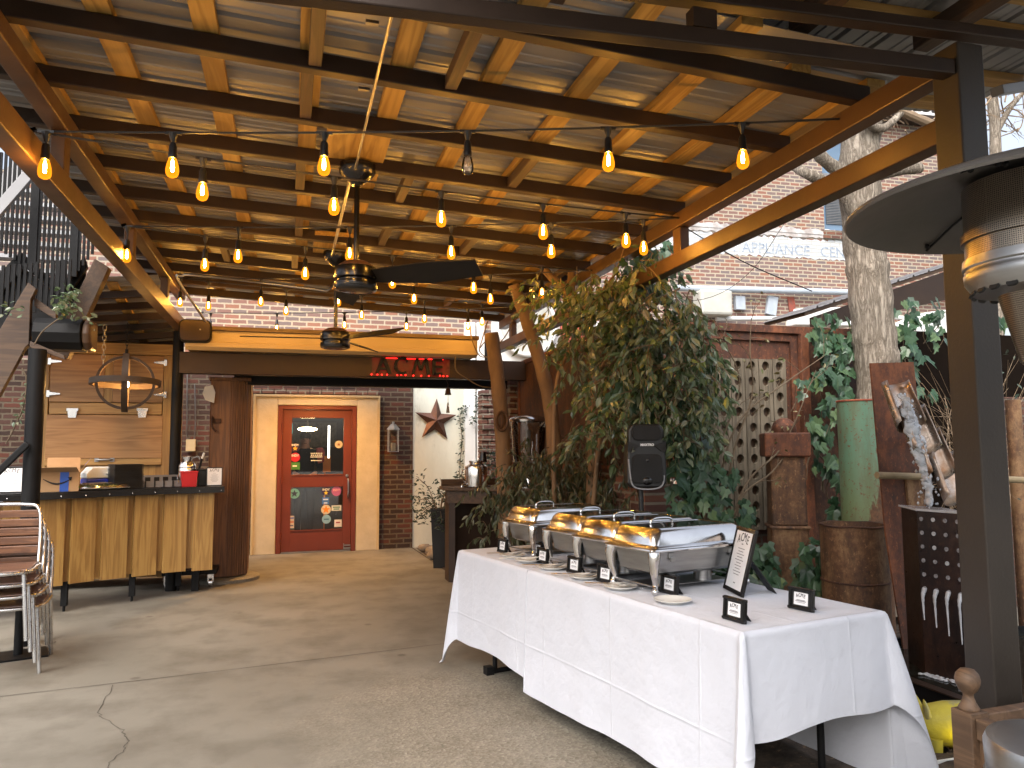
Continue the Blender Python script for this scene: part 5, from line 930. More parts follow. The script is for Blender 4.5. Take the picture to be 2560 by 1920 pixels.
p = at(983, 1095, y=11.15); k = thing('wall_lantern', 'small wire and glass candle lantern on the bricks between door and star', 'lantern', p)
b = MB()
for x in (-.07, .07):
    for y in (-.06, .06): b.tube([(x, y, -.2), (x, y, .12)], .005, 5)
for z in (-.2, .12): b.tube([(-.07, -.06, z), (.07, -.06, z), (.07, .06, z), (-.07, .06, z)], .006, 5, closed=True)
b.build('cage', X_['inox'], k); b = MB(); b.lathe([(.1, .125), (.04, .2), (.02, .21), (.02, .24), (0, .24)], n=4); b.build('cap', X_['inox'], k); b = MB(); b.lathe([(0, -.19), (.035, -.19), (.035, -.07), (0, -.07)], n=14); b.build('candle', X_['cream'], k); b = MB(); b.bb((-.066, -.056, -.195), (.066, -.052, .115)); b.build('pane', X_['glass'], k)
# ------------------------------------------------------------------ rusted walls round the garden
FY = 5.5; k = thing('rusted_wall', 'rusted sheet steel wall above a low brick base along the garden', 'wall', (2.75, 7, 0))
b = MB(); b.bb((2.72, 5.5, 1.3), (2.76, 8.9, 2.47)); b.build('sheet', X_['rustd'], k, w=1); b = MB(); b.bb((2.70, 5.46, 2.471), (2.8, 8.92, 2.52)); b.bb((2.705, 8.86, 0.2), (2.78, 8.92, 2.47)); b.bb((2.70, 5.52, 1.26), (2.78, 8.85, 1.3)); b.build('edge_angle', X_['rust'], k, w=1)
b = MB(); b.bb((2.72, 5.5, 0), (2.95, 8.85, 1.258)); b.build('brick_base', X_['brickdy'], k, w=1)
k = thing('rusted_fence', 'tall rusted steel fence of framed panels behind the bottle rack', 'fence', (4, FY, 0)); ft = 2.49
b = MB(); b.bb((2.8, FY+.02, 1.2), (4.2, FY+.03, ft-.07)); b.build('panel', X_['rusto' if 0 else 'rust'], k, w=1); b = MB(); b.bb((4.29, FY+.03, 0), (5.15, FY+.04, ft-.1)); b.build('panel', X_['rustd'], k, w=1)
b = MB(); b.bb((2.8, FY+.02, 0), (4.2, FY+.2, 1.15)); b.build('brick_base', brickmat('low_wall_bricks', [(.12, .05, .035), (.09, .045, .035), (.15, .06, .04)], (.16, .13, .1)), k, w=1)
b = MB(); b.bb((2.8, FY-.03, ft-.065), (5.15, FY+.07, ft)); b.build('top_rail', X_['rust'], k, w=1, bev=.004)
b = MB(); b.bb((4.205, FY-.05, 0), (4.285, FY+.06, ft-.066)); b.build('post', X_['rust'], k, w=1, bev=.004)
b = MB(); b.bb((4.13, FY-.005, 1.2), (4.2, FY+.018, ft-.07)); b.bb((2.8, FY-.005, ft-.13), (4.13, FY+.018, ft-.07)); b.build('frame_angle', X_['rust'], k, w=1)
# bottle rack: boards with round holes
rk = thing('bottle_rack', 'weathered wooden bottle rack board full of round holes on the rusted fence', 'bottle rack', (3.65, FY-.06, .74)); greyw = wood('weathered_grey_board', (.23, .19, .135), (.1, .08, .055), 2, 1, .85, bump=.4)
p0, p1 = at(1745, 895, y=FY-.1), at(1950, 1330, y=FY-.1); zt, zb2 = 2.19, .78; nb = 6; wB = (4.0-3.2)/nb
for i in range(nb):
    xa = 3.2+i*wB+.004; xb = xa+wB-.008; b = MB(); rows = 11; hh = (zt-zb2)/rows; tz = zt-rnd(0, .012); yf, yb = FY-.11, FY-.075
    for r in range(rows):
        z0, z1 = zb2+r*hh, zb2+(r+1)*hh if r < rows-1 else tz; cx, cz = (xa+xb)/2, zb2+(r+.5)*hh; n = 16; rr = .036; sq, ci = [], []
        for j in range(n):
            a = 2*PI*j/n+PI/4; c_, s_ = math.cos(a), math.sin(a); m_ = max(abs(c_), abs(s_)); sq.append((cx+(xb-xa)/2*c_/m_, (z0+z1)/2+(z1-z0)/2*s_/m_)); ci.append((cx+rr*c_*.95, cz+rr*1.1*s_))
        vs = [(x, yf, z) for x, z in sq]+[(x, yf, z) for x, z in ci]+[(x, yb, z) for x, z in ci]; b.add(vs, [(j, (j+1) % n, n+(j+1) % n, n+j) for j in range(n)]+[(n+j, n+(j+1) % n, 2*n+(j+1) % n, 2*n+j) for j in range(n)])
    for x_ in (xa, xb): b.quad((x_, yf, zb2), (x_, yb, zb2), (x_, yb, tz), (x_, yf, tz))
    b.quad((xa, yf, tz), (xb, yf, tz), (xb, yb, tz), (xa, yb, tz)); b.build('board', greyw, rk, w=1, recalc=False)
b = MB(); b.bb((3.2, FY-.074, zb2), (4.0, FY-.064, zt-.02)); b.build('back', X_['dkwood'], rk, w=1)
for z in (.95, 2.0): b = MB(); b.bb((3.2, FY-.063, z), (4.0, FY-.008, z+.06)); b.build('cleat', X_['dkwoodx'], rk, w=1)
# rusted pillar with a ball
p = at(1968, 1300, y=5.0); k = thing('rusted_pillar', 'square rusted steel pillar topped with a block and a ball', 'pillar', (p.x, 5.0, 0), rad(-27)); zf, zc0, zc1 = at(1968, 1312, y=5).z, at(1968, 1142, y=5).z, at(1968, 1082, y=5).z
b = MB(); b.box((0, 0, zf/2), (.27, .27, zf)); b.build('shaft', X_['rusto'], k, bev=.015); b = MB(); b.box((0, 0, (zf+zc0)/2), (.255, .255, zc0-zf)); b.build('shaft', X_['rusto'], k, bev=.015); b = MB(); b.box((0, 0, zf-.01), (.295, .295, .025)); b.build('flange', X_['rusto'], k, bev=.01)
b = MB(); b.box((0, 0, (zc0+zc1)/2), (.335, .3, zc1-zc0-.002)); b.build('block', X_['rust'], k, bev=.012); b = MB(); b.ball((0, 0, zc1+.02), .095, 24); b.build('ball', X_['rust'], k, smooth=80)
# green and rusted pipes
def pipe(name, px0, px1, y, ytop, label, mat, extra=None, nseg=32, z0=0):
    c = at((px0+px1)/2, ytop, y=y); r = (at(px1, ytop, y=y)-at(px0, ytop, y=y)).dot(RT)/2; k = thing(name, label, 'pipe', (c.x, y, 0)); b = MB(); b.lathe([(r, z0), (r, c.z), (r-.008, c.z), (r-.008, z0)], n=nseg); b.build('shell', mat, k, smooth=50); return k, r, c.z
k, r, z = pipe('green_pipe', 2103, 2199, 4.72, 1003, 'upright steel pipe with flaking green paint and a red rim', X_['teal']); b = MB(); b.tube([(r*math.cos(a), r*math.sin(a), z) for a in [2*PI*i/32 for i in range(32)]], .007, 6, closed=True); b.build('rim', rustmat('red_rim', (.3, .07, .04), (.36, .1, .05), (.2, .05, .03)), k)
k, r, z = pipe('rusted_drum', 2064, 2200, 4.42, 1310, 'short wide rusted drum standing before the green pipe', X_['rusto']); z2 = at(2132, 1450, y=4.42).z
for zz in (z2, z-.004): b = MB(); b.tube([(r*math.cos(a)*1.005, r*math.sin(a)*1.005, zz+(.004*math.sin(5*a) if zz > z2 else 0)) for a in [2*PI*i/40 for i in range(40)]], .007, 6, closed=True); b.build('flange', X_['rustd'], k)
b = MB(); b.lathe([(0, z-.08), (r-.01, z-.08)], n=24); b.build('fill', X_['soil'], k)
pipe('rusted_pipe', 2518, 2546, 4.3, 1000, 'slim rusted pipe right of the grey brown pergola post', X_['rusto'], nseg=18)
# tall rusted sheet, flume, perforated box, pond
k = thing('rusted_backsheet', 'tall rusted steel sheet behind the water flume', 'sheet', at(2250, 1400, y=4.0)); b = MB(); Q = [(2176, 908), (2284, 905), (2330, 1330), (2362, 1640), (2262, 1640), (2214, 1330)]; b.slab([at(*q, y=4.0) for q in Q], (0, .012, 0)); b.build('sheet', X_['rust'], k, w=1); b = MB(); b.slab([at(*q, y=4.0)+Vector((0, -.02, 0)) for q in ((2260, 1190), (2300, 1190), (2345, 1640), (2300, 1640))], (0, .018, 0)); b.build('side_sheet', X_['rusto'], k, w=1)
b = MB(); b.tube([at(2192, 1188, y=3.93), at(2380, 1194, y=3.93), at(2640, 1203, y=3.93)], .022, 12); tag(b.build('bamboo_rail', pm('old_bamboo', (.3, .23, .13), (.2, .15, .08), 6, .6)), 'pale cane rail running behind the flume and the pergola post', 'rail')
WZ = .165; pn = thing('pond_basin', 'low black steel basin holding the fountain water', 'basin', (3.6, 3.2, 0)); bx0, by0, bx1, by1 = 3.24, 2.3, 5.6, 4.12
R1, R2 = at(2252, 1692, z=.3), at(2390, 1735, z=.3)
b = MB(); b.bb((bx0-.03, by0, 0), (bx0, by1, .2)); b.bb((bx1, by0, 0), (bx1+.03, by1, .2)); b.bb((bx0-.03, by0-.03, 0), (bx1+.03, by0-.001, .2)); b.bb((bx0-.03, by1+.001, 0), (bx1+.03, by1+.03, .2)); b.build('wall', X_['black'], pn, w=1); b = MB(); b.bb((bx0-.05, by0, .201), (bx0+.01, by1, .208)); b.build('lip', X_['steel'], pn, w=1)
b = MB(); n = 40; vs = [(bx0+.001+(bx1-bx0-.002)*i/n, by0+.001+(by1-by0-.002)*j/n, WZ+.004*math.sin(i*1.3+j*.9)) for j in range(n+1) for i in range(n+1)]; b.add(vs, [(j*(n+1)+i, j*(n+1)+i+1, (j+1)*(n+1)+i+1, (j+1)*(n+1)+i) for j in range(n) for i in range(n)]); kind(b.build('pond_water', X_['pond'], smooth=80), 'structure')
FL, BL, FR_ = at(2313, 1690, z=WZ-.01), at(2272, 1655, z=WZ-.01), at(2432, 1722, z=WZ-.01); ex = (FR_-FL).normalized(); ey = (BL-FL).normalized(); LX, LY = (FR_-FL).length, (BL-FL).length
ztop = EYE.z+(at(2288, 1272, d=1)-EYE).z*((FL-EYE).dot(FW)); ztop = at(2290, 1270, x=FL.x).z if 0 else EYE.z+(FL.xy-EYE.xy).length/(ray(2289, 1272).xy.length)*ray(2289, 1272).z
pb = thing('perforated_fountain', 'dark rusted fountain box with rows of holes spouting water', 'fountain', (FL.x, FL.y, 0)); b = MB(); BR = BL+ex*LX; b.slab([FL, FR_, BR, BL], (0, 0, ztop-FL.z-.012)); b.build('box', rustmat('wet_black_rust', (.022, .012, .009), (.045, .022, .014), (.01, .007, .006), 3, .35), pb, w=1); b = MB(); cT = (FL+FR_+BL+BR)/4; b.slab([Vector((cT.x+(q.x-cT.x)*1.1, cT.y+(q.y-cT.y)*1.1, ztop-.01)) for q in (FL, FR_, BR, BL)], (0, 0, .012)); b.build('water_lid', X_['foam'], pb, w=1)
nrm = Vector((ex.y, -ex.x, 0)); nrm = nrm if nrm.dot(EYE-FL) > 0 else -nrm
for c in range(4):
    b = MB()
    for r in range(6):
        b = MB(); q = FL+ex*(LX*(.1+.26*c)); q.z = ztop-.055-r*.078; b.prism([(.011*math.cos(2*PI*i/10), .012*math.sin(2*PI*i/10)) for i in range(10)], .005, frame_mtx(q+nrm*.0005, ex)); b.build('spout_glint', X_['foam'] if (c, r) in ((1, 0), (1, 1), (1, 2), (2, 3)) else X_['hole'], pb, w=1)
    q = FL+ex*(LX*(.1+.26*c)); q.z = ztop-.055-5*.078; random.seed(c); b = MB(); b.tube(curve([q+nrm*.004, q+nrm*.03+Vector((.004, 0, -.04)), q+nrm*.035+Vector((.008, 0, -.1)), q+nrm*.04+ex*.012+Vector((0, 0, -.17-.03*c))], 5), [.013, .014, .013, .011, .012, .01, .008, .009, .007, .006, .007, .006, .005, .004, .004, .003], 8); b.build('water_jet', X_['foam'], pb, w=1, smooth=80)
b = MB(); random.seed(6)
for i in range(46): q = FL.lerp(FR_, i/45)+nrm*rnd(.0, .05); q.z = WZ+.008; b.ball(q, rnd(.006, .016), 6, (1.5, 1, .5))
b.build('splash', X_['foam'], pb, w=1, smooth=80)
fy = 3.62; fm = thing('water_flume', 'copper flume of overlapping curled scoops with water tumbling down', 'fountain', at(2290, 1100, y=fy)); cop = pm('wet_copper_scoop', (.52, .47, .42), (.26, .14, .075), 9, .28, .75, .15, 30)
SC4 = [(2254, 990, 2330, 1040), (2275, 1052, 2352, 1100), (2296, 1112, 2372, 1160), (2318, 1168, 2388, 1215)]
cx_ = [(2256, 1000), (2280, 1062), (2302, 1122), (2326, 1178)]
for i, (px, py) in enumerate(cx_):
    c = at(px, py, y=fy); b = MB(); n, mm = 14, 6; vs = []; ax_ = (at(cx_[-1][0], cx_[-1][1], y=fy-.14)-at(cx_[0][0], cx_[0][1], y=fy)).normalized(); sx = Vector((1, 0.1, 0)); sx = (sx-ax_*sx.dot(ax_)).normalized(); up_ = sx.cross(ax_); up_ = up_ if up_.y < 0 else -up_
    for j in range(mm+1):
        t = -.45+j/mm; w = .1+.012*t
        for a in range(n+1):
            th_ = PI*(-.12+1.24*a/n); lip = .03*max(0, t)**2*4*math.sin(th_); vs.append(c+Vector((0, -.045*i, 0))+ax_*(.27*t+lip)+sx*w*math.cos(th_)-up_*w*.62*math.sin(th_))
    b.add(vs, [(j*(n+1)+a, j*(n+1)+a+1, (j+1)*(n+1)+a+1, (j+1)*(n+1)+a) for j in range(mm) for a in range(n)]); o = b.build('scoop', cop, fm, w=1, smooth=60, recalc=False); md = o.modifiers.new('gauge', 'SOLIDIFY'); md.thickness = .004
wp = [at(px, py, y=fy-.03-.012*i) for i, (px, py) in enumerate([(2252, 985), (2262, 1010), (2272, 1042), (2280, 1080), (2292, 1110), (2298, 1140), (2308, 1165), (2314, 1195), (2318, 1225), (2322, 1264)])]
random.seed(9); cw = curve(wp, 6); nW = len(cw); b = MB()
def sheetlet(pts, w0, seed):
    random.seed(seed); n = len(pts); K = 6; vs = []; off = [rnd(-.012, .012) for _ in range(K+1)]
    for i, p in enumerate(pts):
        t = i/(n-1); w = w0*(.55+.45*math.sin(PI*min(1, t*1.1+.1)))*(1+.18*math.sin(i*.9+seed))
        for j in range(K+1):
            s_ = -1+2*j/K; vs.append(p+Vector((s_*w+off[j]*.4*math.sin(i*.9+j), -.022*(1-s_*s_)-.005*math.sin(i*1.1+j*1.2+seed)+off[j]*.5, .006*math.sin(j*2+i*1.3))))
    b.add(vs, [(i*(K+1)+j, i*(K+1)+j+1, (i+1)*(K+1)+j+1, (i+1)*(K+1)+j) for i in range(n-1) for j in range(K) ])
for a_, c_, w0 in ((0, 14, .03), (8, 26, .05), (14, 32, .062), (22, 40, .055), (30, 46, .045), (38, nW, .026), (40, nW, .016), (4, 20, .025), (18, 36, .03), (28, 44, .03)): sheetlet([q+Vector((rnd(-.01, .01), rnd(-.012, .004), 0)) for q in cw[a_:c_]], w0, a_*3+1)
for q in cw[6:44:3]:
    for _ in range(4): b.ball(jit(q, .045), rnd(.003, .009), 5, (1, 1, 1.6))
for _ in range(26): b.ball(jit(cw[-4], .06), rnd(.002, .005), 5, (1, 1, 1.5))
o = b.build('water_stream', X_['foam'], fm, w=1, smooth=80, recalc=False); md = o.modifiers.new('body', 'SOLIDIFY'); md.thickness = .006; md.offset = 0
b = MB(); b.bar(at(2262, 985, y=fy+.12), at(2340, 1200, y=fy+.12), .16, .006); b.bar(at(2290, 1080, y=fy+.12), at(2300, 1100, y=3.97), .03, .03); b.build('bracket', X_['rustd'], fm, w=1)
# ------------------------------------------------------------------ dark shed, lean-to roof, brick at the right edge
k = thing('dark_shed', 'shed under the lean-to roof right of the big trunk, its inner shade painted black', 'shed', (7, 6.4, 0)); xs0 = at(2205, 830, y=6.4).x; zs = at(2300, 828, y=6.4).z
b = MB(); b.bb((xs0, 6.4, 0), (13, 6.46, zs)); b.build('wall', pm('painted_shed_shade', (.006, .004, .003), (.009, .006, .004), 3, .95, spec=.05), k, w=1); a, c = at(2012, 790, y=6.2), at(2450, 648, y=6.2); b = MB(); b.slab([a, c, c+Vector((0, 0, .04)), a+Vector((0, 0, .04))], (0, .66, 0)); b.build('roof_board', X_['dkwoodx'], k, w=1); b = MB(); b.slab([a+Vector((.1, -.0, -.12)), c+Vector((0, 0, -.36)), c+Vector((0, 0, -.005)), a+Vector((.1, 0, -.005))], (0, .06, 0)); b.build('fascia', X_['steel'], k, w=1)  # near-black wall paints the shade inside the lean-to
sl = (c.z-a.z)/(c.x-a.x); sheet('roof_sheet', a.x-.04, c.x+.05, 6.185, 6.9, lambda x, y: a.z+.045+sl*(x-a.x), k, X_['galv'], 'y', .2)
b = MB(); b.bb((6.3, 5.35, 0), (8.2, 5.6, 1.9)); tag(b.build('brick_wall', brickmat('shed_bricks', [(.09, .045, .035), (.07, .04, .035), (.11, .05, .035)], (.12, .1, .08)), bev=.004), 'low dark brick wall at the right edge behind the dry grasses', 'wall')
# ------------------------------------------------------------------ patio heater
hx = at(2588, 520, d=1.82); H0 = Vector((hx.x, hx.y, 0)); ht = thing('patio_heater', 'steel patio heater with a wide pale reflector and perforated burner', 'patio heater', H0); zz = lambda py: EYE.z+(at(2588, py, d=1.82).z-EYE.z)
mesh = NT('perforated_burner'); uvc = mesh.coord(rnd=False); sp_ = mesh.n('SeparateXYZ', {0: uvc}).outputs; an = mesh.math('MULTIPLY', mesh.math('ARCTAN2', sp_[1], sp_[0]), 34.); zc_ = mesh.math('MULTIPLY', sp_[2], 210.); cb2 = mesh.n('CombineXYZ', {0: an, 1: zc_}).outputs[0]; vo = mesh.n('TexVoronoi', {'Vector': cb2, 'Scale': 1.0, 'Randomness': .12}); hole = mesh.ramp(vo.outputs['Distance'], [(.3, 1.), (.36, 0.)]); mesh.set(col=mesh.mix(hole, (.3, .25, .2), (.008, .006, .005)), rough=.3, metal=mesh.math('MULTIPLY_ADD', hole, -.9, .95)); mesh.bump(hole, -.4, .003)
rim = zz(508)
b = MB(); b.lathe([(.0, .09), (.14, .085), (.3, .045), (.405, .006), (.418, 0), (.424, -.01), (.42, -.016), (.405, -.006), (.3, .033), (.14, .072), (0, .076)], (0, 0, rim), 56); b.build('reflector', pm('heater_reflector', (.17, .16, .15), (.13, .122, .115), 3, .4, .5, .03), ht, smooth=35)
for i in range(3): a = rad(200+i*120); b = MB(); b.tube([(r*math.cos(a), r*math.sin(a), rim+zq) for r, zq in ((.15, .066), (.29, .03), (.4, -.01))], .0035, 5); [b.ball((r*math.cos(a+.03), r*math.sin(a+.03), rim+zq-.002), .007, 8) for r, zq in ((.17, .06), (.22, .048), (.38, -.002))]; b.build('seam', X_['black'], ht)
b = MB(); b.lathe([(.152, rim+.05), (.152, zz(500))], n=48); b.lathe([(.16, zz(575)), (.16, zz(598)), (.152, zz(600))], n=48); b.lathe([(.152, zz(500)), (.152, zz(640))], n=48); b.build('burner_mesh', mesh.m, ht, smooth=40)
b = MB(); b.lathe([(.15, zz(640)), (.158, zz(642)), (.16, zz(664)), (.155, zz(668)), (.155, zz(675)), (.158, zz(680)), (.156, zz(700)), (.14, zz(728)), (.1, zz(738)), (0, zz(740))], n=48); bw = b.build('bowl', X_['inox'], ht, smooth=40)
for i in range(22): a = 2*PI*i/22; b = MB(); M_ = Matrix.Translation((.139*math.cos(a), .139*math.sin(a), zz(728)+.0)) @ Matrix.Rotation(a, 4, 'Z') @ Matrix.Rotation(rad(62), 4, 'Y'); b.prism(rrect(.016, .024, .007, 4), .006, M_); b.build('slot', X_['ink'], bw)
b = MB(); b.lathe([(.088, zz(738)), (.05, zz(905)), (.045, zz(912)), (0, zz(914))], n=40); b.build('control_housing', mesh.m, ht, smooth=40); b = MB(); b.tube([(0, 0, .78), (0, 0, zz(905))], .02, 14); b.build('pole', X_['inox'], ht, smooth=50)
bt = .775; b = MB(); b.lathe([(.168, 0), (.168, bt-.1), (.175, bt-.097), (.175, bt-.09), (.17, bt-.087), (.173, bt-.02), (.166, bt-.004), (.15, bt), (0, bt+.004)], n=48); b.build('tank_housing', X_['inox'], ht, smooth=30)
# ------------------------------------------------------------------ wooden planter
PC = Vector((2.13, 2.0)); k = thing('wooden_planter', 'square wooden planter with ball topped corner posts', 'planter', (2.13, 2.0, 0), rad(3))
for x, y in ((0, 0), (.62, 0), (0, -.62), (.62, -.62)):
    b = MB(); b.box((x, y, .3), (.075, .075, .6)); b.build('post', X_['teakw'], k, bev=.004)
    b = MB(); b.lathe([(.03, .6), (.032, .606), (.022, .622), (.016, .64), (.016, .65), (.028, .662), (.036, .68), (.038, .695), (.034, .712), (.022, .726), (0, .731)], (x, y, 0), 20); b.build('finial', X_['teakw'], k, smooth=50)
for (x0, y0), (x1, y1) in (((0, 0), (.62, 0)), ((0, 0), (0, -.62)), ((.62, 0), (.62, -.62)), ((0, -.62), (.62, -.62))):
    d = Vector((x1-x0, y1-y0, 0)).normalized(); a_ = Vector((x0, y0, 0))+d*.038; c_ = Vector((x1, y1, 0))-d*.038
    for z0, z1 in ((.52, .585), (.08, .14)): b = MB(); b.bar(a_+Vector((0, 0, (z0+z1)/2)), c_+Vector((0, 0, (z0+z1)/2)), .045, z1-z0); b.build('rail', X_['teakw'], k, bev=.004)
    b = MB(); b.bar(a_+Vector((0, 0, .33)), c_+Vector((0, 0, .33)), .018, .375); b.build('panel', wood('planter_panel', (.2, .11, .055), (.1, .055, .03), 2, 1, .6), k)
b = MB(); b.box((.31, -.31, .45), (.58, .58, .02)); b.build('soil', X_['soil'], k)
# ------------------------------------------------------------------ low bed with the pig statue
P1 = at(2328, 1908, z=.045); P0 = at(2290, 1888, z=.045); P2 = at(2395, 1898, z=.045); d0 = (P0-P1).normalized(); d2 = (P2-P1).normalized(); C1 = P1; C0 = P1+d0*.75; C2 = P1+d2*.5; C3 = C0+d2*.5
k = thing('low_planter', 'low black planter with a white edge around the yellow pig', 'planter', (P1.x, P1.y, 0)); b = MB(); b.slab([Vector((q.x, q.y, 0)) for q in (C1, C2, C3, C0)], (0, 0, .033)); b.build('box', X_['black'], k, w=1); b = MB()
for q, r in ((C1, C2), (C2, C3), (C3, C0), (C0, C1)): b.bar(q, r, .01, .014)
b.build('edge', X_['white'], k, w=1); b = MB(); random.seed(2); cc = (C1+C2+C3+C0)/4
for i in range(150): q = C1+(C2-C1)*rnd(.03, .97)+(C0-C1)*rnd(.03, .97); b.ball((q.x, q.y, .037), rnd(.008, .02), 5, (1, rnd(.5, 1), .6))
b.build('mulch', X_['soil'], k, w=1); b = MB()
for i in range(40): q = C1+(C2-C1)*rnd(.05, .9)+(C0-C1)*rnd(.05, .9); leaf(b, (q.x, q.y, .05), (rnd(-1, 1), rnd(-1, 1), rnd(-.1, .2)), rnd(.02, .05))
b.build('dead_leaf', litm, k, w=1, recalc=False)
pp = at(2378, 1850, d=3.55); pg_ = thing('pig_statue', 'yellow pig statue lit from below in the low planter', 'statue', (pp.x, pp.y, .0), rad(-22)); b = MB()
bm_pts = [(-.17, .005, .075), (-.13, .045, .062+.02), (-.06, .095, .115), (.05, .11, .12), (.14, .1, .112), (.2, .06, .1), (.22, .02, .1)]
prof_ = [(-.2, .03), (-.185, .055), (-.15, .072), (-.1, .095), (-.02, .112), (.08, .115), (.16, .1), (.2, .07), (.215, 0)]
vs = []; n = 20
for x, r in prof_: vs += [(x, r*.86*math.cos(2*PI*j/n), .15+.12*(0 if x > -.12 else .1)+r*math.sin(2*PI*j/n)) for j in range(n)]
b.add(vs, [(i*n+j, i*n+(j+1) % n, (i+1)*n+(j+1) % n, (i+1)*n+j) for i in range(len(prof_)-1) for j in range(n)]+[tuple(range(n))])
for x in (-.1, .13):
    for y in (-.055, .055): b.tube([(x, y, .1), (x, y, .0)], [.036, .03], 12)
b.lathe([(0, .02), (.03, .018), (.032, -.01)], n=14, mtx=Matrix.Translation((-.205, 0, .16)) @ Matrix.Rotation(-PI/2, 4, 'Y'))
b.v = [p*.94 for p in b.v]; b.build('body', X_['pig'], pg_, smooth=70)
for y in (-.045, .045): b = MB(); b.tube(curve([(-.12, y, .2), (-.135, y*1.15, .245), (-.155, y*1.35, .285)], 4), [.03, .029, .028, .026, .022, .018, .014, .009, .004], 10); b.v = [Vector((v.x*.6-.055, v.y, v.z))*1.35 for v in b.v]; b.v = [p*.696 for p in b.v]; b.build('ear', X_['pig'], pg_, smooth=70)
b = MB(); b.tube(curve([(.215, 0, .17), (.24, .01, .19), (.235, .02, .21), (.225, 0, .2)], 4), .007, 6); b.v = [p*.94 for p in b.v]; b.build('tail', X_['pig'], pg_)
lq = at(2440, 1898, d=3.4); k = thing('garden_spotlight', 'small yellow garden spotlight below the pig statue', 'spotlight', (lq.x, lq.y, .05)); b = MB(); b.lathe([(.0, -.05), (.03, -.05), (.035, .03), (.03, .032), (0, .025)], n=16); b.build('housing', X_['black'], k); b = MB(); b.lathe([(.0, .034), (.029, .034), (.0, .038)], n=16); b.build('lens', emit('yellow_lens', (1, .8, .02), 30), k)
# ------------------------------------------------------------------ trees and plants
def limb(b, px, y, r0, r1, n=5, seg=10):
    pts = curve([at(p[0], p[1], y=(p[2] if len(p) > 2 else y)) for p in px], n); m_ = len(pts); b.tube(pts, [(r0+(r1-r0)*i/(m_-1))*(1+.05*math.sin(i*1.7)) for i in range(m_)], seg); return pts
def twigs(b, base, d, L_, r, depth, spread=.6, curl=.2, out=None):
    pts = [Vector(base)]; d = Vector(d).normalized()
    for i in range(5): d = (d+Vector((rnd(-curl, curl), rnd(-curl, curl), rnd(-curl, curl)))).normalized(); pts.append(pts[-1]+d*L_/5)
    b.tube(pts, [r*(1-.8*i/5) for i in range(6)], 5 if r > .004 else 4)
    if out is not None: out.append(pts[-1]); out.append(pts[3])
    if depth:
        for i in (2, 3, 4):
            if random.random() < .85: twigs(b, pts[i], d+Vector((rnd(-spread, spread), rnd(-spread, spread), rnd(-spread*.6, spread))), L_*rnd(.45, .7), r*.55, depth-1, spread, curl, out)
random.seed(21)
bt_ = thing('big_tree', 'big grey barked tree trunk rising past the far brick building', 'tree', at(2226, 1505, y=5.2)); b = MB(); TP = [(2226, 1530), (2215, 1300), (2203, 1080), (2192, 908), (2184, 834), (2172, 700), (2163, 620), (2150, 470), (2151, 360), (2158, 250), (2166, 100), (2170, -60)]
limb(b, TP, 5.2, .185, .155, 5, 20); random.seed(4); b.v = [v+Vector((rnd(-.006, .006), rnd(-.006, .006), 0)) for v in b.v]; b.build('trunk', X_['bark'], bt_, w=1, smooth=80)
b = MB(); limb(b, [(2150, 560), (2112, 490), (2060, 455), (2010, 430), (1968, 405, 5.6), (1900, 360, 6)], 5.15, .06, .032); limb(b, [(2125, 440), (2080, 415), (2035, 372), (1985, 300, 5.4)], 5.15, .06, .045); limb(b, [(2180, 440), (2240, 425), (2300, 420)], 5.2, .06, .05); limb(b, [(2160, 300), (2210, 320), (2290, 250), (2370, 240)], 5.0, .04, .02); b.build('branch', X_['bark'], bt_, w=1, smooth=80)
random.seed(30); b = MB()
for i in range(16): p = at(rnd(2190, 2330), rnd(180, 330), y=rnd(4.9, 5.6)); twigs(b, p, (rnd(-1, 1), rnd(-.5, .5), rnd(-.5, .8)), rnd(.3, .6), .008, 2, .8, .3)
limb(b, [(2238, 272), (2280, 290), (2330, 312)], 5.0, .035, .04); b.build('twig', X_['twig'], bt_, w=1)
t2 = thing('bare_tree', 'bare twiggy tree against the white sky at the top right', 'tree', at(2500, 900, y=9)); b = MB(); random.seed(31); limb(b, [(2500, 1100), (2492, 700), (2488, 330), (2480, 240), (2484, 60)], 9, .1, .07); limb(b, [(2490, 330), (2540, 250), (2600, 200)], 9, .05, .03); b.build('trunk', X_['bark'], t2, w=1, smooth=80); b = MB()
for i in range(26): p = at(rnd(2440, 2600), rnd(225, 340), y=rnd(8.5, 9.5)); twigs(b, p, (rnd(-1, 1), rnd(-.5, .5), rnd(-.4, .9)), rnd(.5, 1.0), .013, 2, .8, .3)
b.build('twig', X_['twig'], t2, w=1)
k = thing('cut_trunk', 'pale smooth cut trunk with a dark knot beside the console', 'tree', at(1262, 1230, y=7.66)); b = MB(); pts = limb(b, [(1266, 1420), (1262, 1210), (1254, 1060), (1243, 940), (1228, 833)], 7.66, .085, .075, 6, 16); b.build('trunk', X_['barks'], k, w=1, smooth=60)
q = at(1253, 1053, y=7.59); b = MB(); b.tube([q+Vector((.062*math.cos(a), -.022+.012*math.cos(a)**2*0, .1*math.sin(a))) for a in [2*PI*i/16 for i in range(16)]], .014, 6, closed=True); b.ball(q+Vector((0, .0, 0)), .055, 10, (1, .45, 1.6)); b.build('knot', X_['dkwoodz'], k, w=1, smooth=70)
k = thing('leaning_trunk', 'leaning cut trunk lit orange at its sawn top', 'tree', at(1390, 1250, y=7.0)); b = MB(); limb(b, [(1392, 1400, 6.9), (1388, 1180, 6.9), (1376, 1020), (1348, 900), (1316, 800), (1285, 712)], 7.0, .075, .06, 6, 14); b.build('trunk', X_['barks'], k, w=1, smooth=60)
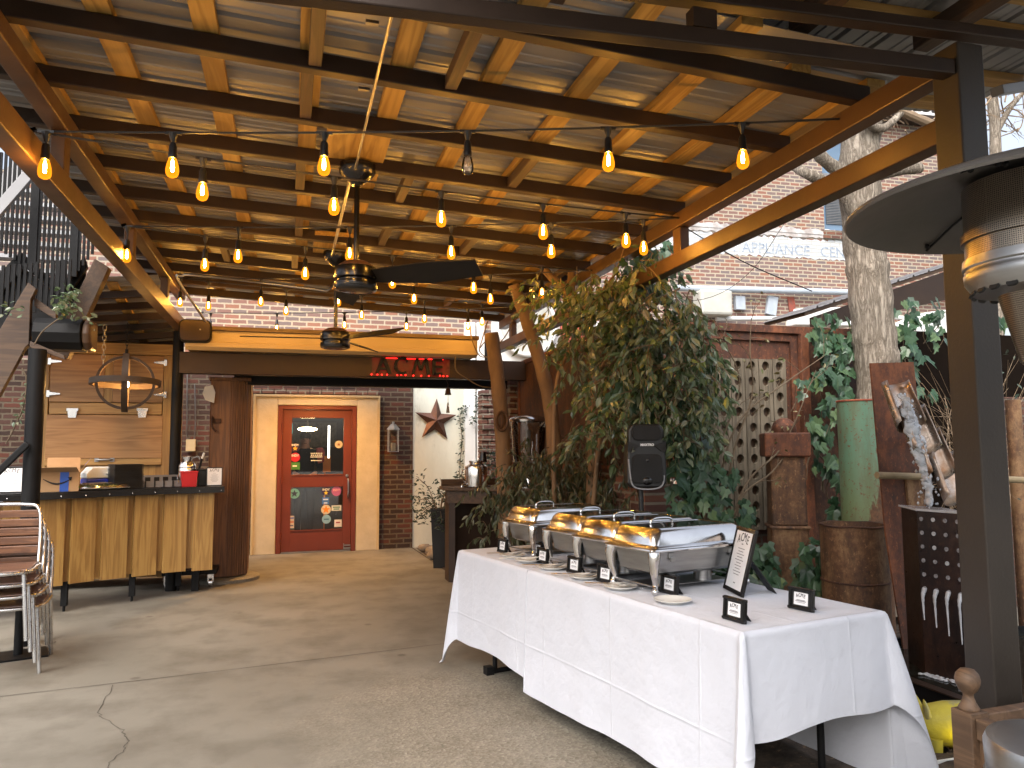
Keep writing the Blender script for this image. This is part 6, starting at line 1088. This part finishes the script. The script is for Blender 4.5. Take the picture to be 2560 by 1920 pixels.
# --- main evergreen
random.seed(40); me_ = thing('evergreen_tree', 'large glossy evergreen with several stems reaching into the pergola roof', 'tree', at(1490, 1250, y=6.2)); b = MB()
limb(b, [(1480, 1380), (1482, 1096), (1488, 938), (1495, 862), (1461, 818), (1437, 766), (1426, 732)], 6.2, .06, .045, 6, 12); limb(b, [(1426, 735), (1430, 663), (1430, 560)], 6.2, .042, .03); limb(b, [(1428, 735), (1400, 712), (1375, 690), (1347, 653), (1318, 622), (1286, 598)], 6.2, .042, .026); limb(b, [(1385, 1300), (1387, 1010), (1409, 904), (1461, 845), (1520, 800)], 6.15, .022, .012); limb(b, [(1480, 1300, 5.8), (1499, 1106, 5.6), (1533, 990, 5.4), (1560, 869, 5.2), (1590, 740, 5.1)], 5.5, .02, .012)
limb(b, [(1488, 938, 6.0), (1560, 850, 5.5), (1640, 760, 5.0), (1700, 720, 4.9)], 6.2, .022, .008); limb(b, [(1470, 830, 6.0), (1500, 740, 5.6), (1540, 680, 5.2), (1560, 620, 5.1)], 6.1, .018, .006); b.build('stem', X_['barks'], me_, w=1, smooth=70)
CL = [(1560, 720, 95, 75, 5.0, 420), (1640, 780, 100, 85, 4.95, 640), (1700, 890, 80, 120, 4.9, 740), (1600, 900, 110, 120, 5.0, 640), (1680, 1040, 75, 110, 4.95, 480), (1500, 800, 85, 90, 5.3, 330), (1420, 720, 75, 55, 5.7, 170), (1580, 1010, 80, 70, 5.0, 240), (1735, 1010, 40, 110, 5.0, 170), (1345, 700, 45, 50, 5.9, 60), (1460, 930, 70, 90, 5.7, 140), (1390, 830, 60, 70, 5.9, 70), (1620, 660, 60, 60, 5.0, 160), (1500, 1050, 55, 70, 5.3, 130), (1440, 860, 50, 60, 5.6, 90)]
b = MB(); tb_ = MB(); random.seed(41)
for cx, cy, rx, ry, y, n in CL:
    c = at(cx, cy, y=y); sx = rx*y*1.03/F*1.0; sz = ry*y*1.03/F; nt = int(n*1.15)//9
    for i in range(nt):
        while True:
            u = Vector((rnd(-1, 1), rnd(-1, 1), rnd(-1, 1)))
            if u.length < 1: break
        q = c+Vector((u.x*sx, u.y*.42, u.z*sz)); d = Vector((u.x*.8+rnd(-.5, .5), rnd(-.7, .5), rnd(-1.0, .15))); pts = [q]
        for j in range(4): d = (d.normalized()+Vector((rnd(-.2, .2), rnd(-.2, .2), -.16))); pts.append(pts[-1]+d.normalized()*.06)
        tb_.tube(pts, [.004, .0035, .003, .0025, .002], 4)
        for j in range(9): s_ = pts[min(4, 1+j//2)]; dd = (d.normalized()+Vector((rnd(-1, 1), rnd(-1, 1), rnd(-.9, .35)))); leaf(b, jit(s_, .02), dd, rnd(.05, .1), LEAF, rnd(.75, 1.05))
b.build('leaves', X_['leafA'], me_, w=1, recalc=False); tb_.build('twig', X_['vine'], me_, w=1)
# --- drooping bush
random.seed(50); db = thing('drooping_bush', 'drooping dark leaved bush spilling over the console behind the buffet', 'bush', at(1400, 1390, y=6.7)); b = MB(); st_ = MB(); DC = [(1430, 1150, 130, 45, 6.6, 42), (1330, 1200, 110, 60, 6.75, 48), (1500, 1210, 110, 70, 6.3, 50), (1580, 1160, 60, 50, 6.1, 24), (1270, 1270, 55, 70, 6.9, 30), (1430, 1260, 120, 60, 6.4, 40), (1560, 1260, 70, 60, 6.0, 26), (1240, 1370, 30, 45, 7.0, 14)]
for cx, cy, rx, ry, y, n in DC:
    for i in range(n):
        q = at(cx+rnd(-rx, rx), cy+rnd(-ry, ry), y=y+rnd(-.35, .35)); d = Vector((rnd(-.8, .8), rnd(-.7, .4), rnd(-.2, .7))); pts = [q]
        for j in range(6): d = d.normalized()+Vector((rnd(-.15, .15), rnd(-.15, .15), -.32)); pts.append(pts[-1]+d.normalized()*.055)
        st_.tube(pts, [.004-.0005*j for j in range(7)], 4)
        for j in range(11): s_ = pts[1+j//2]; leaf(b, jit(s_, .012), d.normalized()*.6+Vector((rnd(-.8, .8), rnd(-.8, .8), rnd(-1.1, -.1))), rnd(.06, .1), LEAF, rnd(.55, .8))
for i in range(9): p = at(1440+rnd(-40, 40), 1380, y=6.6); q = at(1300+i*38, 1150, y=6.6); st_.tube(curve([p, p.lerp(q, .5)+Vector((0, 0, .1)), q], 4), .008, 5)
b.build('leaves', X_['leafB'], db, w=1, recalc=False); st_.build('stem', X_['vine'], db, w=1)
b = MB(); b.slab([at(x, y, y=6.9) for x, y in ((1372, 1118), (1392, 1118), (1396, 1165), (1388, 1180), (1374, 1165))], (0, .01, 0)); tag(b.build('yellow_tag', pm('yellow_tag_card', (.5, .27, .03), None, 4, .6)), 'yellow tag hanging in the drooping bush', 'tag')
# --- ivy: patches of leaves that hang on a vertical plane
def ivy(name, label, patches, size, seed, face=(0, -1, 0), mat='ivy', grp=None, dens=1.0):
    random.seed(seed); px = patches[0]; k = thing(name, label, 'ivy', at(px[0], px[1]+px[3], y=px[4]), 0, grp); b = MB(); sv = MB()
    for cx, cy, rx, ry, y, n in patches:
        base = at(cx+rnd(-rx, rx)*.3, cy+ry, y=y)
        for i in range(int(n*dens)):
            a, r = rnd(0, 2*PI), math.sqrt(random.random()); q = at(cx+rx*r*math.cos(a), cy+ry*r*math.sin(a), y=y+rnd(-.1, .02)); d = Vector((rnd(-.7, .7), rnd(-.25, .1), rnd(-1.2, -.2))); leaf(b, q, d, rnd(*size), IVY, rnd(.8, 1.05), Vector(face)+Vector((rnd(-.5, .5), rnd(-.3, .3), rnd(-.1, .8))))
            if i % 5 == 0: sv.tube(curve([q+Vector((0, .03, 0)), q+Vector((rnd(-.06, .06), .06, -.1)), q+Vector((rnd(-.12, .12), .07, -.25))], 3), .004, 4)
    b.build('leaves', X_[mat], k, w=1, recalc=False); sv.build('vine', X_['vine'], k, w=1); return k
ivy('ivy', 'ivy climbing the rusted fence left of the big trunk', [(2075, 830, 60, 55, 5.35, 34), (2090, 900, 50, 70, 5.35, 42), (2060, 960, 70, 45, 5.3, 30), (2060, 1060, 38, 55, 5.3, 20), (2060, 1140, 32, 55, 5.3, 15), (2080, 1190, 25, 60, 5.3, 13), (2095, 1260, 20, 80, 5.0, 18), (2070, 1380, 20, 60, 4.9, 10)], (.075, .135), 60)
ivy('ivy', 'ivy hanging from the lean-to roof right of the big trunk', [(2255, 800, 35, 60, 5.9, 12), (2310, 770, 45, 50, 5.9, 16), (2340, 820, 30, 50, 5.8, 9), (2270, 890, 45, 50, 5.7, 16), (2300, 960, 40, 40, 5.7, 10), (2480, 780, 30, 40, 5.5, 8)], (.1, .17), 61)
ivy('ivy', 'ivy around the loudspeaker and the foot of the bottle rack', [(1690, 1030, 60, 60, 4.95, 34), (1720, 1110, 55, 60, 4.95, 44), (1725, 1200, 60, 60, 4.9, 44), (1785, 1280, 50, 50, 4.85, 28), (1700, 1310, 35, 60, 4.9, 24), (1640, 1040, 40, 40, 5.0, 18), (1580, 990, 60, 40, 5.0, 18), (1860, 1280, 25, 35, 4.85, 14), (1800, 1180, 40, 50, 4.9, 16)], (.075, .14), 62)
ivy('ground_ivy', 'broad ivy leaves on the ground beside the rusted pillar', [(1890, 1400, 60, 50, 4.9, 46), (2030, 1420, 45, 70, 4.7, 46), (1830, 1380, 50, 60, 4.9, 34), (2070, 1480, 40, 20, 4.6, 16), (1900, 1450, 50, 25, 4.5, 24), (2235, 1400, 18, 50, 4.8, 14)], (.09, .16), 63, (0, -.7, .7))
ivy('ivy', 'pale ivy at the top of the evergreen by the pergola edge', [(1600, 650, 40, 50, 5.2, 22), (1640, 620, 30, 50, 5.2, 16), (1580, 720, 40, 40, 5.1, 14)], (.08, .14), 64)
# --- fine shrub by the star wall, its pot
random.seed(70); k = thing('nandina_shrub', 'fine leaved shrub in a tall dark pot below the copper star', 'shrub', at(1100, 1390, y=9.3)); b = MB(); sv = MB(); r0 = at(1098, 1300, y=9.3)
for i in range(46):
    q = at(rnd(1035, 1200), rnd(1195, 1320), y=9.3+rnd(-.3, .4)) if i < 40 else at(rnd(1190, 1250), rnd(1130, 1190), y=9.6); sv.tube(curve([r0, r0.lerp(q, .5)+Vector((0, 0, .12)), q], 4), .005, 4)
    for j in range(26): leaf(b, jit(q, .1), (rnd(-1, 1), rnd(-1, 1), rnd(-.5, .7)), rnd(.035, .065), LEAF, .9)
b.build('leaves', X_['nand'], k, w=1, recalc=False); sv.build('stem', X_['vine'], k, w=1)
p0 = at(1098, 1395, y=9.3); b = MB(); b.lathe([(.0, 0), (.1, 0), (.15, .7), (.16, .7), (.16, .72), (.14, .72), (.135, .66), (0, .66)], n=4); o = b.build('tall_pot', X_['blackp'], bev=.006); o.location = (r0.x, 9.3, 0); o.rotation_euler.z = rad(35); tag(o, 'tall square dark pot at the bed edge by the console', 'pot')
random.seed(71); k = thing('wall_vine', 'thin sparse vine climbing the pale wall right of the star', 'vine', at(1150, 1250, y=11.2)); b = MB(); sv = MB(); L1 = curve([at(x, y, y=11.2) for x, y in ((1148, 1230), (1150, 1160), (1155, 1100), (1150, 1040), (1165, 1020))], 6); sv.tube(L1, .006, 4); L2 = curve([at(x, y, y=11.1) for x, y in ((1180, 1060), (1195, 1020), (1200, 985))], 5); sv.tube(L2, .005, 4)
for q in L1+L2:
    for j in range(7): leaf(b, jit(q, .06), (rnd(-1, 1), -.4, rnd(-.6, .4)), rnd(.03, .06))
b.build('leaves', X_['nand'], k, w=1, recalc=False); sv.build('vine', X_['vine'], k, w=1)
# --- bare shrub in front of the rack, dry twigs by the post, stair vine
random.seed(80); k = thing('bare_shrub', 'leafless shrub with thin reddish stems before the bottle rack', 'shrub', at(1790, 1440, y=4.9)); b = MB(); lv = MB(); ends = []
for px in ([(1770, 1440), (1800, 1200), (1850, 1050), (1960, 960), (2060, 890)], [(1790, 1440), (1830, 1150), (1880, 990), (1875, 880), (1878, 800)], [(1800, 1440), (1860, 1220), (1960, 1110), (2040, 925)], [(1760, 1430), (1790, 1150), (1850, 960), (1790, 820)], [(1810, 1420), (1850, 1250), (1930, 1180), (1990, 1100)], [(1780, 1430), (1760, 1250), (1745, 1150)]): 
    pts = limb(b, px, 4.9, .012, .003, 5, 6)
    for q in pts[8::3]: twigs(b, q, (rnd(-.6, 1), rnd(-.5, .3), rnd(0, 1)), rnd(.12, .3), .004, 1, .7, .25, ends)
for q in ends[::2]: leaf(lv, q, (rnd(-1, 1), rnd(-1, 1), rnd(-1, .5)), rnd(.03, .06))
b.build('stem', X_['vine'], k, w=1); lv.build('leaves', leafmat('bud_leaves', [(0, (.14, .09, .04)), (.5, (.13, .16, .05)), (1, (.3, .25, .12))]), k, w=1, recalc=False)
random.seed(81); k = thing('dry_grass', 'tangle of dry arching twigs behind the pergola post', 'grass clump', at(2420, 1280, y=4.7)); b = MB(); lv = MB()
for i in range(150):
    p = at(2420+rnd(-70, 110), 1230+rnd(-40, 60), y=4.7+rnd(-.2, .4)); q = at(2420+rnd(-190, 190), 1080+rnd(-220, 170), y=4.7+rnd(-.5, .5)); mid = p.lerp(q, .55)+Vector((0, 0, rnd(.0, .2))); b.tube(curve([p, mid, q+Vector((0, 0, rnd(-.12, .02)))], 4), [.0035-.0003*j for j in range(9)], 4)
    if i % 3 == 0: leaf(lv, q, (rnd(-1, 1), rnd(-1, 1), rnd(-1, .5)), rnd(.03, .06))
b.build('twig', X_['twig'], k, w=1); lv.build('leaves', X_['nand'], k, w=1, recalc=False)
random.seed(82); k = thing('stair_vine', 'small vine growing over the box under the stair', 'vine', at(150, 800, y=6.75)); b = MB(); sv = MB(); sv.tube(curve([at(x, y, y=6.6) for x, y in ((85, 862), (105, 830), (135, 805), (175, 775), (168, 740))], 5), .005, 4); sv.tube(curve([at(x, y, y=10.9) for x, y in ((15, 1110), (40, 1060), (60, 1010), (66, 950), (55, 920))], 5), .008, 4)
for cx, cy, n in ((160, 760, 60), (170, 735, 30), (182, 778, 26), (222, 812, 6), (30, 770, 16)):
    for i in range(n): leaf(b, at(cx+rnd(-26, 26), cy+rnd(-20, 20), y=6.6+rnd(-.1, .1)), (rnd(-1, 1), rnd(-1, 1), rnd(-.6, .5)), rnd(.035, .065))
for q in ((50, 1040), (58, 1020), (62, 1000), (45, 1055), (64, 975)): [leaf(b, jit(at(*q, y=10.9), .06), (rnd(-1, 1), -.5, rnd(-1, .3)), .08) for _ in range(3)]
b.build('leaves', X_['leafA'], k, w=1, recalc=False); sv.build('vine', X_['vine'], k, w=1)
# roof tangle by the canopy's right end
random.seed(83); k = thing('bare_vine', 'bare vine dangling from the canopy end to the cut trunk', 'vine', at(1180, 880, y=8.2)); b = MB()
for px in ([(1138, 890), (1140, 925), (1165, 945), (1200, 965), (1235, 970)], [(1175, 815), (1180, 850), (1200, 890), (1228, 890)], [(1220, 800), (1205, 850), (1200, 880), (1235, 905)], [(1240, 870), (1270, 830), (1290, 780), (1305, 760)], [(1200, 870), (1215, 855), (1240, 870)]): limb(b, px, 8.1, .008, .005, 5, 5)
b.build('stem', X_['vine'], k, w=1)
# ------------------------------------------------------------------ far brick building
q0 = at(1900, 700, d=14.2); bd = Vector((.998, -.061, 0)).normalized(); bn = Vector((-.061, -.998, 0)).normalized()
bz = math.atan2(bd.y, bd.x); BO = Vector((q0.x, q0.y, 0)); bl = thing('brick_building', 'tall red and grey brick building with a faded painted band, beyond the garden', 'building', BO, bz)
def bp(px, py, off=0):  # point of the facade in the building's own axes
    r = ray(px, py); t = ((BO-EYE).dot(bn)+off)/r.dot(bn); v = EYE+r*t-BO; return Vector((v.dot(bd), -off, v.z))
zr = bp(2290, 312).z; w0, w1 = bp(2052, 350), bp(2140, 582); xL, xR = -5.5, bp(2388, 600).x
b = MB()
for lo, hi in (((xL, 0, 0), (w0.x, .3, zr)), ((w1.x, 0, 0), (xR, .3, zr)), ((w0.x, 0, 0), (w1.x, .3, w1.z)), ((w0.x, 0, w0.z+.5), (w1.x, .3, zr))): b.bb(lo, hi)
b.build('wall', X_['brickf'], bl)
b = MB(); b.bb((w0.x-.05, -.05, w1.z-.16), (w1.x+.05, .05, w1.z-.002)); b.build('window_sill', X_['brickp'], bl)
wf = MB(); xa, xb, za, zb_ = w0.x, w1.x, w1.z, w0.z+.5; zm = (za+zb_)/2
for lo, hi in (((xa, .08, za), (xa+.06, .14, zb_)), ((xb-.06, .08, za), (xb, .14, zb_)), ((xa+.06, .08, zm-.03), (xb-.06, .14, zm+.03)), ((xa+.06, .08, za), (xb-.06, .14, za+.05))): wf.bb(lo, hi)
wn = wf.build('window', X_['greyp'], bl); b = MB(); b.bb((xa+.05, .12, za+.03), (xb-.05, .13, zb_)); t = NT('painted_sky_pane'); t.set(col=(.12, .2, .3), rough=.06, spec=1.0); b.build('pane', t.m, wn)  # sky reflection painted as blue into the pane colour
b = MB()
for i in range(26): b.bb((xa+.12, .095, za+.18+i*.032), (xb-.06, .11, za+.198+i*.032))
b.build('louvre', pm('grey_louvre', (.16, .17, .18), None, 4, .5), wn)
b = MB(); b.bb((xL, -.35, zr+.05), (xR, .3, zr+.28)); b.bb((xL, -.42, zr+.2), (xR, -.351, zr+.45)); b.build('gutter', X_['white'], bl); b = MB(); b.bb((xL, -.34, zr-.02), (xR, .3, zr+.045)); b.build('soffit', X_['steel'], bl); b = MB(); b.slab([(xL, -.3, zr+.46), (xR, -.3, zr+.46), (xR, 3, zr+1.6), (xL, 3, zr+1.6)], (0, 0, .06)); b.build('roof', rustmat('red_roof_tiles', (.35, .1, .06), (.4, .14, .08), (.25, .07, .05), 8), bl)
# painted band, ragged edges
random.seed(90); a0, a1 = bp(1600, 575), bp(2125, 655); ztp, zbt = bp(1900, 588).z, bp(1900, 640).z; b = MB(); n = 90; vs = []
for i in range(n+1): x = a0.x+(a1.x-a0.x)*i/n; vs += [(x, -.006, zbt+rnd(-.03, .03)), (x, -.006, ztp+rnd(-.05, .06))]
b.add(vs, [(2*i, 2*i+2, 2*i+3, 2*i+1) for i in range(n)]); bandm = brickmat('faded_white_paint', [(.62, .66, .68), (.56, .6, .63), (.66, .68, .69), (.5, .53, .56)], (.5, .5, .48), bump=.4, dirt=.05); bn_ = b.build('painted_band', bandm, bl)
b = MB(); vs = []; zl0, zl1 = bp(1900, 575).z, bp(1900, 583).z; xe = bp(2330, 620).x
for i in range(n+1): x = a0.x+(xe-a0.x)*i/n; vs += [(x, -.02, zl0-.09+rnd(-.02, .02)), (x, -.02, zl0+.06+rnd(-.03, .05))]
b.add(vs, [(2*i, 2*i+2, 2*i+3, 2*i+1) for i in range(n)]); b.slab([(a0.x, -.03, zl0-.02), (xe, -.03, zl0-.02), (xe, -.03, zl0+.02), (a0.x, -.03, zl0+.02)], (0, .01, 0)); b.build('worn_ledge', pm('peeling_ledge', (.6, .6, .6), (.3, .26, .24), 5, .9, 0, .8, 12), bl)
faded = pm('faded_blue_grey_letters', (.17, .22, .3), (.42, .46, .5), 22, .9); zc = (ztp+zbt)/2-.03; hgt = (ztp-zbt)*.62
for s_, px in (('D', 1703), ('S', 1756), ('.', 1836), ('APPLIANCE', 1940), ('CENTER', 2108)): q = bp(px, 620); text('lettering', s_, hgt*1.12, Matrix.Translation((q.x, -.009, zc-(.03 if px > 1800 else 0))) @ Matrix.Rotation(PI/2, 4, 'X'), faded, bn_, .001, offset=.004, space=1.02)
def onwall(name, px0, py0, px1, py1, dpt, mat, label, cat, off=.01, rot=0, bev=.01):
    p0, p1 = bp(px0, py0), bp(px1, py1); c = (p0+p1)/2; b = MB(); b.box((0, 0, 0), (abs(p1.x-p0.x), dpt, abs(p1.z-p0.z))); o = b.build(name, mat, bev=bev); M_ = Matrix.Translation(BO) @ Matrix.Rotation(bz, 4, 'Z'); o.location = M_ @ Vector((c.x, -off-dpt/2, c.z)); o.rotation_euler = (0, rot, bz); return tag(o, label, cat)
ubx = pm('pale_blue_grey_box', (.42, .47, .53), (.34, .39, .45), 5, .5)
onwall('meter_box', 1832, 742, 1857, 777, .1, ubx, 'small pale blue box on the far bricks', 'electrical box'); onwall('vent_panel', 1912, 742, 1938, 790, .08, ubx, 'tilted pale slatted panel on the far bricks', 'panel', rot=rad(10)); onwall('red_sign_plate', 1968, 742, 1986, 780, .03, pm('weathered_red_plate', (.36, .07, .04), (.2, .09, .07), 12, .8), 'weathered red plate on the far bricks', 'sign', rot=rad(-6))
onwall('condenser_unit', 1720, 735, 1800, 800, .35, pm('aged_plastic_unit', (.5, .5, .45), (.42, .42, .38), 4, .6), 'pale air conditioning unit above the rusted fence', 'air conditioner', .15, 0, .05)
def wpipe(name, px, r, mat, label, off=.15): b = MB(); M_ = Matrix.Translation(BO) @ Matrix.Rotation(bz, 4, 'Z'); b.tube([M_ @ bp(x, y, off) for x, y in px], r, 10); return tag(b.build(name, mat, smooth=60), label, 'pipe')
wpipe('conduit_pipe', [(1690, 720), (1900, 725), (2125, 731), (2400, 740)], .06, ubx, 'long pale blue pipe across the far bricks'); wpipe('white_pipe', [(1790, 797), (1975, 796), (1985, 792), (1988, 778), (2010, 776), (2115, 781), (2300, 800), (2310, 815)], .045, X_['white'], 'white pipe low on the far bricks above the fence', .3)
b = MB(); q = [at(x, y, d=12.5) for x, y in ((1992, 800), (2000, 776), (2060, 770), (2130, 765), (2135, 815), (1992, 812))]; b.slab(q, (0, .3, 0)); tag(b.build('white_tank', X_['white'], bev=.02), 'white tank top showing between the rusted fence and the trunk', 'tank'); b = MB(); q = [at(x, y, d=12.5) for x, y in ((2235, 815), (2320, 780), (2400, 770), (2400, 835), (2235, 830))]; b.slab(q, (0, .3, 0)); tag(b.build('white_awning', X_['white'], bev=.02), 'white awning edge under the lean-to roof', 'awning')
# overhead cables
for i, (pts, lb) in enumerate((([(1708, 566), (1860, 655), (2030, 728)], 'black cable slanting down across the far bricks'), ([(1640, 760), (1780, 742), (1880, 675), (1960, 560)], 'thin twig like cable in front of the far bricks'))): b = MB(); b.tube(curve([at(x, y, d=9) for x, y in pts], 6), (.007, .0035)[i], 5); tag(b.build('cable', X_['black']), lb, 'cable')
# round white sign on a pale wall beyond the porch
k = thing('pale_gable', 'pale gable wall behind the pergola truss above the rusted wall', 'wall', (3.6, 10.9, 0)); b = MB(); b.bb((2.92, 10.9, 0), (5.2, 11.0, 3.45)); b.build('wall', X_['white'], k, w=1)
q = at(1318, 812, y=10.8); k = thing('round_sign', 'large round white rimmed disc on the pale gable', 'sign', q); b = MB(); b.tube([(.46*math.cos(a), 0, .46*math.sin(a)) for a in [2*PI*i/48 for i in range(48)]], .035, 8, closed=True); b.build('rim', X_['white'], k, smooth=60); b = MB(); b.prism([(.44*math.cos(2*PI*i/40), .44*math.sin(2*PI*i/40)) for i in range(40)], .02, frame_mtx((0, .02, 0), (1, 0, 0))); b.build('face', pm('grey_disc_face', (.5, .5, .47), (.34, .34, .3), 5, .7), k); b = MB(); b.prism([(-.3, -.42+.12), (-.2, -.3), (-.02, -.28), (.0, -.2), (-.25, -.18)], .01, frame_mtx((0, -.002, 0), (1, 0, 0))); b.build('mark', X_['steel'], k)
b = MB(); b.bb((4.0, 10.86, 2.75), (4.45, 10.895, 3.4)); tag(b.build('red_board', pm('red_board_paint', (.45, .1, .06), None, 4, .6)), 'red board on the pale gable beside the round disc', 'board')
# ------------------------------------------------------------------ person behind the door glass
def skinbody():
    J = {'pel': (0, 0, .95, .15, .1), 'chest': (0, 0.0, 1.28, .17, .11), 'neckb': (0, -.01, 1.44, .075, .07), 'neck': (0, -.03, 1.5, .055, .055), 'head': (0, -.05, 1.6, .075, .085), 'crown': (0, -.05, 1.69, .07, .08)}
    E = [('pel', 'chest'), ('chest', 'neckb'), ('neckb', 'neck'), ('neck', 'head'), ('head', 'crown')]
    for s_, n in ((1, 'L'), (-1, 'R')):
        J.update({n+'sh': (s_*.17, 0, 1.4, .075, .075), n+'el': (s_*.25, -.05, 1.13, .05, .05), n+'wr': (s_*.14, -.28, 1.07, .033, .033), n+'pa': (s_*.1, -.36, 1.055, .036, .022), n+'hip': (s_*.09, 0, .88, .1, .1), n+'kn': (s_*.1, -.01, .48, .065, .065), n+'an': (s_*.1, .02, .09, .045, .045), n+'to': (s_*.11, -.13, .04, .04, .03)})
        E += [('neckb', n+'sh'), (n+'sh', n+'el'), (n+'el', n+'wr'), (n+'wr', n+'pa'), ('pel', n+'hip'), (n+'hip', n+'kn'), (n+'kn', n+'an'), (n+'an', n+'to')]
        for f, (dx, L_) in enumerate(((-.03, .05), (-.013, .075), (.004, .08), (.02, .075), (.034, .055))): a_ = (s_*(.1)-dx*.9, -.375, 1.055); J[n+'f%d' % f] = (a_[0]-dx*.4*1, -.36-L_*.7, 1.04, .0095, .0095); J[n+'g%d' % f] = (a_[0]-dx*.4, -.36-L_*1.05, 1.02, .008, .008); E += [(n+'pa', n+'f%d' % f), (n+'f%d' % f, n+'g%d' % f)]
    ks = list(J); me = bpy.data.meshes.new('person_bones'); me.from_pydata([J[k_][:3] for k_ in ks], [(ks.index(a), ks.index(c)) for a, c in E], []); o = bpy.data.objects.new('person_bones', me); COL.objects.link(o)
    md = o.modifiers.new('skin', 'SKIN'); o.modifiers.new('sub', 'SUBSURF').levels = 2; o.modifiers['sub'].render_levels = 2
    for i, k_ in enumerate(ks): sv = me.skin_vertices[0].data[i]; sv.radius = J[k_][3:5]; sv.use_root = k_ == 'pel'
    bpy.context.view_layer.update(); dg = bpy.context.evaluated_depsgraph_get(); m2 = bpy.data.meshes.new_from_object(o.evaluated_get(dg)); bpy.data.objects.remove(o); return m2
m2 = skinbody(); m2.materials.clear()
for a in (X_['shirt'], X_['skin']): m2.materials.append(a)
for p in m2.polygons: c = p.center; p.material_index = 1 if c.z > 1.47 or (c.y < -.25 and c.z > 1) else 0; p.use_smooth = True
pq = at(762, 1150, y=12.75); ps = bpy.data.objects.new('person', m2); COL.objects.link(ps); ps.location = (pq.x, 12.75, 0); tag(ps, 'person in a black shirt looking down behind the door glass', 'person')
b = MB(); b.ball((0, -.035, 1.675), .098, 16, (.92, 1.05, .8)); b.build('hair', X_['hair'], ps, smooth=80)
b = MB(); b.ball((0, -.14, 1.6), .014, 8, (.8, 1.3, 1.4))
for s_ in (-1, 1): b.ball((s_*.082, -.045, 1.6), .022, 8, (.4, .8, 1.3))
b.build('nose_and_ears', X_['skin'], ps, smooth=80); b = MB()
for s_ in (-1, 1): b.ball((s_*.03, -.125, 1.625), .01, 8, (1.3, .6, .6)); b.box((s_*.03, -.128, 1.645), (.035, .01, .008))
b.box((0, -.13, 1.555), (.04, .008, .007)); b.build('face_features', X_['hair'], ps)
b = MB(); b.slab([at(x, y, y=12.5) for x, y in ((790, 1120), (805, 1118), (812, 1130), (810, 1155), (795, 1160))], (0, .02, 0)); tag(b.build('red_flowers', pm('red_petals', (.3, .04, .03), (.1, .02, .02), 40, .7), bev=.005), 'dull red bunch behind the printed lines on the door', 'flowers')
# ------------------------------------------------------------------ light
W = bpy.data.worlds.new('World'); SC.world = W; W.use_nodes = True; nt = W.node_tree; bg = nt.nodes['Background']; sk = nt.nodes.new('ShaderNodeTexSky'); sk.sky_type = 'NISHITA'; sk.sun_disc = False; EL, AZ = 50, 215
sk.sun_elevation = rad(EL); sk.sun_rotation = rad(AZ); sk.air_density = 1.0; sk.dust_density = 6.0; sk.ozone_density = 1.0; hs = nt.nodes.new('ShaderNodeHueSaturation'); hs.inputs['Saturation'].default_value = .5; nt.links.new(sk.outputs[0], hs.inputs['Color']); nt.links.new(hs.outputs[0], bg.inputs[0]); bg.inputs[1].default_value = .14
sl_ = bpy.data.lights.new('sun', 'SUN'); sl_.energy = .5; sl_.angle = rad(55); sl_.color = (1, .975, .95); so = bpy.data.objects.new('sun', sl_); COL.objects.link(so)
d = Vector((math.sin(rad(AZ))*math.cos(rad(EL)), math.cos(rad(AZ))*math.cos(rad(EL)), math.sin(rad(EL)))); so.rotation_euler = d.to_track_quat('Z', 'Y').to_euler()
vs_ = SC.view_settings; vs_.view_transform = 'Standard'; vs_.look = 'None'; vs_.gamma = 1; vs_.exposure = 1.5; vs_.use_curve_mapping = False
cy = SC.cycles; cy.use_denoising = True; cy.denoiser = 'OPENIMAGEDENOISE'; cy.max_bounces = 10; cy.transparent_max_bounces = 12; cy.diffuse_bounces = 5; cy.glossy_bounces = 4; cy.transmission_bounces = 6; cy.sample_clamp_indirect = 6; cy.use_light_tree = True; cy.caustics_reflective = False; cy.caustics_refractive = False
try: cy.use_adaptive_sampling = True; cy.adaptive_threshold = .02
except Exception: pass
